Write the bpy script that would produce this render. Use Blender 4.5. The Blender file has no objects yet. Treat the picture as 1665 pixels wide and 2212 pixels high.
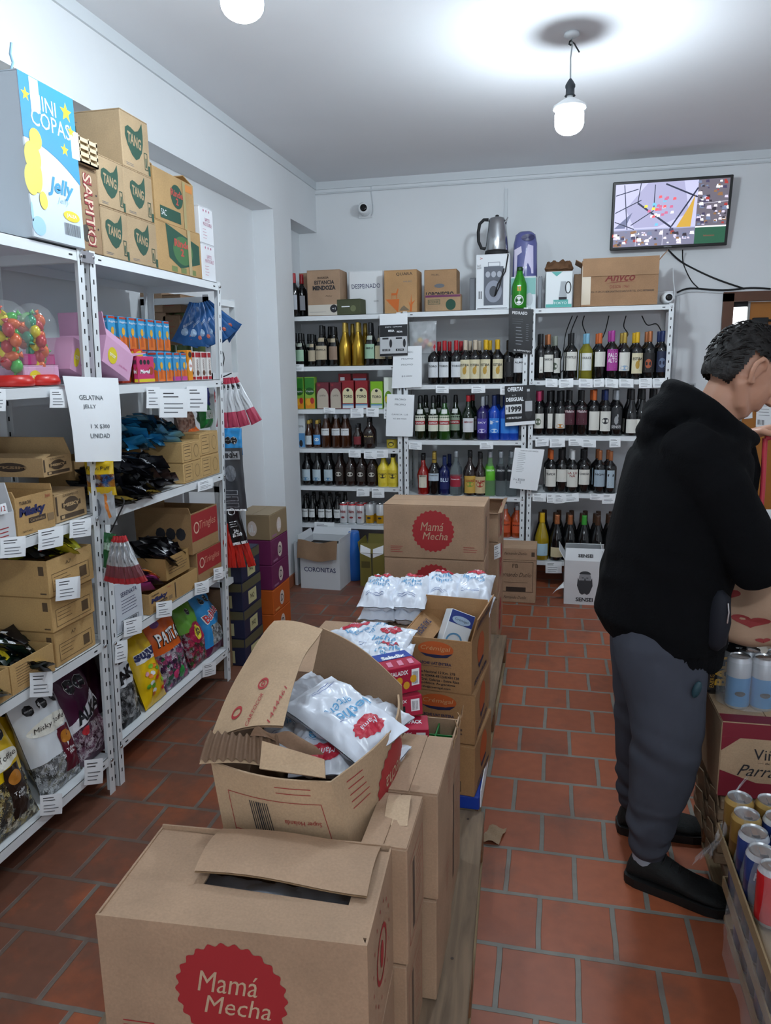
import bpy, math, random
from mathutils import Vector, Matrix, noise
random.seed(7)
scene = bpy.context.scene
C = scene.collection
PI = math.pi
def R_(d): return math.radians(d)
# ---------------------------------------------------------------- camera
F, CX, CY, CAMZ = 1600.0, 832.5, 1106.0, 1.58
_d = Vector((1200 - CX, -(785 - CY), -F)); _a = 130.0
_b = (_a * _d[0] + F * F) / _d[1]
_up = -Vector((_a, -_b, -F))
_Y = _d.normalized(); _Z = _up.normalized(); _X = _Y.cross(_Z)
RW = Matrix((_X, _Y, _Z))                       # camera space -> world
cam_d = bpy.data.cameras.new('camera'); cam = bpy.data.objects.new('camera', cam_d); C.objects.link(cam)
cam_d.sensor_fit = 'HORIZONTAL'; cam_d.sensor_width = 36.0; cam_d.lens = F / 1665.0 * 36.0
cam_d.shift_y = 0.0; cam_d.clip_start = 0.02
cam.matrix_world = Matrix.Translation((0, 0, CAMZ)) @ RW.to_4x4()
scene.camera = cam
def P(px, py, X=None, Y=None, Z=None):          # photograph pixel -> point on a plane of the room
    d = RW @ Vector((px - CX, -(py - CY), -F))
    if X is not None: t = X / d[0]
    elif Y is not None: t = Y / d[1]
    else: t = (Z - CAMZ) / d[2]
    return Vector((0, 0, CAMZ)) + d * t
# ---------------------------------------------------------------- world, exposure, lights
w = bpy.data.worlds.new('world'); scene.world = w; w.use_nodes = True
w.node_tree.nodes['Background'].inputs[0].default_value = (0.8, 0.9, 1.0, 1)
w.node_tree.nodes['Background'].inputs[1].default_value = 0.6
vs = scene.view_settings
vs.view_transform = 'Standard'; vs.look = 'None'; vs.gamma = 1.0; vs.exposure = 0.80; vs.use_curve_mapping = False
LAMP_COL = (0.80, 0.92, 1.0)
def area_light(name, loc, rot, sx, sy, power, col):
    l = bpy.data.lights.new(name, 'AREA'); l.shape = 'RECTANGLE'; l.size = sx; l.size_y = sy; l.energy = power; l.color = col
    o = bpy.data.objects.new(name, l); C.objects.link(o); o.location = loc; o.rotation_euler = rot
    return o
# soft frontal fill added behind the photographer, no source in view
area_light('front_fill', (0.6, -2.3, 1.5), (R_(90), 0, 0), 2.6, 2.0, 13, (0.86, 0.94, 1.0))
# ---------------------------------------------------------------- materials
def s2l(c):
    c /= 255.0
    return c / 12.92 if c <= 0.04045 else ((c + 0.055) / 1.055) ** 2.4
def col(h):
    h = h.lstrip('#'); return (s2l(int(h[0:2], 16)), s2l(int(h[2:4], 16)), s2l(int(h[4:6], 16)), 1)
MATS = {}
def newmat(name):
    m = bpy.data.materials.new(name); m.use_nodes = True
    nt = m.node_tree; b = nt.nodes['Principled BSDF']; MATS[name] = m
    return m, nt, b
def M(h, rough=0.6, metal=0.0, spec=0.5, var=0.0, bump=0.0, scale=30.0, **k):
    """plain procedural material in one colour, with optional grain and dents"""
    key = '%s_%g_%g_%g_%g_%g_%s' % (h, rough, metal, var, bump, scale, sorted(k.items()))
    if key in MATS: return MATS[key]
    m, nt, b = newmat(key)
    c = col(h); b.inputs['Base Color'].default_value = c
    b.inputs['Roughness'].default_value = rough; b.inputs['Metallic'].default_value = metal
    b.inputs['Specular IOR Level'].default_value = spec
    if k.get('trans'):
        b.inputs['Transmission Weight'].default_value = k['trans']; b.inputs['IOR'].default_value = k.get('ior', 1.3)
    if k.get('alpha'): b.inputs['Alpha'].default_value = k['alpha']
    if k.get('sheen'): b.inputs['Sheen Weight'].default_value = k['sheen']
    if k.get('coat'): b.inputs['Coat Weight'].default_value = k['coat']; b.inputs['Coat Roughness'].default_value = 0.1
    if var or bump:
        tc = nt.nodes.new('ShaderNodeTexCoord'); n = nt.nodes.new('ShaderNodeTexNoise')
        n.inputs['Scale'].default_value = scale; n.inputs['Detail'].default_value = 4
        nt.links.new(tc.outputs['Object'], n.inputs['Vector'])
        if var:
            mx = nt.nodes.new('ShaderNodeMixRGB'); mx.blend_type = 'MIX'
            mx.inputs[1].default_value = tuple(x * (1 - var) for x in c[:3]) + (1,)
            mx.inputs[2].default_value = tuple(min(1, x * (1 + var)) for x in c[:3]) + (1,)
            nt.links.new(n.outputs['Fac'], mx.inputs[0]); nt.links.new(mx.outputs[0], b.inputs['Base Color'])
        if bump:
            bp = nt.nodes.new('ShaderNodeBump'); bp.inputs['Strength'].default_value = bump; bp.inputs['Distance'].default_value = 0.01
            nt.links.new(n.outputs['Fac'], bp.inputs['Height']); nt.links.new(bp.outputs[0], b.inputs['Normal'])
    return m
def foil(name, cols, scale=60, rough=0.25, metal=0.4):
    """heap of twisted sweets seen through film: cells of several foil colours"""
    if name in MATS: return MATS[name]
    m, nt, b = newmat(name)
    tc = nt.nodes.new('ShaderNodeTexCoord'); v = nt.nodes.new('ShaderNodeTexVoronoi'); v.inputs['Scale'].default_value = scale
    n = nt.nodes.new('ShaderNodeTexNoise'); n.inputs['Scale'].default_value = scale * 0.7; n.inputs['Detail'].default_value = 3
    mxv = nt.nodes.new('ShaderNodeMixRGB'); mxv.inputs[0].default_value = 0.03
    nt.links.new(tc.outputs['Object'], mxv.inputs[1]); nt.links.new(n.outputs['Color'], mxv.inputs[2])
    nt.links.new(mxv.outputs[0], v.inputs['Vector'])
    sp = nt.nodes.new('ShaderNodeSeparateColor'); nt.links.new(v.outputs['Color'], sp.inputs[0])
    r = nt.nodes.new('ShaderNodeValToRGB'); r.color_ramp.interpolation = 'CONSTANT'
    e = r.color_ramp.elements
    while len(e) < len(cols): e.new(0.5)
    for i, h in enumerate(cols): e[i].position = i / len(cols); e[i].color = col(h)
    nt.links.new(sp.outputs[0], r.inputs[0]); nt.links.new(r.outputs[0], b.inputs['Base Color'])
    bp = nt.nodes.new('ShaderNodeBump'); bp.inputs['Strength'].default_value = 0.8; bp.inputs['Distance'].default_value = 0.012
    nt.links.new(v.outputs['Distance'], bp.inputs['Height']); nt.links.new(bp.outputs[0], b.inputs['Normal'])
    b.inputs['Roughness'].default_value = rough; b.inputs['Metallic'].default_value = metal
    return m
def card(h='#a88766'):
    key = 'card' + h
    if key in MATS: return MATS[key]
    m, nt, b = newmat(key); c = col(h)
    tc = nt.nodes.new('ShaderNodeTexCoord')
    n = nt.nodes.new('ShaderNodeTexNoise'); n.inputs['Scale'].default_value = 7; n.inputs['Detail'].default_value = 5
    n2 = nt.nodes.new('ShaderNodeTexNoise'); n2.inputs['Scale'].default_value = 220; n2.inputs['Detail'].default_value = 2
    nt.links.new(tc.outputs['Object'], n.inputs['Vector']); nt.links.new(tc.outputs['Object'], n2.inputs['Vector'])
    r = nt.nodes.new('ShaderNodeValToRGB'); r.color_ramp.elements[0].position = 0.3; r.color_ramp.elements[1].position = 0.75
    r.color_ramp.elements[0].color = tuple(x * 0.86 for x in c[:3]) + (1,); r.color_ramp.elements[1].color = tuple(min(1, x * 1.1) for x in c[:3]) + (1,)
    nt.links.new(n.outputs['Fac'], r.inputs[0])
    mx = nt.nodes.new('ShaderNodeMixRGB'); mx.blend_type = 'OVERLAY'; mx.inputs[0].default_value = 0.18
    nt.links.new(r.outputs[0], mx.inputs[1]); nt.links.new(n2.outputs['Fac'], mx.inputs[2]); nt.links.new(mx.outputs[0], b.inputs['Base Color'])
    bp = nt.nodes.new('ShaderNodeBump'); bp.inputs['Strength'].default_value = 0.12; bp.inputs['Distance'].default_value = 0.02
    nt.links.new(n.outputs['Fac'], bp.inputs['Height']); nt.links.new(bp.outputs[0], b.inputs['Normal'])
    b.inputs['Roughness'].default_value = 0.72
    return m
CARD = card('#aa8b70'); CARDD = card('#86694f'); CARDI = card('#967655')
WHITE = M('#e6e8ea', 0.45); PAPER = M('#f0f3f6', 0.7); RACK = M('#dfe3e6', 0.35, var=0.03, scale=8)
HOLE = M('#15161a', 0.8); BLACKP = M('#14151a', 0.5); INK = M('#26262b', 0.7); REDINK = M('#a32b2e', 0.6); GRAYINK = M('#6b6e74', 0.8)
BROWNINK = M('#43342a', 0.8); GREENINK = M('#1f4a3a', 0.7); NAVYINK = M('#24295a', 0.7)
STEEL = M('#c4c6c8', 0.25, 1.0); RUBBER = M('#18191c', 0.7)
# ---------------------------------------------------------------- mesh builder
class MB:
    def __init__(s): s.v = []; s.f = []; s.m = []; s.mats = []; s.sm = []
    def mi(s, m):
        if m not in s.mats: s.mats.append(m)
        return s.mats.index(m)
    def add(s, vs_, fs, m, smooth=False):
        o = len(s.v); s.v += [Vector(x) for x in vs_]; k = s.mi(m)
        for f in fs: s.f.append(tuple(o + i for i in f)); s.m.append(k); s.sm.append(smooth)
        return s
    def box(s, x0, x1, y0, y1, z0, z1, m, T=None):
        vv = [Vector((x, y, z)) for z in (z0, z1) for y in (y0, y1) for x in (x0, x1)]
        if T: vv = [T @ a for a in vv]
        return s.add(vv, [(0, 2, 3, 1), (4, 5, 7, 6), (0, 1, 5, 4), (2, 6, 7, 3), (0, 4, 6, 2), (1, 3, 7, 5)], m)
    def bbox(s, x0, x1, y0, y1, z0, z1, m, b=0.003, T=None):
        """box with chamfered edges"""
        vv = []; key = {}
        for ix, x in ((0, x0), (1, x1)):
            for iy, y in ((0, y0), (1, y1)):
                for iz, z in ((0, z0), (1, z1)):
                    dx = b if ix == 0 else -b; dy = b if iy == 0 else -b; dz = b if iz == 0 else -b
                    for ax in range(3):
                        p = Vector((x + (dx if ax != 0 else 0), y + (dy if ax != 1 else 0), z + (dz if ax != 2 else 0)))
                        key[(ix, iy, iz, ax)] = len(vv); vv.append(T @ p if T else p)
        fs = []
        for i in (0, 1):
            a = [key[(i, 0, 0, 0)], key[(i, 1, 0, 0)], key[(i, 1, 1, 0)], key[(i, 0, 1, 0)]]; fs.append(a if i else a[::-1])
            a = [key[(0, i, 0, 1)], key[(1, i, 0, 1)], key[(1, i, 1, 1)], key[(0, i, 1, 1)]]; fs.append(a[::-1] if i else a)
            a = [key[(0, 0, i, 2)], key[(1, 0, i, 2)], key[(1, 1, i, 2)], key[(0, 1, i, 2)]]; fs.append(a if i else a[::-1])
        for i in (0, 1):
            for j in (0, 1):
                fs.append([key[(i, j, 0, 0)], key[(i, j, 0, 1)], key[(i, j, 1, 1)], key[(i, j, 1, 0)]])
                fs.append([key[(i, 0, j, 0)], key[(i, 0, j, 2)], key[(i, 1, j, 2)], key[(i, 1, j, 0)]])
                fs.append([key[(0, i, j, 1)], key[(0, i, j, 2)], key[(1, i, j, 2)], key[(1, i, j, 1)]])
                for k in (0, 1): fs.append([key[(i, j, k, 0)], key[(i, j, k, 1)], key[(i, j, k, 2)]])
        # orient outward
        c = sum(vv, Vector()) / len(vv); out = []
        for f in fs:
            n = (vv[f[1]] - vv[f[0]]).cross(vv[f[2]] - vv[f[0]]); fc = sum((vv[q] for q in f), Vector()) / len(f)
            out.append(f if n.dot(fc - c) > 0 else f[::-1])
        return s.add(vv, out, m)
    def lathe(s, prof, m, seg=20, T=None, capb=True, capt=True, mf=None):
        """prof: (r, z) rows; mf(i) gives the material of band i"""
        vv = []
        for r, z in prof:
            for k in range(seg):
                a = 2 * PI * k / seg; p = Vector((r * math.cos(a), r * math.sin(a), z)); vv.append(T @ p if T else p)
        o = len(s.v); s.v += vv
        for i in range(len(prof) - 1):
            mm = s.mi(mf(i) if mf else m)
            for k in range(seg):
                k2 = (k + 1) % seg
                s.f.append((o + i * seg + k, o + i * seg + k2, o + (i + 1) * seg + k2, o + (i + 1) * seg + k)); s.m.append(mm); s.sm.append(True)
        if capb: s.f.append(tuple(o + k for k in range(seg))[::-1]); s.m.append(s.mi(mf(0) if mf else m)); s.sm.append(False)
        if capt: s.f.append(tuple(o + (len(prof) - 1) * seg + k for k in range(seg))); s.m.append(s.mi(mf(len(prof) - 2) if mf else m)); s.sm.append(False)
        return s
    def tube(s, pts, r, m, seg=8, closed_ends=True, rf=None):
        pts = [Vector(p) for p in pts]; n = len(pts); vv = []; up = Vector((0, 0, 1)); prev = None
        for i, p in enumerate(pts):
            t = (pts[min(i + 1, n - 1)] - pts[max(i - 1, 0)]).normalized()
            if prev is None:
                a = t.cross(up)
                if a.length < 1e-3: a = t.cross(Vector((1, 0, 0)))
                a.normalize()
            else:
                a = (prev - t * prev.dot(t))
                a = a.normalized() if a.length > 1e-6 else t.orthogonal().normalized()
            b = t.cross(a); prev = a; rr = rf(i / (n - 1)) if rf else r
            for k in range(seg):
                th = 2 * PI * k / seg; vv.append(p + (a * math.cos(th) + b * math.sin(th)) * rr)
        fs = []
        for i in range(n - 1):
            for k in range(seg):
                k2 = (k + 1) % seg; fs.append((i * seg + k, i * seg + k2, (i + 1) * seg + k2, (i + 1) * seg + k))
        s.add(vv, fs, m, True)
        if closed_ends:
            s.add(vv[:seg], [tuple(range(seg))[::-1]], m); s.add(vv[-seg:], [tuple(range(seg))], m)
        return s
    def loft(s, rings, m, seg=20, smooth=True):
        """rings: (centre, axis_a (Vector with length = radius), axis_b); closed with fans"""
        vv = []
        for c, a, b in rings:
            for k in range(seg):
                th = 2 * PI * k / seg; vv.append(Vector(c) + Vector(a) * math.cos(th) + Vector(b) * math.sin(th))
        fs = []
        for i in range(len(rings) - 1):
            for k in range(seg):
                k2 = (k + 1) % seg; fs.append((i * seg + k, i * seg + k2, (i + 1) * seg + k2, (i + 1) * seg + k))
        n = len(vv); vv += [Vector(rings[0][0]), Vector(rings[-1][0])]
        for k in range(seg):
            k2 = (k + 1) % seg; fs.append((n, k2, k)); fs.append((n + 1, (len(rings) - 1) * seg + k, (len(rings) - 1) * seg + k2))
        return s.add(vv, fs, m, smooth)
    def ball(s, c, r, m, T=None, nu=16, nv=10):
        rx, ry, rz = r if hasattr(r, '__len__') else (r, r, r); c = Vector(c); vv = []; fs = []
        for i in range(1, nv):
            ph = PI * i / nv
            for k in range(nu):
                th = 2 * PI * k / nu; p = Vector((rx * math.sin(ph) * math.cos(th), ry * math.sin(ph) * math.sin(th), rz * math.cos(ph)))
                if T: p = T @ p
                vv.append(c + p)
        a = len(vv); t1 = Vector((0, 0, rz)); t2 = Vector((0, 0, -rz))
        if T: t1 = T @ t1; t2 = T @ t2
        vv += [c + t1, c + t2]
        for i in range(nv - 2):
            for k in range(nu):
                k2 = (k + 1) % nu; fs.append((i * nu + k, (i + 1) * nu + k, (i + 1) * nu + k2, i * nu + k2))
        for k in range(nu):
            k2 = (k + 1) % nu; fs.append((a, k, k2)); fs.append((a + 1, (nv - 2) * nu + k2, (nv - 2) * nu + k))
        return s.add(vv, fs, m, True)
    def grid(s, fn, nu, nv, m, mf=None, smooth=True, flip=False):
        """fn(u,v) with u,v in 0..1"""
        o = len(s.v)
        for j in range(nv + 1):
            for i in range(nu + 1): s.v.append(Vector(fn(i / nu, j / nv)))
        for j in range(nv):
            for i in range(nu):
                f = (o + j * (nu + 1) + i, o + j * (nu + 1) + i + 1, o + (j + 1) * (nu + 1) + i + 1, o + (j + 1) * (nu + 1) + i)
                s.f.append(f[::-1] if flip else f); s.m.append(s.mi(mf((i + .5) / nu, (j + .5) / nv) if mf else m)); s.sm.append(smooth)
        return s
    def slab(s, quad, t, m, n=None):
        """four corners (counter-clockwise seen from outside) given thickness t inwards"""
        q = [Vector(a) for a in quad]; nn = (q[1] - q[0]).cross(q[3] - q[0]).normalized() if n is None else Vector(n)
        b = [a - nn * t for a in q]
        return s.add(q + b, [(0, 1, 2, 3), (7, 6, 5, 4), (0, 4, 5, 1), (1, 5, 6, 2), (2, 6, 7, 3), (3, 7, 4, 0)], m)
    def mesh(s, name):
        me = bpy.data.meshes.new(name); me.from_pydata([tuple(v) for v in s.v], [], s.f)
        for m in s.mats: me.materials.append(m)
        me.polygons.foreach_set('material_index', s.m); me.polygons.foreach_set('use_smooth', s.sm); me.update()
        return me
def ob(name, mb, parent=None, loc=None, rot=None):
    me = mb.mesh(name) if isinstance(mb, MB) else mb
    o = bpy.data.objects.new(name, me); C.objects.link(o)
    if parent: o.parent = parent
    if loc is not None: o.location = loc
    if rot is not None: o.rotation_euler = rot
    return o
def tag(o, label, cat, group=None):
    if not 4 <= len(label.split()) <= 16: print('LABEL', len(label.split()), label)
    o['label'] = label; o['category'] = cat
    if group: o['group'] = group
    return o
def thing(name, label, cat, group=None, loc=(0, 0, 0), rotz=0, rot=None):
    o = bpy.data.objects.new(name, None); C.objects.link(o); o.empty_display_size = 0.05
    o.location = loc; o.rotation_euler = rot if rot is not None else (0, 0, rotz)
    return tag(o, label, cat, group)
def struct(name, mb, parent=None):
    o = ob(name, mb, parent); o['kind'] = 'structure'; return o
def dup(root, loc=None, label=None, group=None, rot=None):
    r = root.copy(); C.objects.link(r)
    if loc is not None: r.location = loc
    if rot is not None: r.rotation_euler = rot
    if label: r['label'] = label
    if group: r['group'] = group
    for ch in list(root.children):
        c = ch.copy(); C.objects.link(c); c.parent = r
        for g in ch.children:
            d = g.copy(); C.objects.link(d); d.parent = c
    return r
def ordn(i): return ['first', 'second', 'third', 'fourth', 'fifth', 'sixth', 'seventh', 'eighth', 'ninth', 'tenth', 'eleventh', 'twelfth', 'thirteenth', 'fourteenth', 'fifteenth', 'sixteenth', 'seventeenth', 'eighteenth', 'nineteenth', 'twentieth'][i]
# ---------------------------------------------------------------- writing and printed marks
TXT = {}
def txt2d(body, bold=0.0, shear=0.0, sp=1.0):
    k = (body, bold, shear, sp)
    if k in TXT: return TXT[k]
    cu = bpy.data.curves.new('txt', 'FONT'); cu.body = body; cu.size = 1; cu.offset = bold; cu.shear = shear; cu.space_character = sp
    cu.resolution_u = 2; cu.fill_mode = 'FRONT'; cu.dimensions = '2D'; cu.space_line = 0.85; cu.align_x = 'CENTER'
    o = bpy.data.objects.new('txt', cu); me = bpy.data.meshes.new_from_object(o)
    v = [(a.co.x, a.co.y) for a in me.vertices]; f = [tuple(p.vertices) for p in me.polygons]
    bpy.data.objects.remove(o); bpy.data.curves.remove(cu); bpy.data.meshes.remove(me)
    if not v: v = [(0, 0), (1, 0), (1, 1)]; f = [(0, 1, 2)]
    x0 = min(a[0] for a in v); x1 = max(a[0] for a in v); y0 = min(a[1] for a in v); y1 = max(a[1] for a in v)
    v = [((a[0] - (x0 + x1) / 2), (a[1] - (y0 + y1) / 2)) for a in v]
    TXT[k] = (v, f, x1 - x0, y1 - y0); return TXT[k]
def planar(o, u, v):
    """surface with origin o (lower left) and unit axes u, v"""
    o = Vector(o); u = Vector(u).normalized(); v = Vector(v).normalized(); n = u.cross(v)
    return lambda x, y, h: o + u * x + v * y + n * h
class Ink:
    """marks printed on a surface fn(x, y, height)"""
    def __init__(s, fn, h=0.0008, curved=False, step=.014): s.fn = fn; s.h = h; s.mb = MB(); s.curved = curved; s.step = step
    def emit(s, v, f, m, lift=0.0):
        if not s.curved: s.mb.add([s.fn(x, y, s.h + lift) for x, y in v], f, m); return s
        out = []                                   # small triangles follow a curved surface
        st = [(v[q[0]], v[q[i]], v[q[i + 1]]) for q in f for i in range(1, len(q) - 1)]
        while st:
            a, b, c = st.pop(); e = [math.hypot(a[0] - b[0], a[1] - b[1]), math.hypot(b[0] - c[0], b[1] - c[1]), math.hypot(c[0] - a[0], c[1] - a[1])]; k = max(range(3), key=lambda i: e[i])
            if e[k] < s.step or len(out) > 6000: out.append((a, b, c)); continue
            if k == 1: a, b, c = b, c, a
            elif k == 2: a, b, c = c, a, b
            q = ((a[0] + b[0]) / 2, (a[1] + b[1]) / 2); st += [(a, q, c), (q, b, c)]
        vv = [s.fn(x, y, s.h + lift) for t in out for x, y in t]; s.mb.add(vv, [(3 * i, 3 * i + 1, 3 * i + 2) for i in range(len(out))], m); return s
    def poly(s, pts, m, lift=0.0): return s.emit(pts, [tuple(range(len(pts)))], m, lift)
    def rect(s, x0, y0, x1, y1, m, lift=0.0, n=1):
        return s.poly([(x0, y0), (x1, y0), (x1, y1), (x0, y1)], m, lift)
    def frame(s, x0, y0, x1, y1, t, m, lift=0.0):
        s.rect(x0, y0, x1, y0 + t, m, lift); s.rect(x0, y1 - t, x1, y1, m, lift); s.rect(x0, y0, x0 + t, y1, m, lift); s.rect(x1 - t, y0, x1, y1, m, lift); return s
    def disc(s, x, y, rx, ry, m, lift=0.0, n=28, scal=0, amp=0.05, a0=0, a1=2 * PI):
        N = n if not scal else scal * 6
        pts = [(x, y)]
        for i in range(N + 1):
            a = a0 + (a1 - a0) * i / N; q = 1 + (amp * math.cos(scal * a) if scal else 0); pts.append((x + rx * q * math.cos(a), y + ry * q * math.sin(a)))
        return s.emit(pts, [(0, i, i + 1) for i in range(1, N + 1)], m, lift)
    def ring(s, x, y, r, t, m, lift=0.0, n=24, ry=None):
        ry = ry or r; vv = []
        for i in range(n):
            a = 2 * PI * i / n; vv += [s.fn(x + r * math.cos(a), y + ry * math.sin(a), s.h + lift), s.fn(x + (r - t) * math.cos(a), y + (ry - t) * math.sin(a), s.h + lift)]
        s.mb.add(vv, [(2 * i, (2 * i + 2) % (2 * n), (2 * i + 3) % (2 * n), 2 * i + 1) for i in range(n)], m); return s
    def text(s, body, x, y, hgt, m, w=None, bold=0.0, shear=0.0, rot=0.0, lift=0.0004, sp=1.0):
        v, f, tw, th = txt2d(body, bold, shear, sp); k = hgt / th; kx = (w / tw) if w else k
        c, q = math.cos(rot), math.sin(rot)
        return s.emit([(x + a * kx * c - b * k * q, y + a * kx * q + b * k * c) for a, b in v], f, m, lift)
    def lines(s, x0, y0, x1, n, pitch, t, m, jit=0.3):
        for i in range(n):
            e = x1 - (x1 - x0) * random.random() * jit; s.rect(x0, y0 - i * pitch - t, e, y0 - i * pitch, m)
        return s
    def bars(s, x0, y0, x1, y1, m, n=14):
        for i in range(n):
            a = x0 + (x1 - x0) * i / n; s.rect(a, y0, a + (x1 - x0) / n * random.uniform(.3, .7), y1, m)
        return s
    def put(s, parent, name='printing'): return ob(name, s.mb, parent)
def face(b, side):
    """frame of one side of an axis box b=(x0,x1,y0,y1,z0,z1): surface, width, height"""
    x0, x1, y0, y1, z0, z1 = b
    if side == '-y': return planar((x0, y0, z0), (1, 0, 0), (0, 0, 1)), x1 - x0, z1 - z0
    if side == '+x': return planar((x1, y0, z0), (0, 1, 0), (0, 0, 1)), y1 - y0, z1 - z0
    if side == '-x': return planar((x0, y1, z0), (0, -1, 0), (0, 0, 1)), y1 - y0, z1 - z0
    if side == '+z': return planar((x0, y0, z1), (1, 0, 0), (0, 1, 0)), x1 - x0, y1 - y0
# ---------------------------------------------------------------- cartons
def carton(name, label, cat, group, b, m=None, rotz=0.0, flaps='closed', inner=None, tape=None, height_cut=None):
    """closed or open box. b in world axes; the thing's origin is the centre of its base. Returns (thing, local box)"""
    x0, x1, y0, y1, z0, z1 = b; m = m or CARD; inner = inner or CARDI
    cx, cy = (x0 + x1) / 2, (y0 + y1) / 2
    t = thing(name, label, cat, group, (cx, cy, z0), rotz)
    a, d, h = (x1 - x0) / 2, (y1 - y0) / 2, z1 - z0
    L = (-a, a, -d, d, 0, h); mb = MB()
    if flaps == 'closed':
        mb.bbox(-a, a, -d, d, 0, h - 0.003, m, 0.003); ob('body', mb, t)
        # two long flaps meeting in a seam on top
        for s_ in (-1, 1):
            q = MB()
            if a >= d: q.box(-a + .001, a - .001, *(sorted((s_ * 0.0015, s_ * (d - .001)))), h - 0.003, h, m)
            else: q.box(*(sorted((s_ * 0.0015, s_ * (a - .001)))), -d + .001, d - .001, h - 0.003, h, m)
            ob('top_flap', q, t)
        if tape:
            q = MB(); q.box(-a, a, -0.022, 0.022, h, h + .0006, tape); ob('packing_tape', q, t)
    else:
        k = 0.004
        mb.box(-a, a, -d, d, 0, k, m)
        mb.box(-a, a, -d, -d + k, k, h, m); mb.box(-a, a, d - k, d, k, h, m)
        mb.box(-a, -a + k, -d + k, d - k, k, h, m); mb.box(a - k, a, -d + k, d - k, k, h, m)
        ob('body', mb, t)
        # flaps: dict side -> (angle outward from vertical in degrees, length)
        for side, (ang, ln) in (flaps or {}).items():
            q = MB(); c, s_ = math.cos(R_(ang)), math.sin(R_(ang))
            if side == '-y': quad = [(-a, -d, h), (a, -d, h), (a - .006, -d - ln * s_, h + ln * c), (-a + .006, -d - ln * s_, h + ln * c)]
            if side == '+y': quad = [(a, d, h), (-a, d, h), (-a + .006, d + ln * s_, h + ln * c), (a - .006, d + ln * s_, h + ln * c)]
            if side == '+x': quad = [(a, -d, h), (a, d, h), (a + ln * s_, d - .006, h + ln * c), (a + ln * s_, -d + .006, h + ln * c)]
            if side == '-x': quad = [(-a, d, h), (-a, -d, h), (-a - ln * s_, -d + .006, h + ln * c), (-a - ln * s_, d - .006, h + ln * c)]
            q.slab(quad, 0.004, m); ob('flap', q, t)
    return t, L
def badge(ink, x, y, r, m, tm, txt='Mamá\nMecha'):
    ink.disc(x, y, r, r, m, scal=26, amp=0.035); a, b_ = (txt.split('\n') + [''])[:2]
    ink.text(a, x - r * .05, y + r * .22, r * .42, tm, w=r * 1.12, shear=0.25); 
    if b_: ink.text(b_, x + r * .1, y - r * .24, r * .36, tm, w=r * 1.22, shear=0.25)
# ---------------------------------------------------------------- pillow bags and pouches
def pillow_fn(w, h, t, seal=0.06, wr=0.004, seed=0, belly=0.0, taper=0.0):
    """front surface over x in [-w/2,w/2], y in [0,h]; side=+1 front, -1 back"""
    def fn(x, y, off, side=1):
        u = max(-1, min(1, 2 * x / w)); v = max(-1, min(1, 2 * y / h - 1)); vv = abs(v) / (1 - seal)
        if vv >= 1: th = 0.0012
        else: th = 0.0012 + t / 2 * (max(0, 1 - abs(u) ** 2.6)) ** 0.55 * (max(0, 1 - vv ** 2.4)) ** 0.6 * (1 - belly * v)
        k = min(1, th / (t * .2 + 1e-6)); n = noise.noise(Vector((u * 2.2 + seed * 3.1, v * 2.6 + side * 5, seed))) * wr * 1.6 + noise.noise(Vector((u * 6 + seed, v * 6, side * 3 + seed))) * wr * .8
        n += wr * .7 * math.sin(u * 17 + seed) * max(0, (vv - .55)) ** 1
        pin = (1 - 0.045 * (max(0, 1 - vv ** 2) ** .5)) * (1 - taper * max(0, (v + 1) / 2) ** .8)
        zz = side * (th + off) + n * k + (0.0015 * math.sin(u * 9 + seed) if vv >= .93 else 0)
        return Vector((x * pin, y, zz))
    return fn
def pillow(mb, w, h, t, m, mf=None, nu=14, nv=16, T=None, **k):
    fn = pillow_fn(w, h, t, **k)
    for side in (1, -1):
        g = lambda u, v, s_=side: (T @ fn((u - .5) * w, v * h, 0, s_)) if T else fn((u - .5) * w, v * h, 0, s_)
        mb.grid(g, nu, nv, m, mf=(lambda u, v, s_=side: mf(u, v, s_)) if mf else None, flip=(side < 0))
    return lambda x, y, off: (T @ fn(x + 0, y, off)) if T else fn(x, y, off)
# ================================================================ the room
XL, XR, YB, YN, ZC = -2.0, 2.6, 5.85, -2.6, 2.98        # recess wall, right wall, back wall, near wall, ceiling
BEAM_X, BEAM_Z = -1.853, 2.612
def plaster(name, h, var=0.05, bump=0.15):
    m, nt, b = newmat(name); c = col(h)
    tc = nt.nodes.new('ShaderNodeTexCoord'); n = nt.nodes.new('ShaderNodeTexNoise'); n.inputs['Scale'].default_value = 1.3; n.inputs['Detail'].default_value = 8
    nt.links.new(tc.outputs['Object'], n.inputs['Vector'])
    r = nt.nodes.new('ShaderNodeValToRGB'); r.color_ramp.elements[0].position = .35; r.color_ramp.elements[1].position = .62
    r.color_ramp.elements[0].color = tuple(x * (1 - var) for x in c[:3]) + (1,); r.color_ramp.elements[1].color = c
    nt.links.new(n.outputs['Fac'], r.inputs[0]); nt.links.new(r.outputs[0], b.inputs['Base Color'])
    n2 = nt.nodes.new('ShaderNodeTexNoise'); n2.inputs['Scale'].default_value = 9; n2.inputs['Detail'].default_value = 6
    nt.links.new(tc.outputs['Object'], n2.inputs['Vector'])
    bp = nt.nodes.new('ShaderNodeBump'); bp.inputs['Strength'].default_value = bump; bp.inputs['Distance'].default_value = 0.01
    nt.links.new(n2.outputs['Fac'], bp.inputs['Height']); nt.links.new(bp.outputs[0], b.inputs['Normal'])
    b.inputs['Roughness'].default_value = 0.75
    return m
WALL = plaster('wall_plaster', '#e6e9ec'); CEIL = plaster('ceiling_plaster', '#e9eaee', 0.03, 0.05)
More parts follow.
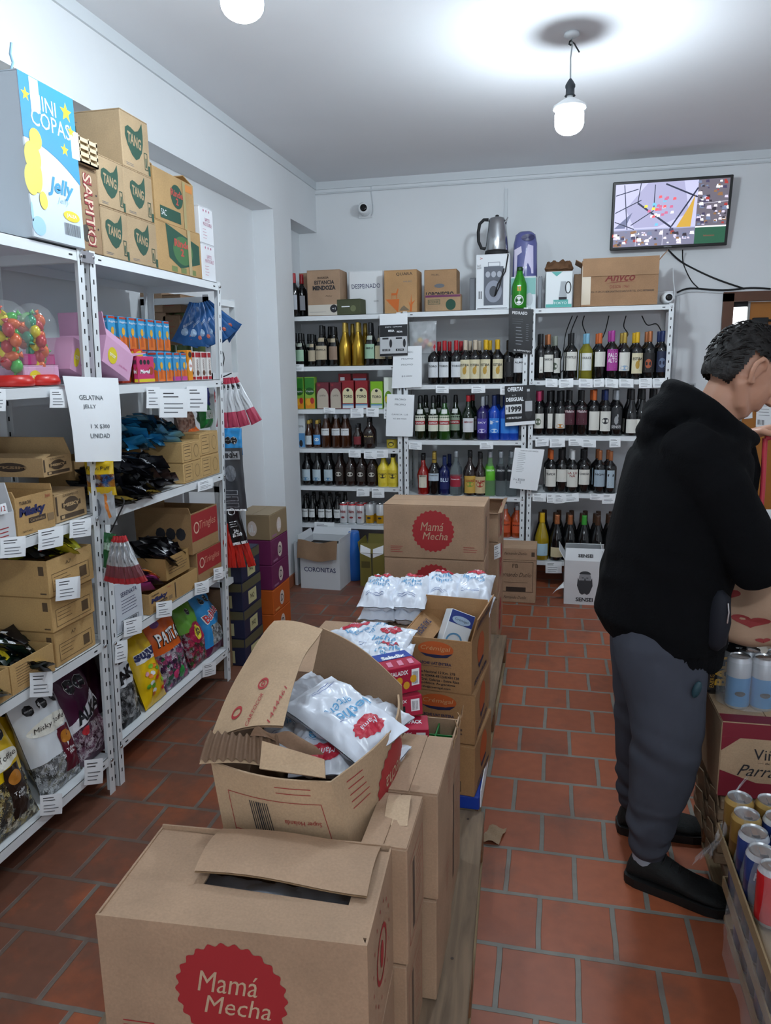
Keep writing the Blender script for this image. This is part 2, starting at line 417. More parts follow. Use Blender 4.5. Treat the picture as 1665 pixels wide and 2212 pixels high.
def tile_floor():
    m, nt, b = newmat('terracotta_tiles')
    tc = nt.nodes.new('ShaderNodeTexCoord'); mp = nt.nodes.new('ShaderNodeMapping')
    mp.inputs['Location'].default_value = (10.0 * 0.2075 + 0.10, 20 * 0.215 - 1.81 + 0.0, 0)
    nt.links.new(tc.outputs['Object'], mp.inputs['Vector'])
    wob = nt.nodes.new('ShaderNodeTexNoise'); wob.inputs['Scale'].default_value = 5; wob.inputs['Detail'].default_value = 3
    nt.links.new(tc.outputs['Object'], wob.inputs['Vector'])
    ad = nt.nodes.new('ShaderNodeMixRGB'); ad.blend_type = 'ADD'; ad.inputs[0].default_value = 0.012
    nt.links.new(mp.outputs[0], ad.inputs[1]); nt.links.new(wob.outputs['Color'], ad.inputs[2])
    br = nt.nodes.new('ShaderNodeTexBrick'); nt.links.new(ad.outputs[0], br.inputs['Vector'])
    br.inputs['Scale'].default_value = 1; br.inputs['Brick Width'].default_value = 0.2075; br.inputs['Row Height'].default_value = 0.215
    br.inputs['Mortar Size'].default_value = 0.0085; br.inputs['Mortar Smooth'].default_value = 0.25; br.offset = 0.5
    br.inputs['Color1'].default_value = col('#a05636'); br.inputs['Color2'].default_value = col('#89482e'); br.inputs['Mortar'].default_value = col('#77736b')
    br.inputs['Bias'].default_value = 0.0
    # worn and grimy patches, heavier by the racks on the left
    n = nt.nodes.new('ShaderNodeTexNoise'); n.inputs['Scale'].default_value = 3.2; n.inputs['Detail'].default_value = 7; n.inputs['Roughness'].default_value = .62
    nt.links.new(tc.outputs['Object'], n.inputs['Vector'])
    sx = nt.nodes.new('ShaderNodeSeparateXYZ'); nt.links.new(tc.outputs['Object'], sx.inputs[0])
    mr = nt.nodes.new('ShaderNodeMapRange'); mr.inputs[1].default_value = -0.4; mr.inputs[2].default_value = -1.5; mr.inputs[3].default_value = -0.08; mr.inputs[4].default_value = 0.17
    nt.links.new(sx.outputs[0], mr.inputs[0])
    sm = nt.nodes.new('ShaderNodeMath'); nt.links.new(n.outputs['Fac'], sm.inputs[0]); nt.links.new(mr.outputs[0], sm.inputs[1])
    r = nt.nodes.new('ShaderNodeValToRGB'); r.color_ramp.elements[0].position = .46; r.color_ramp.elements[1].position = .66
    r.color_ramp.elements[0].color = (0, 0, 0, 1); r.color_ramp.elements[1].color = (1, 1, 1, 1)
    nt.links.new(sm.outputs[0], r.inputs[0])
    mx = nt.nodes.new('ShaderNodeMixRGB'); mx.inputs[2].default_value = col('#5f4438')
    f = nt.nodes.new('ShaderNodeMath'); f.operation = 'MULTIPLY'; f.inputs[1].default_value = .75; nt.links.new(r.outputs[0], f.inputs[0])
    nt.links.new(f.outputs[0], mx.inputs[0]); nt.links.new(br.outputs['Color'], mx.inputs[1])
    n3 = nt.nodes.new('ShaderNodeTexNoise'); n3.inputs['Scale'].default_value = 24; n3.inputs['Detail'].default_value = 5
    nt.links.new(tc.outputs['Object'], n3.inputs['Vector'])
    ov = nt.nodes.new('ShaderNodeMixRGB'); ov.blend_type = 'OVERLAY'; ov.inputs[0].default_value = .22
    nt.links.new(mx.outputs[0], ov.inputs[1]); nt.links.new(n3.outputs['Fac'], ov.inputs[2]); nt.links.new(ov.outputs[0], b.inputs['Base Color'])
    rr = nt.nodes.new('ShaderNodeMapRange'); rr.inputs[3].default_value = .34; rr.inputs[4].default_value = .62; nt.links.new(n.outputs['Fac'], rr.inputs[0]); nt.links.new(rr.outputs[0], b.inputs['Roughness'])
    h = nt.nodes.new('ShaderNodeMath'); h.operation = 'MULTIPLY_ADD'; h.inputs[1].default_value = -1; nt.links.new(br.outputs['Fac'], h.inputs[0])
    hn = nt.nodes.new('ShaderNodeMath'); hn.operation = 'MULTIPLY'; hn.inputs[1].default_value = .25; nt.links.new(n3.outputs['Fac'], hn.inputs[0]); nt.links.new(hn.outputs[0], h.inputs[2])
    bp = nt.nodes.new('ShaderNodeBump'); bp.inputs['Strength'].default_value = 0.5; bp.inputs['Distance'].default_value = 0.004
    nt.links.new(h.outputs[0], bp.inputs['Height']); nt.links.new(bp.outputs[0], b.inputs['Normal'])
    return m
struct('floor', MB().box(XL - .2, XR + .1, YN - .1, YB + .1, -0.1, 0, tile_floor()))
struct('ceiling', MB().box(XL - .2, XR + .1, YN - .1, YB + .1, ZC, ZC + .1, CEIL))
DX0, DX1, DZ = 1.165, 2.15, 2.045                        # doorway in the back wall
q = MB(); q.box(XL - .2, DX0, YB, YB + .12, 0, ZC, WALL); q.box(DX1, XR + .1, YB, YB + .12, 0, ZC, WALL); q.box(DX0, DX1, YB, YB + .12, DZ, ZC, WALL)
struct('wall_back', q)
q = MB(); q.box(XL - .15, XL, YN, YB, 0, ZC, WALL)
q.box(XL, BEAM_X, YN, YB, BEAM_Z, ZC, WALL)             # beam along the top of the left wall
q.box(XL, BEAM_X, 4.91, 5.25, 0, BEAM_Z, WALL)          # pillar
struct('wall_left', q)
struct('wall_right', MB().box(XR, XR + .1, YN, YB, 0, ZC, WALL))
struct('wall_near', MB().box(XL - .15, XR + .1, YN - .1, YN, 0, ZC, WALL))
TERR = M('#9a5a3d', 0.55, var=.15, scale=6)
q = MB()
for i in range(24): q.box(XL, XL + .012, YN + i * .315, YN + i * .315 + .309, 0, .085, TERR) if YN + i * .315 + .3 < 4.9 else None
for k in range(1): q.box(XL + .012, BEAM_X, 4.898, 4.91, 0, .085, TERR)
q.box(BEAM_X, BEAM_X + .01, 4.898, 5.25, 0, .085, TERR)
struct('baseboard_left', q)
q = MB()
for i in range(14): q.box(BEAM_X + .02 + i * .215, BEAM_X + .02 + i * .215 + .21, YB - .012, YB, 0, .085, TERR)
struct('baseboard_back', q)
CORN = M('#d5dade', .7)
struct('trim_1', MB().box(BEAM_X, XR, YB - .014, YB, ZC - .055, ZC, CORN).tube([(BEAM_X, YB - .012, ZC - .085), (XR, YB - .012, ZC - .078)], .006, CORN))
struct('trim_2', MB().box(BEAM_X, BEAM_X + .012, YN, YB - .014, ZC - .055, ZC, CORN))
# vertical cable ducts on the back wall
for i, (px, y0, y1) in enumerate([(1093, 408, 560), (1464, 640, 850)]):
    a = P(px, y0, Y=YB - .01); b_ = P(px, y1, Y=YB - .01)
    o = tag(ob('cable_duct', MB().box(-.011, .011, -.01, .008, b_.z - a.z, 0, CORN)), ['narrow white cable duct running down the wall above the kettle', 'narrow white cable duct beside the rack, below the cables'][i], 'cable duct'); o.location = (a.x, YB - .01, a.z)
# wall niche high in the left recess, where a window was closed up
# doorway: brown frame, ochre door leaf, bright pane
WOODF = M('#5b3722', .45, var=.25, scale=14); OCH = M('#a5671d', .45, var=.1, scale=5)
q = MB(); q.box(DX0 - .02, DX0 + .05, YB - .03, YB + .12, 0, DZ, WOODF); q.box(DX1 - .05, DX1 + .02, YB - .03, YB + .12, 0, DZ, WOODF); q.box(DX0 - .02, DX1 + .02, YB - .03, YB + .12, DZ - .055, DZ + .01, WOODF)
struct('trim_3', q)
q = MB(); q.box(DX0 + .17, DX1 - .05, YB + .03, YB + .07, 0.005, DZ - .06, OCH); d1 = struct('door_1', q)
q = MB(); q.box(DX0 + .155, DX0 + .17, YB + .02, YB + .08, 0.005, DZ - .06, M('#8b8b88', .4)); ob('edge_strip', q, d1)
q = MB(); q.bbox(DX0 + .19, DX0 + .29, YB - .005, YB + .03, 1.835, 1.875, RUBBER); q.tube([(DX0 + .29, YB + .01, 1.855), (DX0 + .34, YB + .01, 1.85)], .008, RUBBER); ob('door_bolt', q, d1)
glow, nt, b = newmat('lit_room_pane'); b.inputs['Emission Color'].default_value = (.93, .97, 1, 1); b.inputs['Emission Strength'].default_value = 1.6; b.inputs['Base Color'].default_value = (.9, .95, 1, 1)  # pane glows in place of the lit room beyond the door gap
q = MB(); q.box(DX0 + .05, DX0 + .155, YB + .05, YB + .06, 1.0, DZ - .09, glow); w1 = struct('window_1', q)
q = MB(); q.box(DX0 + .05, DX0 + .155, YB + .03, YB + .075, 0.005, 1.0, WOODF); q.box(DX0 + .05, DX0 + .155, YB + .03, YB + .075, DZ - .09, DZ - .055, RUBBER); ob('sash', q, w1)
# ---------------------------------------------------------------- hanging lamp and the second one
bulbm, nt, b = newmat('lit_bulb'); b.inputs['Emission Color'].default_value = LAMP_COL + (1,); b.inputs['Emission Strength'].default_value = 190
def lamp(loc_top, drop, label, group=None, bm=None):
    t = thing('pendant_lamp', label, 'lamp', group, loc_top)
    z = -drop
    q = MB(); q.lathe([(.005, 0), (.03, -.001), (.034, -.012), (.02, -.02), (.004, -.022)][::-1], CORN, 16); ob('ceiling_cap', q, t)
    pts = [(.0, 0, -.01), (.003, .0, -.05), (-.002, 0, -.1), (0, 0, z + .225)]; ob('cord', MB().tube(pts, .0032, M('#9aa0a2', .5)), t)
    ob('twisted_wire', MB().tube([(0, 0, -.035), (.012, 0, -.045), (.02, -.002, -.06), (.034, -.002, -.082)], .0032, RUBBER).tube([(0, 0, -.03), (-.008, 0, -.035), (-.01, 0, -.045), (0, 0, -.05)], .004, RUBBER), t)
    q = MB(); q.lathe([(.024, z + .158), (.019, z + .164), (.0185, z + .187), (.0215, z + .192), (.0215, z + .202), (.012, z + .218), (.006, z + .226), (.004, z + .228)], M('#2a3038', .5), 18); ob('socket', q, t)
    q = MB(); q.lathe([(.0135, z + .160), (.0135, z + .152), (.045, z + .134), (.070, z + .118), (.070, z + .106)][::-1], M('#e6e8ea', .5), 20); ob('bulb_base', q, t)
    q = MB(); prof = [(.001, z)] + [(.062 * math.sin(PI / 2 * i / 6), z + .062 * (1 - math.cos(PI / 2 * i / 6)) * .7) for i in range(1, 7)] + [(.062, z + .085), (.055, z + .112), (.046, z + .12)]
    q.lathe(prof, bm or bulbm, 24); ob('bulb', q, t)
    return t
LP = P(1235, 70, Z=ZC)
lamp((LP.x, LP.y, ZC), .41, 'bare lit bulb hanging on a thin cord from the ceiling, nearest the wall screen')
bulb2 = bulbm.copy(); bulb2.name = 'lit_bulb_soft'; bulb2.node_tree.nodes['Principled BSDF'].inputs['Emission Strength'].default_value = 115
L2 = P(522, -12, Z=2.64)
lamp((L2.x, L2.y, ZC), .41, 'bare lit bulb cut off by the top edge of the photo, above the shelves', None, bulb2)
# lamps further back in the shop, behind the photographer
lamp((0.5, -0.5, ZC), .35, 'bare lit bulb on a cord behind the photographer')
# ================================================================ racks
def rack(name, label, group, x0, x1, y0, y1, shelves, ztop, front='-y', lean=0.0, skip_post=()):
    """slotted-angle rack. front '-y' (faces the camera) or '+x' (faces the aisle); lean shifts the top towards the aisle"""
    t = thing(name, label, 'rack', group, (x0, y0, 0))
    W, D = x1 - x0, y1 - y0; sh = lambda z: lean * z
    def T(v): return Vector((v[0] + sh(v[2]), v[1], v[2]))
    pw, th = .034, .0025
    for ix in (0, 1):
        for iy in (0, 1):
            q = MB(); X = 0 if ix == 0 else W; Y = 0 if iy == 0 else D; sx = 1 if ix == 0 else -1; sy = 1 if iy == 0 else -1
            def bx(a, b_, c, d, e, f, m):
                n0 = len(q.v); q.box(min(a, b_), max(a, b_), min(c, d), max(c, d), e, f, m)
                for i in range(n0, len(q.v)): q.v[i] = T(q.v[i])
            bx(X, X + sx * pw, Y, Y + sy * th, 0, ztop, RACK); bx(X, X + sx * th, Y, Y + sy * pw, 0, ztop, RACK)
            z = .04; k = 0
            while z < ztop - .03:      # slots, punched alternately on both legs of the angle
                yy = Y - sy * .0006; cx = X + sx * pw * .55
                bx(cx - .003, cx + .003, yy, yy + sy * .0005, z - .008, z + .008, HOLE)
                xx = X - sx * .0006; cy = Y + sy * pw * .55
                bx(xx, xx + sx * .0005, cy - .003, cy + .003, z + .02 - .008, z + .02 + .008, HOLE); z += .055
            ob('post', q, t)
    for z in shelves:
        q = MB(); lip = .034; e = .003; s_ = sh(z)
        q.box(e + s_, W - e + s_, e, D - e, z - .002, z, RACK)
        q.box(e + s_, W - e + s_, e, e + .0015, z - lip, z, RACK); q.box(e + s_, W - e + s_, D - e - .0015, D - e, z - lip, z, RACK)
        q.box(e + s_, e + .0015 + s_, e, D - e, z - lip, z, RACK); q.box(W - e - .0015 + s_, W - e + s_, e, D - e, z - lip, z, RACK)
        if front == '-y':
            for xx in (.055, W - .075): q.box(xx, xx + .018, e - .0008, e, z - lip * .62, z - lip * .62 + .005, HOLE)
            for xx in (.018, W - .018): q.lathe([(.007, 0), (.007, .004), (.004, .006)], STEEL, 8, T=Matrix.Translation((xx, -.001, z - .016)) @ Matrix.Rotation(R_(90), 4, 'X'))
        else:
            for yy in (.055, D - .075): q.box(W - e + s_, W - e + s_ + .0008, yy, yy + .018, z - lip * .62, z - lip * .62 + .005, HOLE)
            for yy in (.018, D - .018): q.lathe([(.007, 0), (.007, .004), (.004, .006)], STEEL, 8, T=Matrix.Translation((W + s_ + .001, yy, z - .016)) @ Matrix.Rotation(R_(90), 4, 'Y'))
        ob('shelf_board', q, t)
    return t
RY = 5.28
SL = [0.41, 0.70, 0.985, 1.275, 1.587, 1.945]; SM = [0.345, 0.648, 1.052, 1.447, 1.95]; SR = [0.19, 0.685, 1.088, 1.468, 1.948]
BX = {'L': (-1.985, -1.072), 'M': (-1.062, -.187), 'R': (-.177, .745)}
rack('metal_rack', 'white slotted metal rack in the left corner, with six close shelves', 'metal racks along the back wall', BX['L'][0], BX['L'][1], RY, RY + .4, SL, 1.95)
rack('metal_rack', 'white slotted metal rack in the middle of the back wall, behind the stacked cartons', 'metal racks along the back wall', BX['M'][0], BX['M'][1], RY, RY + .4, SM, 1.955)
rack('metal_rack', 'white slotted metal rack full of wine below the wall screen', 'metal racks along the back wall', BX['R'][0], BX['R'][1], RY, RY + .4, SR, 1.953)
LX = -1.60; LEAN = .035
SU = [0.175, 0.595, 1.085, 1.53, 1.97]
def fx(z): return LX + LEAN * z                          # front plane of the left racks at height z
rack('metal_rack', 'white slotted metal rack of sweets on the left, the one further from the camera', 'metal racks along the left wall', LX - .38, LX, 2.315, 3.335, SU, 1.975, '+x', LEAN)
rack('metal_rack', 'white slotted metal rack on the left, nearest the camera, cut by the photo edge', 'metal racks along the left wall', LX - .38, LX, 1.36, 2.285, [0.155, 0.61, 1.085, 1.535, 1.968], 1.975, '+x', LEAN)
# angle bar joining the two left racks
o = ob('joining_bracket', MB().box(-.002, .002, 0, .07, -.018, .018, STEEL).box(.002, .004, .01, .02, -.005, .005, RUBBER)); o.location = (fx(1.95) + .004, 2.265, 1.95); tag(o, 'short metal bracket bolted across the tops of the two left racks', 'bracket')
# ================================================================ bottles, cans and cartons on the back racks
def G(h, **k): return M(h, 0.08, spec=0.6, coat=0.3, **k)
GLASS = {'black': G('#0c0d0f'), 'darkgreen': G('#12200f'), 'green': G('#1d4a16'), 'amber': G('#3a1c0b'), 'brown': G('#241512'), 'navy': G('#101b52'), 'blue': G('#1548b4'),
         'clear': M('#dfe8ea', .05, trans=.92, ior=1.2), 'clearlime': M('#c9efc0', .05, trans=.85, ior=1.2), 'red': G('#8e1712'), 'gold': M('#b08d35', .28, .85), 'yellow': G('#e2cb3c'),
         'straw': M('#a9a23e', .06, trans=.5, ior=1.2), 'rum': G('#a4421d'), 'violet': G('#26215e'), 'golden': G('#9c8416')}
CAPS = {'black': '#17181b', 'red': '#b3202a', 'orange': '#c4602a', 'copper': '#b3714a', 'gold': '#b79a48', 'yellow': '#dcae1d', 'navy': '#1b2c5c', 'lightblue': '#7fb4cf', 'white': '#dfe2e4',
        'magenta': '#a83c93', 'cork': '#c8b9a4', 'pink': '#b3385f', 'silver': '#aeb4bb', 'stripe': '#8f958a', 'green': '#3f9a3a', 'brown': '#4d3426'}
def prof(shape, h, r):
    n = .0135
    if shape == 'bordeaux': return [(r * .93, 0), (r, .004), (r, .60 * h), (r * .95, .645 * h), (r * .72, .69 * h), (n * 1.15, .75 * h), (n, .78 * h), (n, h)]
    if shape == 'burgundy': return [(r * .93, 0), (r, .004), (r, .42 * h), (r * .93, .50 * h), (r * .72, .60 * h), (n * 1.3, .74 * h), (n * 1.05, .82 * h), (n, h)]
    if shape == 'champagne': return [(r * .93, 0), (r, .005), (r, .42 * h), (r * .94, .50 * h), (r * .68, .64 * h), (n * 1.35, .80 * h), (n * 1.15, .9 * h), (n * 1.2, h)]
    if shape == 'liquor': return [(r * .93, 0), (r, .004), (r, .52 * h), (r * .9, .60 * h), (r * .62, .68 * h), (n * 1.2, .75 * h), (n * 1.25, .85 * h), (n, .87 * h), (n, h)]
    if shape == 'bulge': return [(r * .85, 0), (r * .9, .004), (r * .92, .35 * h), (r, .5 * h), (r * .8, .6 * h), (r * .45, .68 * h), (n * 1.1, .76 * h), (n * 1.1, h)]
    if shape == 'beer': return [(r * .93, 0), (r, .004), (r, .52 * h), (r * .9, .6 * h), (r * .55, .72 * h), (n, .86 * h), (n * .95, h)]
    if shape == 'square': return [(r, 0), (r, .003), (r, .62 * h), (r * .85, .67 * h), (n * 1.3, .72 * h), (n, .76 * h), (n, h)]
def r_at(pr, z):
    for (r0, z0), (r1, z1) in zip(pr, pr[1:]):
        if z0 <= z <= z1: return r0 + (r1 - r0) * ((z - z0) / (z1 - z0) if z1 > z0 else 0)
    return pr[-1][0]
def cylsurf(pr, extra=0.0007):
    """unrolled front of a bottle: x along the girth (0 = facing the aisle), y = height"""
    def fn(x, y, off):
        r = r_at(pr, y) + extra; a = -PI / 2 + x / r; return Vector(((r + off) * math.cos(a), (r + off) * math.sin(a), y))
    return fn
BM = {}
def bottle_meshes(st):
    k = repr(sorted(st.items()))
    if k in BM: return BM[k]
    h, r = st.get('h', .3) * 1.02, st.get('r', .038) * 1.09; pr = prof(st.get('shape', 'bordeaux'), h, r); out = {}
    seg = 18; mb = MB().lathe(pr, GLASS[st['glass']], seg); out['glass_body'] = mb.mesh('glass_body')
    cz = st.get('capz', .78 if st.get('shape', 'bordeaux') in ('bordeaux', 'burgundy') else .87); ch = CAPS[st.get('cap', 'black')]
    met = .5 if st.get('cap') in ('copper', 'gold', 'silver') else 0
    cr = r_at(pr, cz * h) + .001
    out['capsule'] = MB().lathe([(cr + .0002, cz * h), (cr + .0006, cz * h + .004), (r_at(pr, h) + .0014, h * .985), (r_at(pr, h) + .0012, h + .0015)], M(ch, .35, met), 14).mesh('capsule')
    if st.get('lab'):
        fn = cylsurf(pr); l0, l1 = st.get('lz', (.16, .50)); l0 *= h; l1 *= h; wd = st.get('lw', .95) * r
        q = MB().grid(lambda u, v: fn((u - .5) * 2 * wd, l0 + (l1 - l0) * v, 0), 8, 4, M(st['lab'], .6)); out['label'] = q.mesh('label')
        ink = Ink(cylsurf(pr, .0011), .0002); ic = M(st.get('ink', '#2a2a2e'), .6); lh = l1 - l0
        if st.get('band'): 
            for kx in range(6): ink.rect(-wd + kx * wd / 3, l0 + lh * .42, -wd + (kx + 1) * wd / 3, l0 + lh * .66, M(st['band'], .6))
        if st.get('txt'): ink.text(st['txt'], 0, l0 + lh * st.get('ty', .72), lh * st.get('th', .13), ic, w=min(wd * 1.7, wd * 1.6), bold=.02)
        if st.get('emb'):
            e = st['emb']; em = M(e[1], .6)
            if e[0] == 'oval': ink.disc(0, l0 + lh * .52, wd * .62, lh * .16, em, n=14)
            if e[0] == 'figure': ink.disc(0, l0 + lh * .42, wd * .35, lh * .2, em, n=10); ink.disc(wd * .2, l0 + lh * .62, wd * .16, lh * .1, em, n=8)
            if e[0] == 'blob': ink.disc(-wd * .1, l0 + lh * .45, wd * .55, lh * .24, em, n=12)
            if e[0] == 'low': ink.disc(0, l0 + lh * .16, wd * .7, lh * .14, em, n=12)
        if not st.get('plain'): 
            for kk in range(3): ink.rect(-wd * .55, l0 + lh * (.30 - .08 * kk), wd * (.55 - .2 * random.random()), l0 + lh * (.30 - .08 * kk) + .0018, ic)
        if ink.mb.f: out['lettering'] = ink.mb.mesh('lettering')
    if st.get('neck'):
        fn = cylsurf(pr); q = MB().grid(lambda u, v: fn((u - .5) * 2 * r * .5, h * (.60 + .1 * v), .0002), 6, 2, M(st['neck'], .6)); out['neck_label'] = q.mesh('neck_label')
    BM[k] = out; return out
def bottle(st, x, y, z, label, group):
    t = thing('bottle', label, 'bottle', group, (x, y, z), random.uniform(-.12, .12))
    ms = bottle_meshes({k: v for k, v in st.items() if k != 'd'}); lab = None
    for nm in ('glass_body', 'capsule', 'neck_label', 'label'):
        if nm in ms:
            o = ob(nm, ms[nm], t)
            if nm == 'label': lab = o
    if 'lettering' in ms: ob('lettering', ms['lettering'], lab)
    return t
def W_(d, **k): r = dict(d=d, glass='black', lab='#dcdad2'); r.update(k); return r
def row(rack_word, shelf_word, z, base_py, items, grp):
    """items: (px, style) front row; style may hold 'back': n bottles behind"""
    for i, (px, st) in enumerate(items):
        st = dict(st); bk = st.pop('back', 0) + 1; yo = st.pop('yo', 0.055); bst = st.pop('bst', None)
        p = P(px, base_py, Y=RY + yo)
        pos = '%s from left, %s of %s' % (ordn(i), shelf_word, rack_word)
        bottle(st, p.x, RY + yo, z, st['d'] + ', ' + pos, grp)
        for k in range(bk):
            s2 = dict(bst) if bst else st
            bottle(s2, p.x + .012 * (1 if k % 2 else -1), RY + yo + .088 * (k + 1), z, s2['d'].split(',')[0] + (', behind ' if k == 0 else ', back row behind ') + pos, grp)
# --- corner rack
FA = dict(glass='black', shape='burgundy', cap='black', lab='#9dbfa4', neck='#b9c2b4')
SML = dict(glass='black', shape='burgundy', cap='black', lab='#b6a88f', neck='#b7a88d')
GOLDB = dict(d='plain gold bottle', glass='gold', shape='burgundy', cap='gold', h=.30, r=.042)
row('corner rack', 'top shelf', SL[4], 784, [
    (634, dict(FA, d='dark liqueur bottle, pale green label', h=.24, r=.034)),
    (650, dict(FA, d='short dark bottle, green label', h=.235, r=.036, back=1)),
    (676, dict(SML, d='short dark bottle, tan label', h=.225, r=.032, back=1)),
    (696, dict(SML, d='large dark bottle, tan label', h=.285, r=.046, txt='BRANCA', back=1)),
    (722, dict(SML, d='dark bottle, brown label', lab='#8d7563', h=.275, r=.036)),
    (746, dict(GOLDB, back=1)),
    (774, dict(GOLDB, back=1)),
    (801, dict(FA, d='tall dark bottle, mint green label', h=.295, r=.041, txt='1882')),
    (823, dict(SML, d='dark bottle, cream label', lab='#c9bd9a', h=.27, r=.042, back=1))], 'liqueur bottles on the corner rack')
row('corner rack', 'third shelf', SL[2], 962, [
    (668, dict(d='small amber bottle, pale label', glass='amber', shape='beer', h=.20, r=.027, lab='#c9d4da', lz=(.12, .45), cap='gold', plain=1)),
    (686, dict(d='small amber bottle, blue label', glass='amber', shape='beer', h=.20, r=.029, lab='#4f93d0', lz=(.12, .48), cap='gold', emb=('oval', '#e9eef2'))),
    (705, dict(d='amber beer bottle, white banner label', glass='amber', shape='beer', h=.245, r=.034, lab='#d6d8da', lz=(.38, .58), cap='silver', txt='CORONA', back=1)),
    (727, dict(d='amber beer bottle, black and white label', glass='amber', shape='beer', h=.245, r=.034, lab='#cfd2d6', lz=(.38, .58), cap='silver', txt='CORONA', back=1)),
    (747, dict(d='brown beer bottle, white label', glass='amber', shape='beer', h=.245, r=.034, lab='#dadbdd', lz=(.38, .58), cap='silver', txt='CORONA')),
    (773, dict(d='little dark bottle, red label', glass='brown', shape='liquor', h=.17, r=.03, lab='#74222a', cap='black', plain=1)),
    (798, dict(d='squat dark rum bottle, small emblem', glass='brown', shape='liquor', h=.215, r=.042, lab='#2a1d18', ink='#c5b27d', txt='RUM', cap='black'))], 'bottles on the third shelf of the corner rack')
DKB = dict(glass='black', shape='liquor', cap='black', h=.25, r=.037)
row('corner rack', 'fourth shelf', SL[1], 1046, [
    (664, dict(DKB, d='dark bottle, light blue picture label', lab='#b4c6cf', emb=('low', '#4b7fa6'), lz=(.14, .48))),
    (687, dict(DKB, d='dark bottle, blue and white label', lab='#b4c6cf', emb=('low', '#4b7fa6'), lz=(.14, .48))),
    (711, dict(DKB, d='dark bottle, white and blue label', lab='#b4c6cf', emb=('low', '#4b7fa6'), lz=(.14, .48))),
    (735, dict(DKB, d='dark brown bottle, small white mark', glass='brown', lab='#2c221d', emb=('oval', '#c8c4bb'), lz=(.14, .55), plain=1)),
    (758, dict(DKB, d='brown bottle, white bell mark', glass='brown', lab='#2c221d', emb=('oval', '#c8c4bb'), lz=(.14, .55), plain=1)),
    (781, dict(DKB, d='brown bottle, pale mark', glass='brown', lab='#2c221d', emb=('oval', '#c8c4bb'), lz=(.14, .55), plain=1)),
    (804, dict(DKB, d='brown bottle next to yellow bottle', glass='brown', lab='#2c221d', emb=('oval', '#c8c4bb'), lz=(.14, .55), plain=1)),
    (828, dict(d='yellow liqueur bottle, hat drawing', glass='yellow', shape='bulge', h=.245, r=.042, cap='black', lab='#dfc73a', ink='#3a3320', emb=('oval', '#3a3320'), txt='ADVOC', lz=(.12, .5))),
    (849, dict(d='yellow liqueur bottle, hat drawing', glass='yellow', shape='bulge', h=.245, r=.042, cap='black', lab='#dfc73a', ink='#3a3320', emb=('oval', '#3a3320'), txt='ADVOC', lz=(.12, .5)))], 'bottles on the fourth shelf of the corner rack')
APP = dict(d='small dark aperitif bottle', glass='black', shape='beer', h=.20, r=.028, cap='black', lab='#d8dadb', lz=(.2, .52), txt='DADA', capz=.9)
row('corner rack', 'lowest shelf', SL[0], 1127, [(661, dict(APP, back=1)), (676, dict(APP, back=1)), (696, dict(APP, back=1)), (712, dict(APP, back=1)), (730, dict(APP, back=1))], 'small dark bottles on the lowest shelf of the corner rack')
def can_mesh(colr, top, h, r, txt, ink='#333333', low=None, lowh=.45):
    out = {}
    lo = M(low, .3, .3) if low else None; bm = M(colr, .3, .3)
    pr = [(r * .86, 0), (r * .9, .002), (r, .009), (r, h * lowh), (r, h - .014), (r * .84, h - .003), (r * .84, h)]
    mfx = (lambda i: M('#b9bcc0', .3, .8) if i in (0, 1, 5) else (lo if (low and i == 2) else (M(top, .3, .3) if i == 4 else bm)))
    out['can_body'] = MB().lathe(pr, bm, 20, mf=mfx, capt=False).mesh('can_body')
    q = MB().lathe([(r * .78, h - .004), (.001, h - .004)], M('#c9ccce', .25, .9), 20, capb=False, capt=False); q.lathe([(r * .84, h), (r * .78, h - .004)], M('#c9ccce', .25, .9), 20, capb=False, capt=False)
    out['can_lid'] = q.mesh('can_lid')
    q = MB(); q.box(-.006, .006, -.012, .012, h - .004, h - .0028, M('#d5d7d9', .2, .9)); q.lathe([(.009, h - .004), (.009, h - .003)], M('#8f9498', .3, .9), 12, T=Matrix.Translation((0, -.015, 0))); out['pull_tab'] = q.mesh('pull_tab')
    pr2 = [(r, 0), (r, h)]; ink_ = Ink(cylsurf(pr2), .0004)
    if txt: ink_.text(txt, 0, h * .62, h * .16, M(ink, .5), w=r * 1.35, bold=.03, shear=.2)
    ink_.disc(0, h * .32, r * .45, h * .05, M(ink, .5), n=12)
    out['lettering'] = ink_.mb.mesh('lettering'); return out
def can(ms, loc, label, group, rot=0, tilt=None):
    t = thing('drink_can', label, 'can', group, loc, rot, tilt)
    b_ = None
    for k in ('can_body', 'can_lid', 'pull_tab'): o = ob(k, ms[k], t if k != 'pull_tab' else ld); b_ = o if k == 'can_body' else b_; ld = o
    ob('lettering', ms['lettering'], b_); return t
cr_ = can_mesh('#dfe0e2', '#b8272f', .155, .032, 'Brahma', '#8b2a30'); cy_ = can_mesh('#d9dbdd', '#d9dbdd', .155, .032, '', '#30343a', low='#cf9b1f')
for i, px in enumerate((743, 761, 779)):
    p = P(px, 1129, Y=RY + .05); can(cr_, (p.x, RY + .05, SL[0]), 'white beer can with red rim, %s from left on the lowest corner shelf' % ordn(i), 'beer cans on the corner rack')
    can(cr_, (p.x + .01, RY + .12, SL[0]), 'white and red beer can behind the %s one on the lowest corner shelf' % ordn(i), 'beer cans on the corner rack')
for i, px in enumerate((799, 822, 843)):
    p = P(px, 1131, Y=RY + .05); can(cy_, (p.x, RY + .05, SL[0]), 'white and yellow beer can, %s from left among the yellow ones' % ordn(i), 'beer cans on the corner rack')
    can(cy_, (p.x + .01, RY + .12, SL[0]), 'white and yellow beer can behind the %s yellow one' % ordn(i), 'beer cans on the corner rack')
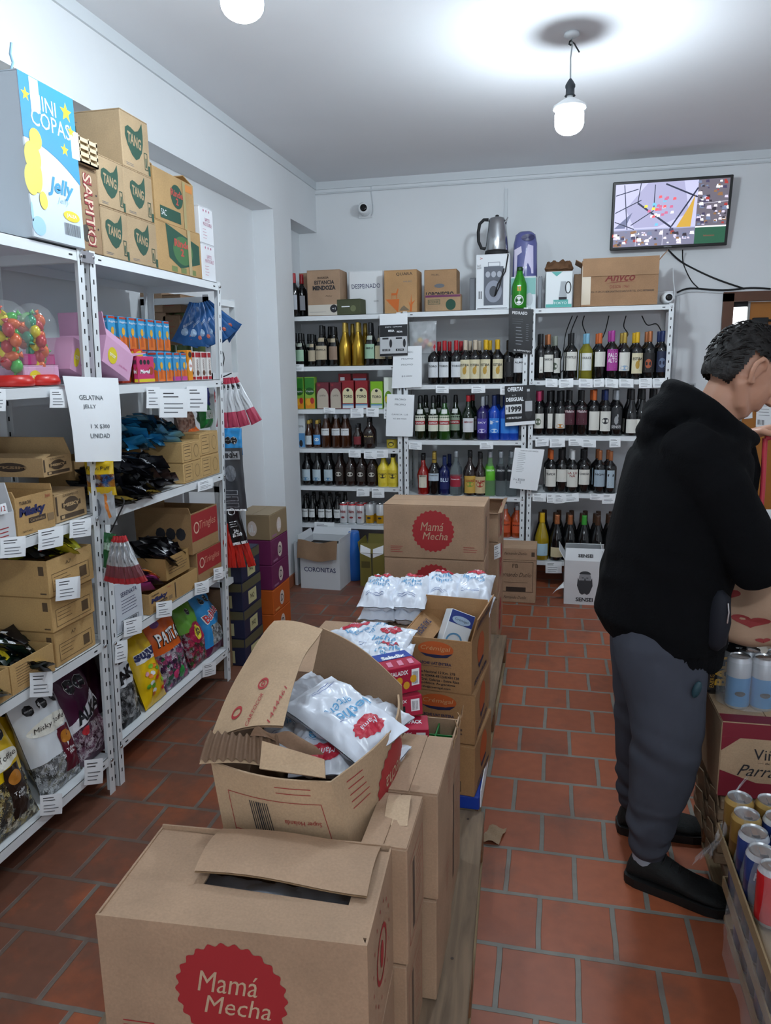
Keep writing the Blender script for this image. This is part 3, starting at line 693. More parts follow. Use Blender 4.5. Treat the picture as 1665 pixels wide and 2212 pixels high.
# brick cartons
def brick(name, label, group, x, y, z, w, d, h, base, parts_, rotz=0, lying=False):
    t = thing(name, label, 'carton', group, (x, y, z), rotz)
    ob('carton_body', MB().bbox(-w / 2, w / 2, 0, d, 0, h, M(base, .4), .002), t)
    ink = Ink(planar((-w / 2, 0, 0), (1, 0, 0), (0, 0, 1)), .0006)
    for p_ in parts_: p_(ink, w, h)
    ink.put(t); return t
def f_juice(ink, w, h):
    ink.rect(.002, h * .62, w - .002, h * .97, M('#2f7d2a', .4)); ink.disc(w * .5, h * .55, w * .46, h * .12, M('#1f5a1c', .4), .0002); ink.rect(.002, .003, w - .002, h * .33, M('#d9891e', .4))
    ink.disc(w * .35, h * .22, w * .25, h * .11, M('#e8a72a', .4), .0003); ink.disc(w * .72, h * .26, w * .2, h * .1, M('#b5302a', .4), .0004); ink.text('Cepita', w * .5, h * .55, h * .07, PAPER, w * .75, shear=.2, lift=.0008)
def f_taupe(ink, w, h):
    ink.disc(w * .5, h * .42, w * .47, h * .36, M('#b8ac9c', .5), n=20); ink.rect(w * .04, .004, w * .96, h * .42, M('#b8ac9c', .5), .0002); ink.disc(w * .22, h * .9, w * .12, h * .05, M('#8c2a35', .5)); ink.text('UVITA', w * .5, h * .5, h * .06, INK, w * .5); ink.lines(w * .15, h * .3, w * .85, 4, h * .06, .0015, M('#857a6c', .6))
def f_toro(ink, w, h):
    ink.disc(w * .5, h * .55, w * .45, h * .2, M('#d9cfa6', .5), n=20); ink.rect(w * .05, h * .2, w * .95, h * .55, M('#d9cfa6', .5), .0002); ink.disc(w * .5, h * .66, w * .12, h * .05, INK, .0005); ink.text('TORO', w * .5, h * .44, h * .1, INK, w * .75, bold=.03, lift=.0008)
    ink.rect(w * .03, .004, w * .97, h * .17, M('#c9d3da', .5), .0003); ink.rect(w * .03, h * .12, w * .97, h * .17, M('#5f8db0', .5), .0005)
def f_lime(ink, w, h): ink.disc(w * .5, h * .35, w * .42, h * .22, M('#6d9a1c', .5), n=16); ink.disc(w * .3, h * .3, w * .2, h * .1, M('#d8c22a', .5), .0004)
CG = 'drink cartons on the corner rack'
def bk(px0, px1, pyt, z, pyb, Y): a = P(px0, pyb, Y=Y); c = P(px1, pyb, Y=Y); t_ = P((px0 + px1) / 2, pyt, Y=Y); return (a.x + c.x) / 2, c.x - a.x - .003, t_.z - z
for i, (a, c, tp, base, fn, d) in enumerate([(637, 657, 815, '#7fae3a', f_juice, 'green and orange juice carton'), (659, 681, 814, '#8db544', f_juice, 'green and orange juice carton'),
        (684, 711, 826, '#6a2430', f_taupe, 'taupe wine carton'), (713, 738, 826, '#6a2430', f_taupe, 'taupe wine carton'), (739, 765, 822, '#8e1d26', f_toro, 'red wine carton'),
        (767, 795, 822, '#8e1d26', f_toro, 'red wine carton'), (800, 827, 824, '#7fb51e', f_toro, 'lime green wine carton'), (829, 849, 815, '#dfe6d8', f_lime, 'white and green wine carton')]):
    x, w_, h_ = bk(a, c, tp, SL[3], 880, RY + .04)
    brick('drink_carton', '%s, %s from left on the second corner shelf' % (d, ordn(i)), CG, x, RY + .04, SL[3], w_, .065, min(h_, .25), base, [fn])
for i, (a, c, s_) in enumerate(((735, 762, 0), (765, 796, 1))):
    x, w_, h_ = bk(a, c, 806, SL[3], 880, RY + .16)
    brick('drink_carton', 'red carton %s, standing behind the wine cartons' % ('with a small white tag' if not s_ else 'with a pale blue stripe'), CG, x, RY + .125, SL[3], w_, .065, .255, '#97222c', [lambda k, w, h, s_=s_: k.rect(w * .15, h * .80, w * .5, h * .9, PAPER) if not s_ else k.rect(w * .05, h * .78, w * .95, h * .86, M('#9fb4cf', .5))])
x, w_, h_ = bk(641, 660, 893, SL[2], 962, RY + .05)
brick('drink_carton', 'white and blue box at the left end of the third corner shelf', CG, x, RY + .05, SL[2], w_, .06, h_, '#dce3e8', [lambda k, w, h: (k.rect(.002, .003, w - .002, h * .42, M('#5f9bd0', .5)), k.text('TERMA', w * .5, h * .62, h * .06, INK, w * .7), k.disc(w * .5, h * .12, w * .2, h * .1, INK, .0005))])
p = P(846, 962, Y=RY + .07); o = thing('tin', 'low yellow tin with a dark oval on the third corner shelf', 'tin', None, (p.x, RY + .08, SL[2]))
ob('tin_body', MB().lathe([(.038, 0), (.04, .003), (.04, .06), (.037, .063)], M('#c9b235', .4), 20), o); k = Ink(cylsurf([(.04, 0), (.04, .07)]), .0003); k.disc(0, .03, .022, .017, M('#3c361c', .5)); k.disc(0, .028, .015, .01, M('#c9b235', .4), .0004); k.put(o)
# --- middle rack
TO = W_('wine bottle, red capsule, white label', cap='red', lab='#d7dade', txt='TORO', h=.295, r=.039, lz=(.16, .52)) ; TO['lab'] = '#d7dade'
MV = dict(d='wine bottle, pale capsule, cream figure label', glass='black', cap='cork', lab='#d9cfae', emb=('figure', '#b9923a'), h=.295, r=.039, lz=(.12, .56), txt='ESTIBA'); MY = dict(MV, d='wine bottle, yellow capsule, cream figure label', cap='yellow')
row('middle rack', 'top shelf', SM[3], 826, [(937, dict(TO, back=1)), (960, dict(TO, back=1)), (985, dict(TO, back=1)), (1005, dict(MV, back=1)), (1026, dict(MV, back=1)), (1049, dict(MY, back=1)), (1074, dict(MY)),
    (1099, dict(d='all black wine bottle', glass='black', cap='black', lab='#17171a', ink='#8d8d90', h=.29, r=.038)), (1120, dict(d='wine bottle, black capsule, white label', glass='black', cap='black', lab='#d3d5d8', h=.28, r=.041, lz=(.26, .60), txt='ALMA'))], 'wine bottles on the top shelf of the middle rack')
GA = dict(d='green vermouth bottle, red banded label', glass='darkgreen', shape='liquor', cap='black', lab='#dcdccb', band='#a8242c', ink='#f0f0f0', txt='GANCIA', ty=.54, th=.12, h=.305, r=.04, lz=(.2, .56), neck='#dfe2df', capz=.84)
row('middle rack', 'second shelf', SM[2], 947, [(908, dict(GA, back=1)), (936, dict(GA, back=1)), (960, dict(GA, glass='green')),
    (984, dict(GA, d='darker green vermouth bottle, set back', lab='#8fa08b', yo=.13)),
    (1011, dict(d='bottle, red cap, white label', glass='darkgreen', shape='liquor', cap='red', lab='#d9dadd', txt='AMERICANO', ink='#8b2430', h=.305, r=.042, lz=(.18, .5), back=1)),
    (1042, dict(d='violet liqueur bottle, silver cap', glass='violet', shape='bordeaux', cap='silver', lab='#4f46a0', emb=('low', '#c9c4e6'), txt='SKY', ink='#e3e2f2', h=.30, r=.038, back=1)),
    (1067, dict(d='bright blue bottle', glass='blue', shape='bordeaux', cap='navy', lab='#2f7fd8', txt='P', th=.25, ink='#dfeafa', h=.305, r=.038, emb=('low', '#bcd8f5'), back=1, plain=1)),
    (1091, dict(d='bright blue bottle', glass='blue', shape='bordeaux', cap='navy', lab='#2f7fd8', h=.30, r=.037, plain=1)), (1108, dict(d='bright blue bottle, partly behind offer poster', glass='blue', shape='bordeaux', cap='navy', lab='#2a74cf', h=.30, r=.037, plain=1))], 'bottles on the second shelf of the middle rack')
row('middle rack', 'third shelf', SM[1], 1066, [(914, dict(d='red aperitif bottle, tall white label', glass='red', shape='bulge', cap='black', lab='#ddd8c4', txt='AMERICANO', ink='#28201f', h=.285, r=.041, lz=(.18, .5), lw=.7, ty=.92)),
    (938, dict(d='dark bitter bottle, gold capsule', glass='black', shape='liquor', cap='gold', lab='#b9c8d6', txt='CAMPARI', h=.30, r=.042, lz=(.34, .52), capz=.76)),
    (960, dict(d='dark blue bottle', glass='navy', shape='bordeaux', cap='navy', lab='#14205c', txt='BLU', ink='#cfe0f4', th=.3, h=.27, r=.037, back=1, plain=1)),
    (985, dict(d='clear bottle with red label', glass='clear', shape='liquor', cap='silver', lab='#9c2036', txt='Amarula', ink='#f1d6da', h=.31, r=.042, lz=(.2, .45), plain=1)),
    (1015, dict(d='wide dark bottle, colourful oval label', glass='brown', shape='bulge', cap='black', lab='#c9a24c', emb=('oval', '#7d9a3a'), ink='#9b2b25', txt='CANIONET', h=.31, r=.046, lz=(.06, .46))),
    (1037, dict(d='dark bottle, red and cream label', glass='brown', shape='bulge', cap='black', lab='#cbb48a', emb=('oval', '#a8392c'), ink='#9b2b25', txt='RUM', h=.30, r=.042, lz=(.06, .46))),
    (1058, dict(d='clear bottle, lime green label', glass='clearlime', shape='liquor', cap='silver', lab='#5fb52a', txt='SERNOVA', ink='#eef7e6', h=.31, r=.036, lz=(.36, .68), plain=1)),
    (1081, dict(d='clear vodka bottle, black label', glass='clear', shape='liquor', cap='silver', lab='#1b1d22', txt='SERNOVA', ink='#e4e6e8', h=.31, r=.036, lz=(.36, .68), plain=1)),
    (1104, dict(d='clear vodka bottle, black label, next to list', glass='clear', shape='liquor', cap='silver', lab='#1b1d22', txt='SERNOVA', ink='#e4e6e8', h=.31, r=.036, lz=(.36, .68), plain=1))], 'spirit bottles on the third shelf of the middle rack')
row('middle rack', 'lowest shelf', SM[0], 1162, [(1066, dict(d='small clear bottle, blue label', glass='clear', shape='liquor', cap='silver', lab='#27408f', h=.22, r=.036, lz=(.3, .6), txt='VODKA', ink='#dfe6f2')),
    (1091, dict(d='orange red rum bottle', glass='rum', shape='liquor', cap='silver', lab='#c8512a', txt='MORGAN', ink='#2b1512', h=.235, r=.04)), (1116, dict(d='orange red rum bottle, near post', glass='rum', shape='liquor', cap='silver', lab='#c8512a', txt='MORGAN', ink='#2b1512', h=.225, r=.036))], 'rum bottles on the lowest shelf of the middle rack')
# --- right rack
row('wine rack', 'top shelf', SR[3], 812, [(1167, W_('wine bottle, black capsule', cap='black', lw=.3, h=.305)), (1183, W_('wine bottle, orange capsule, white label', cap='copper', h=.30, lz=(.18, .56), txt='TRAPICHE')), (1198, W_('wine bottle, striped capsule', cap='stripe', h=.29, emb=('blob', '#4e5a4a'), yo=.1)),
    (1233, W_('wine bottle, black capsule, white label', cap='black', h=.305, txt='PORTILLO', lz=(.2, .6))), (1266, dict(d='pale white wine, light blue capsule', glass='straw', cap='lightblue', lab='#dfe1dd', h=.30, r=.036, lz=(.2, .58), txt='DULCE')),
    (1293, W_('wine bottle, orange capsule, square label', cap='orange', h=.30, lz=(.28, .60))), (1320, dict(d='wine bottle, magenta label and capsule', glass='black', cap='magenta', lab='#a83c93', ink='#f2e9f1', txt='PALO\nALTO', th=.45, ty=.6, h=.315, r=.039, lz=(.18, .62))),
    (1346, W_('wine bottle, gold capsule, pale label', cap='gold', h=.30, lz=(.18, .58), emb=('low', '#8fa8c4'), back=1)), (1373, dict(MV, d='wine bottle, yellow capsule, cream figure label', cap='yellow', back=1, h=.30)),
    (1400, dict(d='wine bottle, copper capsule, dark label', glass='black', cap='copper', lab='#1c1a1c', emb=('blob', '#a8512f'), ink='#b9b9b9', h=.305, r=.039, lz=(.14, .55), back=1)),
    (1427, dict(d='navy wine bottle, blue capsule', glass='black', cap='navy', lab='#17203c', emb=('blob', '#5c6a86'), ink='#b9a24c', h=.305, r=.04, lz=(.14, .58), back=1))], 'wine bottles on the top shelf of the right rack')
row('wine rack', 'second shelf', SR[2], 938, [(1163, W_('wine bottle, pink capsule, cream label', cap='pink', h=.295, emb=('blob', '#5e6a56'), back=1)), (1187, W_('wine bottle, narrow label', cap='black', lw=.4, h=.295, back=1)), (1209, W_('wine bottle, white label, orange corner', cap='black', h=.295, emb=('low', '#c07a2c'), back=1)),
    (1229, dict(d='wine bottle, maroon label', glass='black', cap='black', lab='#4a1a28', ink='#d9c9cd', txt='Vilafañe', h=.30, r=.04, lz=(.24, .66))), (1255, dict(d='wine bottle, maroon label', glass='black', cap='black', lab='#4a1a28', ink='#d9c9cd', txt='Vilafañe', h=.30, r=.04, lz=(.24, .66))),
    (1281, W_('wine bottle, orange capsule, white label', cap='orange', h=.30, lz=(.12, .54), back=1)), (1306, W_('wine bottle, large emblem label', cap='navy', h=.30, emb=('oval', '#26282c'), lz=(.1, .54), back=1)),
    (1330, dict(d='black wine bottle, grey portrait label', glass='black', cap='silver', lab='#26272a', emb=('figure', '#9a9b9d'), ink='#c9c9ca', h=.30, r=.039, txt='SENSEI', ty=.12, back=1, lz=(.14, .62))),
    (1362, W_('wine bottle, low cream label', cap='black', h=.305, lz=(.06, .36), shape='burgundy', r=.042)), (1385, W_('wine bottle, cream label', cap='black', h=.305, lz=(.06, .36), shape='burgundy', r=.042)), (1410, W_('wine bottle, cream label, near post', cap='black', h=.305, lz=(.06, .36)))], 'wine bottles on the second shelf of the right rack')
row('wine rack', 'third shelf', SR[1], 1062, [(1189, W_('wine bottle, orange capsule, white label', cap='orange', h=.29, txt='TRAPICHE', lz=(.14, .56), r=.04)), (1212, W_('wine bottle, black capsule, wide label', cap='black', h=.29, lz=(.26, .56), r=.039, back=1)), (1235, W_('wine bottle, white capsule, red letters', cap='white', h=.29, ink='#8c3a34', txt='LA LU\nNA', th=.3, r=.041, lz=(.14, .56))),
    (1260, W_('wine bottle, black capsule, cream label', cap='black', h=.29, r=.04, lz=(.2, .56), txt='COSECHA', back=1)), (1293, dict(d='wine bottle, copper capsule, blue grey label', glass='black', cap='copper', lab='#9fb0bd', h=.29, r=.04, lz=(.16, .56), txt='NQN')), (1316, dict(d='wine bottle, copper capsule, pale blue label', glass='black', cap='copper', lab='#a9bac6', h=.285, r=.04, lw=.6, lz=(.14, .56), txt='N'))], 'wine bottles on the third shelf of the right rack')
CH = dict(glass='black', shape='champagne', cap='brown', h=.32, r=.047, lab=None, capz=.8)
DCH = dict(CH, d='dark sparkling wine bottle')
row('wine rack', 'lowest shelf', SR[0], 1205, [(1169, dict(CH, d='golden sparkling wine, light blue label', glass='golden', cap='yellow', lab='#a9c9d8', lz=(.1, .36), h=.33, back=1, bst=DCH)), (1201, dict(CH, d='sparkling wine, copper neck, cream label', cap='copper', lab='#cdbf99', lz=(.08, .3), back=1, bst=DCH)),
    (1229, dict(CH, d='sparkling wine, copper neck', cap='copper', back=1, bst=DCH)), (1259, dict(CH, d='sparkling wine, green neck', cap='green', back=1, bst=DCH)), (1288, dict(CH, d='dark sparkling wine bottle, pale low label', lab='#c9c9c5', lz=(.08, .26), back=1, bst=DCH)), (1316, dict(CH, d='dark sparkling wine bottle', back=1, bst=DCH))], 'sparkling wine on the lowest shelf of the right rack')
# ================================================================ on top of the back racks
def fb(pl, pyt, pr_, Y, z0, depth):
    """axis box whose front (Y plane) spans pixels pl..pr_ with its top at pyt, standing at height z0"""
    a = P(pl, pyt, Y=Y); c = P(pr_, pyt, Y=Y); return (a.x, c.x, Y, Y + depth, z0, (a.z + c.z) / 2)
def mk(t, b, side, fn, name='printing'):
    s_, w_, h_ = face(b, side); k = Ink(s_); fn(k, w_, h_); return k.put(t, name)
ZT = 1.95
SHELFTOP = 'cartons on top of the back racks'
row_y = RY + .03
for i, px in enumerate((637, 646)):
    p = P(px, 672, Y=RY + .06); bottle(dict(glass='black', cap='red', lab='#b9bdc4', h=.30, r=.036), p.x, RY + .06 + .08 * i, SL[5], 'wine bottle with red capsule on top of the corner rack, %s' % ('nearest the pillar' if i == 0 else 'second from the pillar'), 'wine bottles on top of the corner rack')
t, L = carton('carton', 'brown carton mostly hidden behind red capped bottles on the corner rack', 'box', SHELFTOP, fb(645, 590, 664, RY + .2, SL[5], .15), CARD)
t, L = carton('wine_carton', 'brown wine carton with bold black letters and white band, on the corner rack', 'box', SHELFTOP, fb(662, 583, 733, RY + .02, SL[5], .2), CARD)
def f(k, w, h):
    k.text('BODEGA', w * .5, h * .83, h * .045, BROWNINK, w * .34, bold=.03); k.text('ESTANCIA', w * .53, h * .73, h * .085, INK, w * .6, bold=.03); k.text('MENDOZA', w * .52, h * .61, h * .1, INK, w * .7, bold=.05)
    k.text('Malbec', w * .66, h * .43, h * .03, BROWNINK, w * .2, shear=.3); k.rect(.002, .004, w * .97, h * .24, M('#cfc8bc', .7)); k.disc(w * .8, h * .15, w * .115, h * .088, INK, .0004); k.text('+1', w * .8, h * .15, h * .05, PAPER, w * .1, lift=.0009); k.rect(w * .05, h * .08, w * .55, h * .085, GRAYINK, .0004)
mk(t, L, '-y', f)
t, L = carton('small_carton', 'small dark green carton lying in front of the handwritten white box', 'box', None, fb(728, 646, 780, RY + .005, SL[5], .12), card('#4a4f36'), rotz=-.1)
mk(t, L, '-y', lambda k, w, h: (k.rect(w * .2, h * .5, w * .55, h * .56, PAPER), k.disc(w * .7, h * .4, w * .12, h * .2, M('#6f7552', .7))))
t, L = carton('white_box', 'white box with a handwritten word, between the brown cartons', 'box', SHELFTOP, fb(753, 585, 826, RY + .14, SL[5], .18), WHITE)
mk(t, L, '-y', lambda k, w, h: (k.text('DESPEINADO', w * .5, h * .66, h * .1, NAVYINK, w * .85, shear=-.1), k.text('SUAVE', w * .8, h * .32, h * .035, GRAYINK, w * .14)))
t, L = carton('wine_carton', 'tan wine carton with orange triangle and small orange animal drawing', 'box', SHELFTOP, fb(829, 583, 900, RY + .02, SL[5], .2), card('#b98f61'))
ORG = M('#c8641f', .6)
def f(k, w, h):
    k.text('QUARA', w * .62, h * .9, h * .075, INK, w * .5); k.text('MALBEC', w * .72, h * .73, h * .035, GRAYINK, w * .26)
    k.poly([(w * .04, h * .33), (w * .46, h * .33), (w * .42, 0.006)], ORG); k.poly([(w * .22, h * .47), (w * .36, h * .47), (w * .42, h * .58), (w * .44, h * .56), (w * .40, h * .42), (w * .22, h * .42)], ORG)
    for x in (.22, .26, .36, .39): k.rect(w * x, h * .34, w * (x + .012), h * .43, ORG)
    k.poly([(w * .78, .01), (w * .84, .01), (w * .86, h * .2), (w * .95, h * .3), (w * .84, h * .24), (w * .83, h * .45), (w * .8, h * .2), (w * .74, h * .28), (w * .79, h * .14)], ORG); k.poly([(w * .46, h * .06), (w * .78, h * .06), (w * .6, h * .18), (w * .52, h * .13)], M('#7b6a55', .7))
mk(t, L, '-y', f)
t, L = carton('wine_carton', 'brown wine carton with black capital letters behind a purple striped box', 'box', SHELFTOP, fb(916, 582, 986, RY + .1, ZT, .19), card('#ac8660'))
mk(t, L, '-y', lambda k, w, h: (k.text('MALBEC', w * .35, h * .88, h * .035, INK, w * .24), k.disc(w * .47, h * .62, w * .16, h * .05, GRAYINK, n=12), k.text('LOBONEGRO', w * .48, h * .42, h * .12, INK, w * .86, bold=.04)))
t, L = carton('small_carton', 'low tan carton with purple stripe and green patch', 'box', SHELFTOP, fb(918, 636, 995, RY + .01, ZT, .085), card('#a98a68'))
mk(t, L, '-y', lambda k, w, h: (k.rect(.002, h * .84, w - .002, h - .003, M('#6b2a55', .6)), k.frame(w * .08, h * .42, w * .42, h * .7, .003, GREENINK), k.text('RODNIK', w * .25, h * .56, h * .14, GREENINK, w * .28), k.disc(w * .72, h * .38, w * .14, h * .33, GREENINK)))
t, L = carton('appliance_box', 'narrow grey box standing left of the speaker box', 'box', SHELFTOP, fb(1014, 600, 1027, RY + .08, ZT, .1), M('#6b6f76', .5))
# speaker box with kettle
t, L = carton('speaker_box', 'white speaker box printed with a grey speaker, under the steel kettle', 'box', SHELFTOP, fb(1028, 549, 1101, RY + .03, ZT, .18), M('#dde0e4', .45))
def f(k, w, h):
    D = M('#565b66', .5); k.rect(w * .24, h * .08, w * .82, h * .78, D); k.frame(w * .36, h * .78, w * .72, h * .86, .004, M('#878c95', .5)); k.disc(w * .53, h * .33, w * .25, h * .2, M('#8d92a0', .5), .0004); k.disc(w * .53, h * .33, w * .12, h * .1, M('#383c46', .5), .0008)
    for x in (.36, .53, .7): k.disc(w * x, h * .64, w * .07, h * .055, M('#a8acb6', .5), .0004)
    k.text('>', w * .16, h * .93, h * .04, M('#b34336', .6), w * .08); k.text('2x6.5\n100W', w * .1, h * .78, h * .08, INK, w * .13); k.lines(w * .05, h * .03, w * .95, 1, .01, .004, INK, 0); k.tv = 0
    for x in (.09, .15): k.rect(w * x, h * .2, w * (x + .025), h * .34, INK)
mk(t, L, '-y', f)
zb = P(1064, 549, Y=RY + .03).z
p = P(1072, 549, Y=RY + .1); t = thing('kettle', 'brushed steel electric kettle with black handle standing on the speaker box', 'kettle', None, (p.x, RY + .12, zb))
q = MB(); q.lathe([(.078, .03), (.08, .035), (.074, .12), (.062, .2), (.056, .235), (.05, .245), (.03, .252), (.002, .254)], M('#b9bbbe', .22, 1.0), 28, capb=True); ob('steel_body', q, t)
ob('power_base', MB().lathe([(.08, 0), (.084, .004), (.082, .018), (.079, .031), (.06, .031)], RUBBER, 28), t)
ob('handle', MB().tube([(-.058, 0, .238), (-.09, 0, .24), (-.118, 0, .215), (-.128, 0, .16), (-.125, 0, .1), (-.105, 0, .055), (-.078, 0, .05)], .011, RUBBER, 10), t)
ob('spout', MB().loft([((.052, 0, .2), (.0, .022, 0), (.012, 0, .0)), ((.064, 0, .232), (0, .02, 0), (.008, 0, .006)), ((.072, 0, .246), (0, .014, 0), (.005, 0, .004))], M('#b9bbbe', .22, 1.0), 12), t)
ob('lid_knob', MB().lathe([(.012, .252), (.014, .262), (.006, .268)], RUBBER, 12), t)
pts = [Vector((.07, -.03, .02)), Vector((.085, -.1, -.01)), Vector((.07, -.125, -.12)), Vector((.02, -.125, -.2)), Vector((.0, -.122, -.28)), Vector((.03, -.122, -.22)), Vector((.06, -.122, -.1))]
ob('power_cord', MB().tube(pts, .0045, RUBBER, 6), t)
# green beer tin shaped as bottle, teal box, blender box
t, L = carton('appliance_box', 'white box with teal band under the see-through blender pack', 'box', SHELFTOP, fb(1103, 597, 1158, RY + .09, ZT, .17), M('#d7dde2', .45))
mk(t, L, '-y', lambda k, w, h: (k.rect(.003, h * .45, w - .003, h * .95, M('#7fb9b4', .5)), k.disc(w * .75, h * .3, w * .14, h * .2, M('#b9bfc6', .4), .0004)))
zz = P(1130, 597, Y=RY + .09).z
t = thing('blender_pack', 'rounded blender pack with violet and white shapes standing on the teal banded box', 'box', SHELFTOP, (P(1133, 597, Y=RY + .15).x, RY + .16, zz))
q = MB(); N = 16; hh = .3; wdt = .085
q.loft([((0, 0, 0), (wdt, 0, 0), (0, .06, 0)), ((0, 0, .003), (wdt, 0, 0), (0, .06, 0)), ((0, 0, .22), (wdt * .95, 0, 0), (0, .055, 0)), ((0, 0, hh * .93), (wdt * .8, 0, 0), (0, .05, 0)), ((0, 0, hh), (wdt * .5, 0, 0), (0, .03, 0))], M('#5c5f96', .12, coat=.5), 24); ob('plastic_shell', q, t)
k = Ink(lambda x, y, o: Vector((x, -.056 * math.sqrt(max(0, 1 - (x / .09) ** 2)) - .004 - o, y)), .001); k.poly([(-.07, .0), (-.055, .0), (-.05, .14), (-.02, .16), (-.025, .2), (-.072, .18)], M('#d9d2e6', .4)); k.poly([(-.01, .02), (.06, .02), (.055, .2), (.02, .21), (.0, .12)], M('#c9c3df', .4)); k.disc(.02, .255, .045, .022, M('#2c2c58', .4)); k.put(t)
p = P(1121, 662, Y=RY + .03); t = thing('beer_bottle', 'large bright green beer bottle with white emblem, on top of middle rack', 'bottle', None, (p.x, RY + .045, ZT))
GR = M('#2c8a1f', .25, .2); pr_ = [(.046, 0), (.05, .006), (.05, .14), (.047, .165), (.032, .205), (.02, .235), (.019, .25)]
ob('bottle_body', MB().lathe(pr_, GR, 24), t); ob('cap', MB().lathe([(.02, .25), (.021, .252), (.021, .268), (.017, .275)], M('#1c3d1a', .4), 16), t)
k = Ink(cylsurf(pr_), .0006); k.disc(0, .055, .032, .034, M('#e9ede9', .5)); k.ring(0, .055, .026, .004, M('#1d5a22', .5), .0005, ry=.028); k.text('Heineken', 0, .055, .011, M('#17351a', .5), .042, lift=.001, bold=.03); k.rect(-.012, .115, .012, .145, M('#d98b1f', .5)); k.rect(-.012, .145, .012, .153, PAPER, .0003); k.rect(-.02, .178, .02, .188, M('#17451a', .5)); k.put(t, 'emblem')
# kettle box
t, L = carton('kettle_box', 'white and teal box printed with a steel kettle', 'box', SHELFTOP, fb(1178, 586, 1236, RY + .04, ZT, .17), M('#dfe4e6', .45), rotz=.05)
def f(k, w, h):
    T_ = M('#4fa8a0', .5); k.poly([(w * .2, h * .99), (w * .62, h * .99), (w * .4, h * .86)], T_); k.rect(.003, .003, w - .003, h * .1, T_); k.rect(w * .3, h * .1, w * .85, h * .22, T_)
    k.poly([(w * .5, h * .28), (w * .8, h * .28), (w * .76, h * .72), (w * .56, h * .72)], M('#9ea3a8', .4), .0004); k.rect(w * .5, h * .22, w * .8, h * .29, INK, .0006); k.ring(w * .84, h * .55, w * .12, w * .04, INK, .0008, ry=h * .17); k.text('TOKYO', w * .55, h * .13, h * .07, M('#e9f3f2', .5), w * .5, lift=.001)
mk(t, L, '-y', f)
t = thing('paper_bag', 'crumpled brown paper bag lying on the kettle box', 'bag', None, (P(1207, 586, Y=RY + .1).x, RY + .12, P(1207, 586, Y=RY + .04).z))
q = MB(); pillow(q, .2, .13, .085, M('#6b4a2f', .8), T=Matrix.Translation((0, .06, .03)) @ Matrix.Rotation(R_(10), 4, 'X'), wr=.02, seed=4); ob('bag_body', q, t)
t, L = carton('appliance_box', 'thin grey box leaning left of the kettle box', 'box', SHELFTOP, fb(1163, 597, 1171, RY + .1, ZT, .12), M('#7c8088', .5))
t, L = carton('carton', 'grey brown carton seen edge on between kettle box and big carton', 'box', SHELFTOP, fb(1240, 592, 1257, RY + .12, ZT, .14), CARDD)
b = fb(1258, 566, 1424, RY + .02, ZT, .26)
t, L = carton('wide_carton', 'wide brown carton with red printed letters and one raised flap, below the screen', 'box', SHELFTOP, b, card('#a07a58'), flaps={'-y': (6, .03), '+y': (4, .05), '+x': (40, .08), '-x': (60, .05)})
def f(k, w, h):
    RB = M('#7f332c', .7); k.text('Ahvco', w * .5, h * .66, h * .2, RB, w * .4, shear=.3, bold=.02); k.poly([(w * .3, h * .52), (w * .5, h * .56), (w * .72, h * .55), (w * .5, h * .54)], RB); k.text('DESDE 1961', w * .5, h * .44, h * .07, RB, w * .25); k.text('RN.19 KM.275 BERGANTINOS SANTA FE TEL. 0342 0800888888', w * .54, h * .33, h * .045, INK, w * .82)
    k.rect(w * .0, h * .04, w * .12, h * .94, M('#c2b096', .2))
mk(t, L, '-y', f)
q = MB(); a_ = L
o = MB().box(L[0] + .004, L[1], L[2] - .006, L[2] - .002, L[5] - .085, L[5] + .03, card('#a98360')); ob('folded_flap', o, t)
# ---------------------------------------------------------------- wall screen
b = (P(1314, 392, Y=5.72).x, P(1582, 377, Y=5.72).x)
zt = P(1448, 383, Y=5.72).z; zb_ = P(1437, 541, Y=5.72).z; wS = .775; hS = .447
t = thing('wall_screen', 'flat black television high on the back wall showing camera views', 'television', None, (P(1447, 461, Y=5.72).x, 5.735, P(1447, 461, Y=5.72).z)); t.rotation_euler = (R_(9), 0, 0)
ob('screen_frame', MB().bbox(-wS / 2, wS / 2, -.012, .03, -hS / 2, hS / 2, M('#0b0c0e', .3), .004), t)
ob('wall_mount', MB().box(-.1, .1, .03, .09, -.08, .08, RUBBER), t)
def Em(h, s=1.0):
    k_ = 'em' + h + str(s)
    if k_ in MATS: return MATS[k_]
    m, nt, b = newmat(k_); b.inputs['Base Color'].default_value = (0, 0, 0, 1); b.inputs['Emission Color'].default_value = col(h); b.inputs['Emission Strength'].default_value = s; b.inputs['Roughness'].default_value = .2; return m
k = Ink(planar((-wS / 2, -.012, -hS / 2), (1, 0, 0), (0, 0, 1)), .001); w_, h_ = wS, hS
def R4(x0, y0, x1, y1, c, l=0): k.rect(w_ * x0, h_ * y0, w_ * x1, h_ * y1, Em(c), l)
def PL(pts, c, l=.0005): k.poly([(w_ * x, h_ * y) for x, y in pts], Em(c), l)
def LN(x0, y0, x1, y1, t_, c, l=.001):
    dx, dy = (x1 - x0) * w_, (y1 - y0) * h_; L_ = math.hypot(dx, dy); nx, ny = -dy / L_ * t_, dx / L_ * t_
    k.poly([(x0 * w_ - nx, y0 * h_ - ny), (x1 * w_ - nx, y1 * h_ - ny), (x1 * w_ + nx, y1 * h_ + ny), (x0 * w_ + nx, y0 * h_ + ny)], Em(c), l)
R4(.025, .045, .975, .96, '#8d92b0'); PL([(.025, .3), (.72, .3), (.72, .96), (.025, .96)], '#a7a8c8'); PL([(.12, .6), (.3, .96), (.6, .96), (.66, .5), (.4, .32), (.2, .32)], '#8f8fae', .0008)
PL([(.025, .32), (.18, .55), (.12, .32)], '#5d6280', .0009)
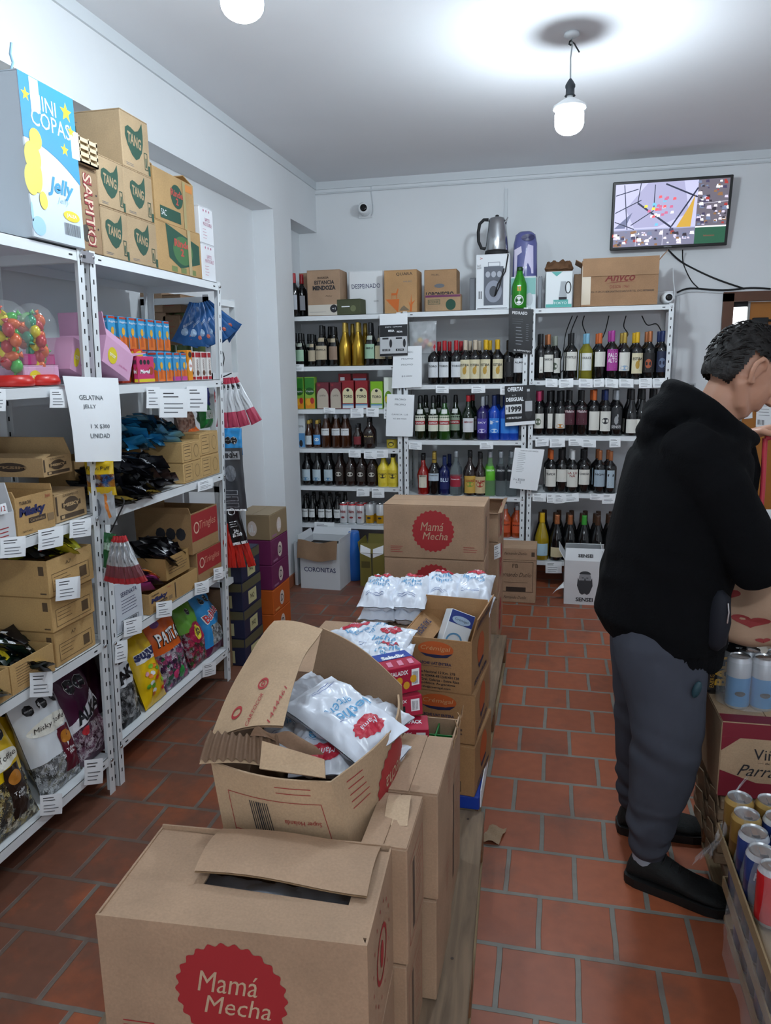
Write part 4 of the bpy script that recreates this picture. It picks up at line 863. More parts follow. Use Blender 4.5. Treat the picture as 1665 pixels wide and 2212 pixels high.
for a_, c_ in (((.03, .55, .25, .72), 0), ((.1, .95, .14, .3), 0), ((.22, .68, .24, .96), 0), ((.22, .68, .52, .3), .006), ((.36, .6, .36, .93), 0), ((.03, .8, .22, .88), 0), ((.45, .93, .72, .72), .004), ((.52, .32, .72, .85), .004), ((.03, .42, .2, .3), 0), ((.17, .36, .36, .56), 0)): LN(*a_, .003 + c_ * .5, '#1c2038')
PL([(.56, .3), (.68, .3), (.70, .75), (.66, .6)], '#b08c33', .0012)
for i in range(26):
    x_, y_ = random.gauss(.4, .06), random.gauss(.6, .09); c_ = random.choice(['#d9d4e6', '#c94f5a', '#d8c23a', '#5fa8cc', '#e8e6ee', '#b05a7c'])
    PL([(x_ - .015, y_ - .02), (x_ + .015, y_ - .015), (x_ + .012, y_ + .02), (x_ - .01, y_ + .018)], c_, .0013 + i * .00001)
R4(.72, .3, .975, .96, '#5a5560', .0006); R4(.025, .045, .72, .285, '#6a6a80', .0006); R4(.72, .045, .975, .28, '#1f4a37', .0008); k.text('hikvision', .84 * w_, .16 * h_, .012, Em('#7f3a33'), .07, lift=.0014)
for i in range(150):
    if i % 2: x_, y_ = random.uniform(.03, .70), random.uniform(.06, .27)
    else: x_, y_ = random.uniform(.73, .965), random.uniform(.31, .94)
    s_ = random.uniform(.008, .022); c_ = random.choice(['#c9c2cc', '#8f2f2c', '#2a2530', '#d9dbe6', '#7b5a3c', '#3a3550', '#b9b2c9', '#5f6b86'])
    PL([(x_ - s_, y_ - s_), (x_ + s_, y_ - s_ * 1.3), (x_ + s_ * .7, y_ + s_ * 1.2), (x_ - s_ * .8, y_ + s_)], c_, .001 + i * .000004)
R4(.72, .28, .975, .3, '#e0e0e8', .0018); LN(.22, .05, .22, .28, .001, '#cfcfe0', .0018); LN(.45, .05, .45, .28, .001, '#cfcfe0', .0018); LN(.72, .62, .975, .64, .001, '#cfcfe0', .0018)
sc = k.put(t, 'screen_picture'); k = Ink(planar((-wS / 2, -.012, -hS / 2), (1, 0, 0), (0, 0, 1)), .001); k.text('SAMSUNG', w_ * .5, h_ * .022, .008, M('#b9bcc0', .4), .05); k.put(t, 'maker_name')
# cables below the screen and along the wall
def cable(name, label, pts, r, m, group=None):
    n = []; P4 = [Vector(p_) for p_ in pts]
    for i in range(len(P4) - 1):
        p0, p1, p2, p3 = P4[max(i - 1, 0)], P4[i], P4[i + 1], P4[min(i + 2, len(P4) - 1)]
        for j in range(6):
            s_ = j / 6; n.append(.5 * ((2 * p1) + (p2 - p0) * s_ + (2 * p0 - 5 * p1 + 4 * p2 - p3) * s_ * s_ + (3 * p1 - p0 - 3 * p2 + p3) * s_ ** 3))
    n.append(P4[-1]); base = n[0].copy(); o = ob(name, MB().tube([a - base for a in n], r, m, 6), None, base); return tag(o, label, 'cable', group)
YW = YB - .006
def pw(x, y, Y=None): return P(x, y, Y=Y or YW)
cable('cable', 'black cable sagging from under the screen down to the right', [pw(1443, 540, 5.76), pw(1475, 568), pw(1540, 600), pw(1608, 624)], .006, RUBBER, 'cables under the wall screen')
cable('cable', 'thin black cable hanging almost straight down from the screen', [pw(1474, 540, 5.76), pw(1476, 570), pw(1492, 605), pw(1510, 624)], .004, RUBBER, 'cables under the wall screen')
cable('cable', 'bundle of dark cables running along the wall above the door', [pw(1462, 632), pw(1490, 623), pw(1560, 627), pw(1620, 622), pw(1664, 624)], .007, RUBBER, 'cables along the back wall')
cable('cable', 'white cable running along the wall above the door', [pw(1458, 640), pw(1490, 630), pw(1545, 632), pw(1600, 634), pw(1664, 628)], .005, CORN, 'cables along the back wall')
# two bullet cameras
def cctv(loc, label, rz, r=.04):
    t = thing('security_camera', label, 'camera', None, loc, rz)
    ob('wall_plate', MB().bbox(-.055, .055, .05, .065, -.05, .05, M('#dfe2e5', .35), .004), t)
    ob('housing', MB().lathe([(r * .8, -.075), (r, -.07), (r, .0), (r * .9, .045), (r * .4, .055)], M('#dfe2e5', .35), 22, T=Matrix.Rotation(R_(-90), 4, 'X')), t)
    ob('lens', MB().lathe([(r * .62, 0), (r * .62, .004), (r * .3, .006)], M('#07080a', .1), 20, T=Matrix.Translation((0, -.0755, 0)) @ Matrix.Rotation(R_(90), 4, 'X')), t)
    ob('lead', MB().tube([(.045, .04, -.04), (.06, .03, -.02), (.062, .04, .04), (.05, .05, .12), (.045, .056, .2)], .004, CORN, 6), t); return t
c_ = P(787, 453, Y=YB - .07); cctv((c_.x, YB - .066, c_.z), 'white security camera on the bare wall above the corner rack', R_(8), .042)
c_ = P(1441, 637, Y=RY + .1); cctv((c_.x, RY + .14, ZT + .045), 'small white security camera at the right end of the wine rack top', R_(5), .035)
o = tag(ob('thermostat', MB().bbox(-.03, .03, -.014, 0, -.035, .035, M('#c9ced2', .4), .003).box(-.02, .02, -.0155, -.014, -.005, .025, M('#4c5358', .3))), 'small grey control box on the wall beside the wine rack', 'thermostat'); o.location = P(1492, 838, Y=YB - .001)
# loose cables hanging inside the top bay of the wine rack
for i, (a, m1, m2, e) in enumerate([((1236, 682), (1222, 720), (1216, 760), (1205, 800)), ((1247, 682), (1232, 725), (1240, 770), (1208, 808)), ((1315, 682), (1308, 712), (1302, 728), (1296, 738)), ((1352, 682), (1347, 705), (1356, 722), (1346, 738)), ((1386, 682), (1398, 702), (1418, 700), (1430, 720)), ((1262, 682), (1258, 700), (1266, 722), (1272, 735))]):
    cable('loose_cable', 'loose black cable hanging in the top bay of the wine rack, %s from left' % ordn([0, 1, 3, 4, 5, 2][i]), [P(x_, y_, Y=RY + .33) for x_, y_ in (a, m1, m2, e)], .004, RUBBER, 'loose cables behind the wine bottles')
# ================================================================ posters and price slips
def sheet(name, label, cat, group, corners, fn=None, m=None, th=.0006, bow=.004, part='printing'):
    """a paper hung at four corners (world points, lower-left, lower-right, upper-right, upper-left as seen)"""
    c = [Vector(a) for a in corners]; base = sum(c, Vector()) / 4; u = (c[1] - c[0]); v = (c[3] - c[0]); n = u.cross(v).normalized(); W, H = u.length, v.length
    def s_(x, y, o):
        a, b_ = x / W, y / H; p = c[0] * (1 - a) * (1 - b_) + c[1] * a * (1 - b_) + c[2] * a * b_ + c[3] * (1 - a) * b_
        return p - base + n * (o + bow * math.sin(PI * a) * (1 - b_) + bow * .5 * math.sin(PI * b_))
    o = MB(); o.grid(lambda a, b_: s_(a * W, b_ * H, 0), 8, 8, m or PAPER); o.grid(lambda a, b_: s_(a * W, b_ * H, -th), 8, 8, m or PAPER, flip=True)
    r = tag(ob(name, o, None, base), label, cat, group)
    if fn: k = Ink(s_, .0006, True); fn(k, W, H); k.put(r, part)
    return r
def pys(Y, quad): return [P(x, y, Y=Y) for x, y in quad]
YP = RY - .012
def pst(k, w, h):
    k.rect(.001, .001, w - .001, h * .74, BLACKP); k.rect(.004, h * .06, w - .004, h * .46, M('#c3c5c8', .6), .0004); k.text('DUETO  1/2 PROMO', w * .5, h * .69, h * .03, PAPER, w * .6, lift=.001)
    k.text('MEGA', w * .42, h * .60, h * .05, PAPER, w * .22, bold=.04, lift=.001); k.text('FECHA', w * .72, h * .57, h * .04, PAPER, w * .2, bold=.04, lift=.001)
    for x in (.1, .58): k.rect(w * x, h * .12, w * (x + .28), h * .17, INK, .0008); k.disc(w * (x + .3), h * .3, w * .05, h * .1, INK, .0008); k.rect(w * x, h * .4, w * (x + .22), h * .44, INK, .0008); k.lines(w * x, h * .37, w * (x + .18), 3, h * .04, .002, GRAYINK)
    k.text('$ 4.500', w * .25, h * .145, h * .03, PAPER, w * .2, lift=.0014); k.text('$ 2.900', w * .73, h * .145, h * .03, PAPER, w * .2, lift=.0014)
sheet('poster', 'black and white offer poster hanging from the rack top, over white slips', 'poster', None, pys(YP - .01, [(820, 770), (881, 768), (880, 676), (820, 679)]), pst)
def plist(lines, th=.07):
    def f(k, w, h):
        for i, (s_, y, wd) in enumerate(lines): k.text(s_, w * .5, h * y, h * th * .5, GRAYINK, w * wd)
    return f
sheet('paper_sign', 'white promotion sheet taped right below the black and white poster', 'sign', None, pys(YP - .003, [(846, 839), (911, 836), (911, 747), (850, 749)]), plist([('MALBEC', .86, .4), ('PROMO', .70, .4), ('PROMO', .56, .4), ('$3.000', .28, .35)], .08))
sheet('paper_sign', 'white promotion sheet over the post, left of the green bottles', 'sign', None, pys(YP - .003, [(833, 942), (891, 943), (895, 853), (836, 851)]), plist([('PROMO', .88, .4), ('PROMO', .76, .4), ('GANCIA 1,35', .52, .6), ('X5 $00 MAX', .42, .5)], .08))
def f(k, w, h): k.text('PEDRASO', w * .45, h * .9, h * .07, M('#d9dadc', .6), w * .62, bold=.03); k.lines(w * .15, h * .76, w * .6, 3, h * .05, .0015, GRAYINK); k.lines(w * .3, h * .58, w * .6, 6, h * .075, .004, M('#8d9096', .6)); k.lines(w * .72, h * .66, w * .84, 9, h * .045, .003, GRAYINK); k.text('EL REVOLTIJO', w * .58, h * .05, h * .045, M('#d9dadc', .6), w * .7, bold=.03)
sheet('poster', 'tall black poster with white heading hanging at the end of middle rack', 'poster', None, pys(YP, [(1098, 760), (1149, 765), (1152, 668), (1099, 665)]), f, BLACKP)
def f(k, w, h):
    k.rect(.001, .001, w - .001, h * .09, PAPER); k.text('OFERTA!', w * .34, h * .91, h * .11, PAPER, w * .5, bold=.04); k.text('DESIGUAL', w * .33, h * .66, h * .10, PAPER, w * .58, bold=.04); k.text('3 LT', w * .3, h * .76, h * .03, PAPER, w * .12)
    k.rect(.003, h * .3, w * .56, h * .53, M('#dfe1e3', .6)); k.text('1999', w * .33, h * .415, h * .15, INK, w * .42, bold=.05, lift=.0012); k.text('$', w * .06, h * .44, h * .06, INK, lift=.0012); k.text('+120 BOTELLAS', w * .3, h * .2, h * .05, PAPER, w * .5, bold=.03)
    k.disc(w * .78, h * .42, w * .13, h * .28, M('#2c2d31', .4), .0004); k.rect(w * .73, h * .66, w * .82, h * .92, M('#2c2d31', .4), .0006); k.rect(w * .67, h * .34, w * .9, h * .6, M('#b9bcc0', .6), .001); k.rect(w * .73, h * .84, w * .82, h * .9, M('#b9bcc0', .6), .001)
sheet('poster', 'black offer poster with a big white price on the middle rack', 'poster', None, pys(YP, [(1091, 921), (1156, 916), (1156, 831), (1090, 834)]), f, BLACKP)
sheet('paper_sign', 'white typed list hanging askew over the posts between the racks', 'sign', None, pys(YP - .02, [(1100, 1054), (1160, 1060), (1176, 971), (1112, 967)]), lambda k, w, h: (k.text('TODOS LOS VINOS', w * .5, h * .94, h * .025, INK, w * .6), k.lines(w * .15, h * .88, w * .42, 11, h * .045, .0018, GRAYINK, .3), k.text('3 x $5000\nx 12', w * .3, h * .2, h * .12, GRAYINK, w * .4)))
# slips on the shelf lips: (x0, y0, x1, y1) in photograph pixels
def slip(px, label, group, Y=None, X=None, dy=0, name='price_slip'):
    x0, y0, x1, y1 = px
    q_ = [(x0, y1 + dy), (x1, y1 - dy), (x1, y0 - dy), (x0, y0 + dy)]
    pts = [P(a, b_, Y=Y) if Y else P(a, b_, X=X) for a, b_ in q_]
    def f(k, w, h): k.lines(w * .12, h * .86, w * .7, 2, h * .12, max(.0012, h * .035), INK, .4); k.lines(w * .14, h * .5, w * .85, 3, h * .15, max(.0012, h * .035), GRAYINK, .4)
    return sheet(name, label, 'price tag', group, pts, f, bow=.003)
SLG = {'corner rack': [(636, 787, 656, 802), (699, 881, 724, 893), (757, 882, 785, 902), (791, 881, 818, 900), (829, 880, 847, 904), (753, 972, 779, 988), (786, 974, 813, 991), (811, 972, 838, 989), (770, 1054, 798, 1072), (803, 1054, 830, 1075), (679, 1128, 722, 1156)],
       'middle rack': [(941, 833, 969, 849), (1018, 833, 1048, 849), (1080, 833, 1110, 852), (883, 955, 911, 971), (1036, 955, 1065, 970), (1055, 1079, 1083, 1095)],
       'wine rack': [(1178, 818, 1204, 836), (1207, 818, 1238, 837), (1250, 818, 1280, 837), (1282, 818, 1305, 836), (1307, 818, 1335, 837), (1337, 818, 1368, 837), (1380, 817, 1408, 838), (1410, 817, 1436, 837), (1156, 947, 1185, 964), (1187, 947, 1220, 966), (1228, 947, 1257, 963), (1256, 949, 1287, 966), (1316, 946, 1340, 966), (1150, 1066, 1179, 1083), (1181, 1067, 1197, 1086), (1197, 1067, 1220, 1087), (1219, 1066, 1250, 1084), (1274, 1067, 1300, 1080), (1300, 1067, 1329, 1088), (1178, 1213, 1213, 1238)]}
for rk, ls in SLG.items():
    for i, px in enumerate(ls): slip(px, 'small white price slip on the %s, %s in reading order' % (rk, ordn(i)), 'price slips on the ' + rk, Y=RY - .003 - .0015 * (i % 3), dy=random.uniform(-1, 1))
# gift bag of sweets in clear film on the middle rack
t = thing('gift_bag', 'clear film bag of small toys hanging at the top of middle rack', 'bag', None, P(912, 735, Y=RY + .03))
q = MB(); fnb = pillow(q, .2, .22, .07, M('#e6ebef', .08, alpha=.35), T=Matrix.Translation((0, .02, -.09)) @ Matrix.Rotation(R_(90), 4, 'X'), wr=.014, seed=9); ob('film', q, t)
q = MB(); 
for x_, z_, c_ in ((-.02, .0, '#d9b22a'), (.025, -.01, '#c9502a'), (.05, -.03, '#c9a22a'), (-.05, -.03, '#a8826f'), (0, -.04, '#b06f68')): q.ball((x_, .02, z_), (.022, .015, .02), M(c_, .5), nu=10, nv=7)
ob('toys', q, t)
# ---------------------------------------------------------------- on the floor in front of the back racks
b = (P(1068, 1297, Z=0).x, P(1156, 1303, Z=0).x, 4.86, 5.10, 0, .375)
t, L = carton('wine_carton', 'brown wine carton with script lettering on the floor, before the racks', 'box', 'cartons standing before the back racks', b, CARD)
def f(k, w, h):
    K = M('#4a3a2c', .7); k.frame(w * .07, h * .2, w * .93, h * .76, .003, K); k.rect(.003, h * .79, w - .003, h * .795, K); k.text('FB', w * .5, h * .68, h * .07, K, w * .14); k.text('Fernando Dutilo', w * .5, h * .52, h * .08, K, w * .78, shear=.4); k.lines(w * .22, h * .38, w * .8, 1, .01, .002, K, 0); k.rect(w * .28, h * .21, w * .76, h * .29, M('#33261d', .7), .0004); k.text('Fernando Dutilo', w * .5, h * .1, h * .055, K, w * .55, shear=.4); k.text('Fernando Dutilo', w * .5, h * .91, h * .05, K, w * .55, shear=.4); k.rect(w * .88, h * .86, w * .96, h * .94, K)
mk(t, L, '-y', f)
b = (P(1217, 1302, Z=0).x, P(1305, 1305, Z=0).x, 4.89, 5.14, 0, .30)
t, L = carton('wine_carton', 'white wine carton with a bearded face drawing, top flaps ajar', 'box', 'cartons standing before the back racks', b, M('#d6d8da', .5), flaps={'-y': (-25, .085), '+x': (-20, .08), '-x': (30, .08), '+y': (-30, .08)})
def f(k, w, h):
    k.text('SENSEI', w * .5, h * .12, h * .09, INK, w * .42, bold=.03); K = M('#3a3c40', .7)
    k.disc(w * .5, h * .62, w * .15, h * .13, M('#8d9094', .7), n=18); k.disc(w * .5, h * .7, w * .14, h * .07, K, .0003, a0=0, a1=PI); k.poly([(w * .33, h * .62), (w * .36, h * .56), (w * .64, h * .56), (w * .67, h * .62), (w * .69, h * .44), (w * .62, h * .27), (w * .56, h * .23), (w * .5, h * .26), (w * .44, h * .23), (w * .38, h * .27), (w * .31, h * .44)], K, .0004)
    k.rect(w * .42, h * .61, w * .47, h * .625, INK, .0006); k.rect(w * .53, h * .61, w * .58, h * .625, INK, .0006); k.poly([(w * .49, h * .61), (w * .51, h * .61), (w * .52, h * .56), (w * .48, h * .56)], K, .0006)
mk(t, L, '-y', f)
pp = planar((L[0], L[2] + .0, L[5]), (1, 0, 0), (0, math.sin(R_(25)), math.cos(R_(25)))); k = Ink(pp, .003); k.text('SENSEI', (L[1] - L[0]) * .5, .035, .022, INK, (L[1] - L[0]) * .36, bold=.03); k.put(t)
sheet('paper_scrap', 'crumpled white paper scrap on the floor left of the bearded carton', 'paper', None, [P(1193, 1283, Y=4.95), P(1218, 1270, Y=4.95), P(1218, 1255, Y=5.0), P(1205, 1272, Y=5.0)], None, PAPER, bow=.01)
# white box with the handwritten word, purple box, blue jug, olive box
b = (P(652, 1270, Z=0).x, P(731, 1282, Z=0).x, 4.93, 5.2, 0, .345)
t, L = carton('white_box', 'white open box with handwriting and a torn brown flap, on the floor', 'box', None, b, M('#cdd0d4', .6), rotz=-.05, flaps={'+y': (30, .06), '-x': (20, .05), '+x': (5, .03)}, inner=CARDI)
mk(t, L, '-y', lambda k, w, h: k.text('CORONITAS', w * .5, h * .42, h * .1, NAVYINK, w * .8, shear=-.05, bold=.01))
q = MB(); q.grid(lambda u, v: Vector((L[0] - .01 + (L[1] - L[0] + .0) * u, L[2] - .006 - .03 * v - .006 * math.sin(u * 9), L[5] + .01 - .13 * v + .012 * math.sin(u * 7 + 1))), 12, 5, CARDD); ob('folded_flap', q, t)
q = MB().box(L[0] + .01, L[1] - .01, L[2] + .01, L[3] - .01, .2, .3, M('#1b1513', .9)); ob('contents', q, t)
b = (P(636, 1262, Z=0).x, P(652, 1262, Z=0).x + .04, 5.22, 5.5, 0, .33)
t, L = carton('wine_carton', 'narrow magenta and blue carton behind the handwritten white box', 'box', None, b, M('#27366e', .5))
mk(t, L, '-y', lambda k, w, h: (k.rect(.002, h * .6, w - .002, h - .004, M('#7c2350', .5)), k.rect(w * .3, h * .1, w * .7, h * .35, M('#8b93a8', .5))))
o = tag(ob('foam_board', MB().bbox(-.012, .012, 0, .3, 0, .33, M('#c9cdd2', .7), .003)), 'thin white board standing on edge against the pillar', 'board'); o.location = (P(631, 1272, Z=0).x + .004, 4.99, 0)
t = thing('jug', 'tall blue plastic jug standing on the floor between the boxes', 'jug', None, (P(752, 1266, Z=0).x, 5.22, 0))
BLU = M('#1e5fb0', .35)
ob('jug_body', MB().lathe([(.055, 0), (.062, .006), (.064, .1), (.062, .2), (.058, .25), (.05, .28), (.046, .33), (.042, .36), (.036, .375)], BLU, 20), t); ob('handle', MB().tube([(-.05, 0, .26), (-.085, 0, .29), (-.088, 0, .34), (-.05, 0, .36)], .012, BLU), t)
b = (P(778, 1266, Z=0).x, P(830, 1268, Z=0).x, 5.06, 5.3, 0, .25)
t, L = carton('wine_carton', 'olive green wine carton with white cut-out top, beside the blue jug', 'box', None, b, M('#756b2e', .55), flaps={'-y': (-12, .07), '+y': (10, .09), '+x': (12, .08), '-x': (12, .08)})
mk(t, L, '-y', lambda k, w, h: (k.rect(w * .48, h * .2, w * .52, h - .002, INK), k.rect(w * .06, h * .55, w * .42, h * .75, M('#544c22', .6)), k.rect(w * .3, h * .06, w * .7, h * .12, M('#4b4420', .6)), k.poly([(w * .02, h * .99), (w * .45, h * .86), (w * .45, h * .99)], PAPER, .0004), k.poly([(w * .98, h * .99), (w * .55, h * .86), (w * .55, h * .99)], PAPER, .0004)))
pp = planar((L[0], L[2], L[5]), (1, 0, 0), (0, math.sin(R_(12)), math.cos(R_(12)))); k = Ink(pp, .003); w_ = L[1] - L[0]; k.poly([(w_ * .02, .0), (w_ * .45, .0), (w_ * .45, .03), (w_ * .02, .06)], PAPER); k.poly([(w_ * .98, .0), (w_ * .55, .0), (w_ * .55, .03), (w_ * .98, .06)], PAPER); k.put(t)
# ================================================================ left racks: boxes on top
def fbx(a, b_, top, X, z0, depth):
    """axis box facing the aisle: a, b_ = bottom-left and bottom-right pixels of its face, top = a pixel on the top edge"""
    A = P(a[0], a[1], X=X); B = P(b_[0], b_[1], X=X); T_ = P(top[0], top[1], X=X); return (X - depth, X, min(A.y, B.y) + .002, max(A.y, B.y) - .002, z0, T_.z)
Z5 = 1.972; XT = fx(1.97) - .01; TG = 'cartons on top of the left racks'
TANGC = card('#a9906f'); TGREEN = M('#24493a', .7)
def leaf(k, cx, cy, r, txt, m=TGREEN, tm=None):
    pts = [(-.3, .62), (.1, .5), (.45, .62), (.78, .95), (.92, 1.15), (.96, .5), (.92, 0), (.75, -.5), (.4, -.9), (.05, -1.05), (-.35, -.85), (-.75, -.4), (-.97, .1), (-.9, .5), (-.62, .66)]
    k.emit([(cx, cy)] + [(cx + x * r, cy + y * r) for x, y in pts], [(0, i + 1, (i + 1) % 15 + 1) for i in range(15)], m); k.text(txt, cx - r * .02, cy - r * .02, r * .62, tm or TANGC, r * 1.45, bold=.03, rot=-.12)
def tang(k, w, h):
    leaf(k, w * .45, h * .55, h * .33, 'TANG'); k.frame(w * .78, h * .1, w * .9, h * .42, .003, TGREEN); k.rect(w * .82, h * .15, w * .86, h * .32, TGREEN); k.rect(w * .91, h * .02, w * .985, h * .2, TGREEN); k.lines(w * .1, h * .1, w * .4, 2, h * .03, .0015, GRAYINK)
tz = [Z5, Z5 + .168, Z5 + .336, Z5 + .53]
specs = [((2.42, 2.585), 0, 'bottom left'), ((2.587, 2.79), 0, 'bottom right'), ((2.42, 2.585), 1, 'middle left'), ((2.587, 2.785), 1, 'middle right')]
for (ya, yb), lv, nm in specs:
    t, L = carton('carton', 'tan carton printed with a dark green leaf, %s of the leaf stack' % nm, 'box', 'leaf printed cartons on the left rack', (XT - .3, XT - .001 * lv, ya, yb, tz[lv], tz[lv + 1] - .001), TANGC); mk(t, L, '+x', tang)
t, L = carton('carton', 'tan carton printed with a dark green leaf, topmost of the leaf stack', 'box', 'leaf printed cartons on the left rack', (XT - .34, XT - .005, 2.60, 2.79, tz[2], tz[3]), TANGC); mk(t, L, '+x', tang)
mk(t, L, '-y', lambda k, w, h: (leaf(k, w * .3, h * .42, h * .3, 'TANG'), k.lines(w * .4, h * .82, w * .5, 1, .01, .002, GRAYINK)), 'side_printing')
# carton with striped letters, standing on end
t, L = carton('carton', 'brown carton with tall red and white striped letters, beside the leaf stack', 'box', TG, (XT - .3, XT, 2.295, 2.415, Z5, 2.245), card('#95795a'))
def f(k, w, h):
    RD = M('#8f2f33', .6); k.text('SAPITO', w * .5, h * .5, w * .42, RD, h * .86, bold=.06, rot=-PI / 2); k.text('SAPITO', w * .5, h * .5, w * .40, M('#d5bfa8', .6), h * .84, rot=-PI / 2, lift=.0008)
    for i in range(14): k.rect(w * .3, h * (.08 + .06 * i), w * .7, h * (.095 + .06 * i), RD, .0014) if i % 2 == 0 else None
    for x, y in ((.12, .95), (.12, .6), (.85, .3), (.12, .3), (.88, .7)): k.disc(w * x, h * y, w * .03, w * .03, INK)
    k.disc(w * .25, h * .22, w * .16, h * .1, M('#3f3a30', .6), .0004)
mk(t, L, '+x', f)
# pale slatted crate on top of it
t = thing('slatted_crate', 'pale slatted plastic crate wrapped in clear tape, lying on the striped letter carton', 'crate', None, (XT - .12, 2.30, 2.2465)); CR = M('#cdb998', .5)
q = MB()
for z in (.0, .022, .044, .066): q.box(-.14, .14, -.1, -.094, z, z + .012, CR); q.box(-.14, .14, .094, .1, z, z + .012, CR); q.box(.134, .14, -.1, .1, z, z + .012, CR); q.box(-.14, -.134, -.1, .1, z, z + .012, CR)
for x in (-.136, .134):
    for y in (-.1, -.05, 0, .05, .094): q.box(x, x + .006, y, y + .006, 0, .082, CR)
q.box(-.14, .14, -.1, .1, 0, .004, CR); ob('slats', q, t); ob('clear_tape', MB().box(.1402, .1412, -.045, -.005, .0, .084, M('#e9e9e6', .15)), t)
ob('contents', MB().box(-.13, .13, -.09, .09, .005, .07, M('#b7a27d', .7)), t)
# blue and white jelly box
b = (XT - .32, XT + .02, 2.03, 2.285, 1.972, 2.43)
t, L = carton('display_box', 'big sky blue and white box with yellow stars, on top of the nearest rack', 'box', TG, b, M('#c9d3db', .4))
def f(k, w, h):
    SKY = M('#2388bd', .4); YEL = M('#e9c81c', .4)
    n = 12; pts = [(w * .003, h * .995), (w * .997, h * .995), (w * .997, h * .43)] + [(w * (1 - i / n), h * (.43 + .18 * math.sin(PI / 2 * i / n) * 1.0 + .0)) for i in range(1, n + 1)]
    for i in range(n): a = w * (i / n); c = w * ((i + 1) / n); k.poly([(a, h * (.61 - .18 * (i / n) ** 2)), (c, h * (.61 - .18 * ((i + 1) / n) ** 2)), (c, h * .995), (a, h * .995)], SKY)
    k.text('MINI', w * .42, h * .86, h * .09, PAPER, w * .42, lift=.0008); k.text('COPAS', w * .52, h * .755, h * .10, PAPER, w * .72, lift=.0008); k.text('Jelly', w * .6, h * .36, h * .13, M('#3b93c4', .5), w * .5, shear=.3, bold=.03); k.text('Jelly', w * .62, h * .28, h * .05, M('#a9cde2', .5), w * .25, shear=.3)
    for x, y, s_ in ((.10, .87, .06), (.83, .88, .09), (.9, .77, .055), (.74, .63, .06), (-1, 0, 0)):
        if s_: 
            pts = [(w * x + s_ * w * (1.3 if i % 2 == 0 else .55) * math.cos(PI / 2 + i * PI / 5), h * y + s_ * w * (1.3 if i % 2 == 0 else .55) * math.sin(PI / 2 + i * PI / 5)) for i in range(10)]
            k.mb.add([k.fn(w * x, h * y, .0014)] + [k.fn(a, c, .0014) for a, c in pts], [(0, i + 1, (i + 1) % 10 + 1) for i in range(10)], YEL)
    for x, y, rx, ry in ((.12, .5, .12, .12), (.06, .36, .1, .12), (.2, .62, .09, .08), (.24, .25, .06, .07), (.16, .4, .08, .14)): k.disc(w * x, h * y, w * rx * 1.2, h * ry * .8, M('#e6cf45', .4), .001 + x * .001)
    k.disc(w * .12, h * .08, w * .12, h * .06, M('#9cc7e6', .4)); k.disc(w * .02, h * .16, w * .02, h * .06, M('#9cc7e6', .4)); k.disc(w * .76, h * .2, w * .16, h * .035, YEL, .0004); k.text('JALEA', w * .76, h * .2, h * .03, PAPER, w * .2, lift=.001); k.bars(w * .6, h * .07, w * .92, h * .15, GRAYINK, 18); k.rect(w * .18, h * .79, w * .34, h * .99, M('#cfe3ee', .3), .0007)
mk(t, L, '+x', f)
o = tag(ob('plastic_ribbon', MB().tube([(0, 0, 0), (.01, .01, .04), (-.004, .02, .07), (.004, .02, .1)], .004, M('#8fb8d0', .3), 6)), 'light blue ribbon end sticking up behind the jelly box', 'ribbon'); o.location = P(20, 165, X=XT - .1)
# two taped cartons and the pink printed pair
t, L = carton('carton', 'worn tan carton with a dark green label band, upper of the taped pair', 'box', TG, (XT - .3, XT - .012, 2.80, 3.16, 2.165, 2.36), card('#ad8b5c'), rotz=.03, flaps={'-y': (70, .05), '+x': (-75, .1), '+y': (-70, .08), '-x': (-70, .1)})
def f(k, w, h): k.disc(w * .55, h * .6, w * .15, h * .24, GREENINK, n=20); k.text('Rinde\n2', w * .55, h * .58, h * .3, M('#b1473c', .6), w * .3, bold=.03, lift=.0008); k.rect(w * .12, h * .06, w * .62, h * .3, GREENINK); k.text('SAC', w * .2, h * .18, h * .12, PAPER, w * .12, lift=.001); k.rect(w * .74, h * .8, w * .96, h * .95, M('#c9803c', .6)); k.rect(w * .7, .002, w * .77, h * .98, M('#a49568', .25), .0012)
mk(t, L, '+x', f)
t, L = carton('carton', 'dented tan and green carton, lower of the taped pair', 'box', TG, (XT - .3, XT - .002, 2.795, 3.17, Z5, 2.163), card('#ad8b5c'), rotz=-.02)
def f(k, w, h):
    k.poly([(w * .22, h * .98), (w * .95, h * .7), (w * .95, h * .3), (w * .5, h * .12), (w * .26, h * .3)], GREENINK); k.disc(w * .57, h * .5, w * .22, h * .3, M('#3e6b3f', .6), .0004); k.text('Rinde\n2', w * .55, h * .55, h * .34, M('#b1473c', .6), w * .34, bold=.04, lift=.001); k.rect(w * .68, .002, w * .75, h * .98, M('#b3a27a', .25), .0016)
    for x in (.3, .5, .72): k.rect(w * x, h * .03, w * (x + .12), h * .14, M('#6f7c4a', .6))
mk(t, L, '+x', f)
for i, (za, zb) in enumerate(((Z5, 2.13), (2.131, 2.288))):
    t, L = carton('carton', 'white carton with faint pink printing, %s of the pair at the rack end' % ['lower', 'upper'][i], 'box', 'pink printed white cartons', (XT - .3, XT - .005, 3.185, 3.32, za, zb), M('#dcdde1', .5))
    mk(t, L, '+x', lambda k, w, h: (k.text('SAPITO\nMASTICABLE', w * .55, h * .6, h * .22, M('#b8708a', .6), w * .62), k.lines(w * .2, h * .4, w * .5, 4, h * .08, .002, M('#c88a9c', .6)), [k.disc(w * x, h * .9, w * .04, w * .04, M('#b8708a', .6)) for x in (.3, .5, .7)]))
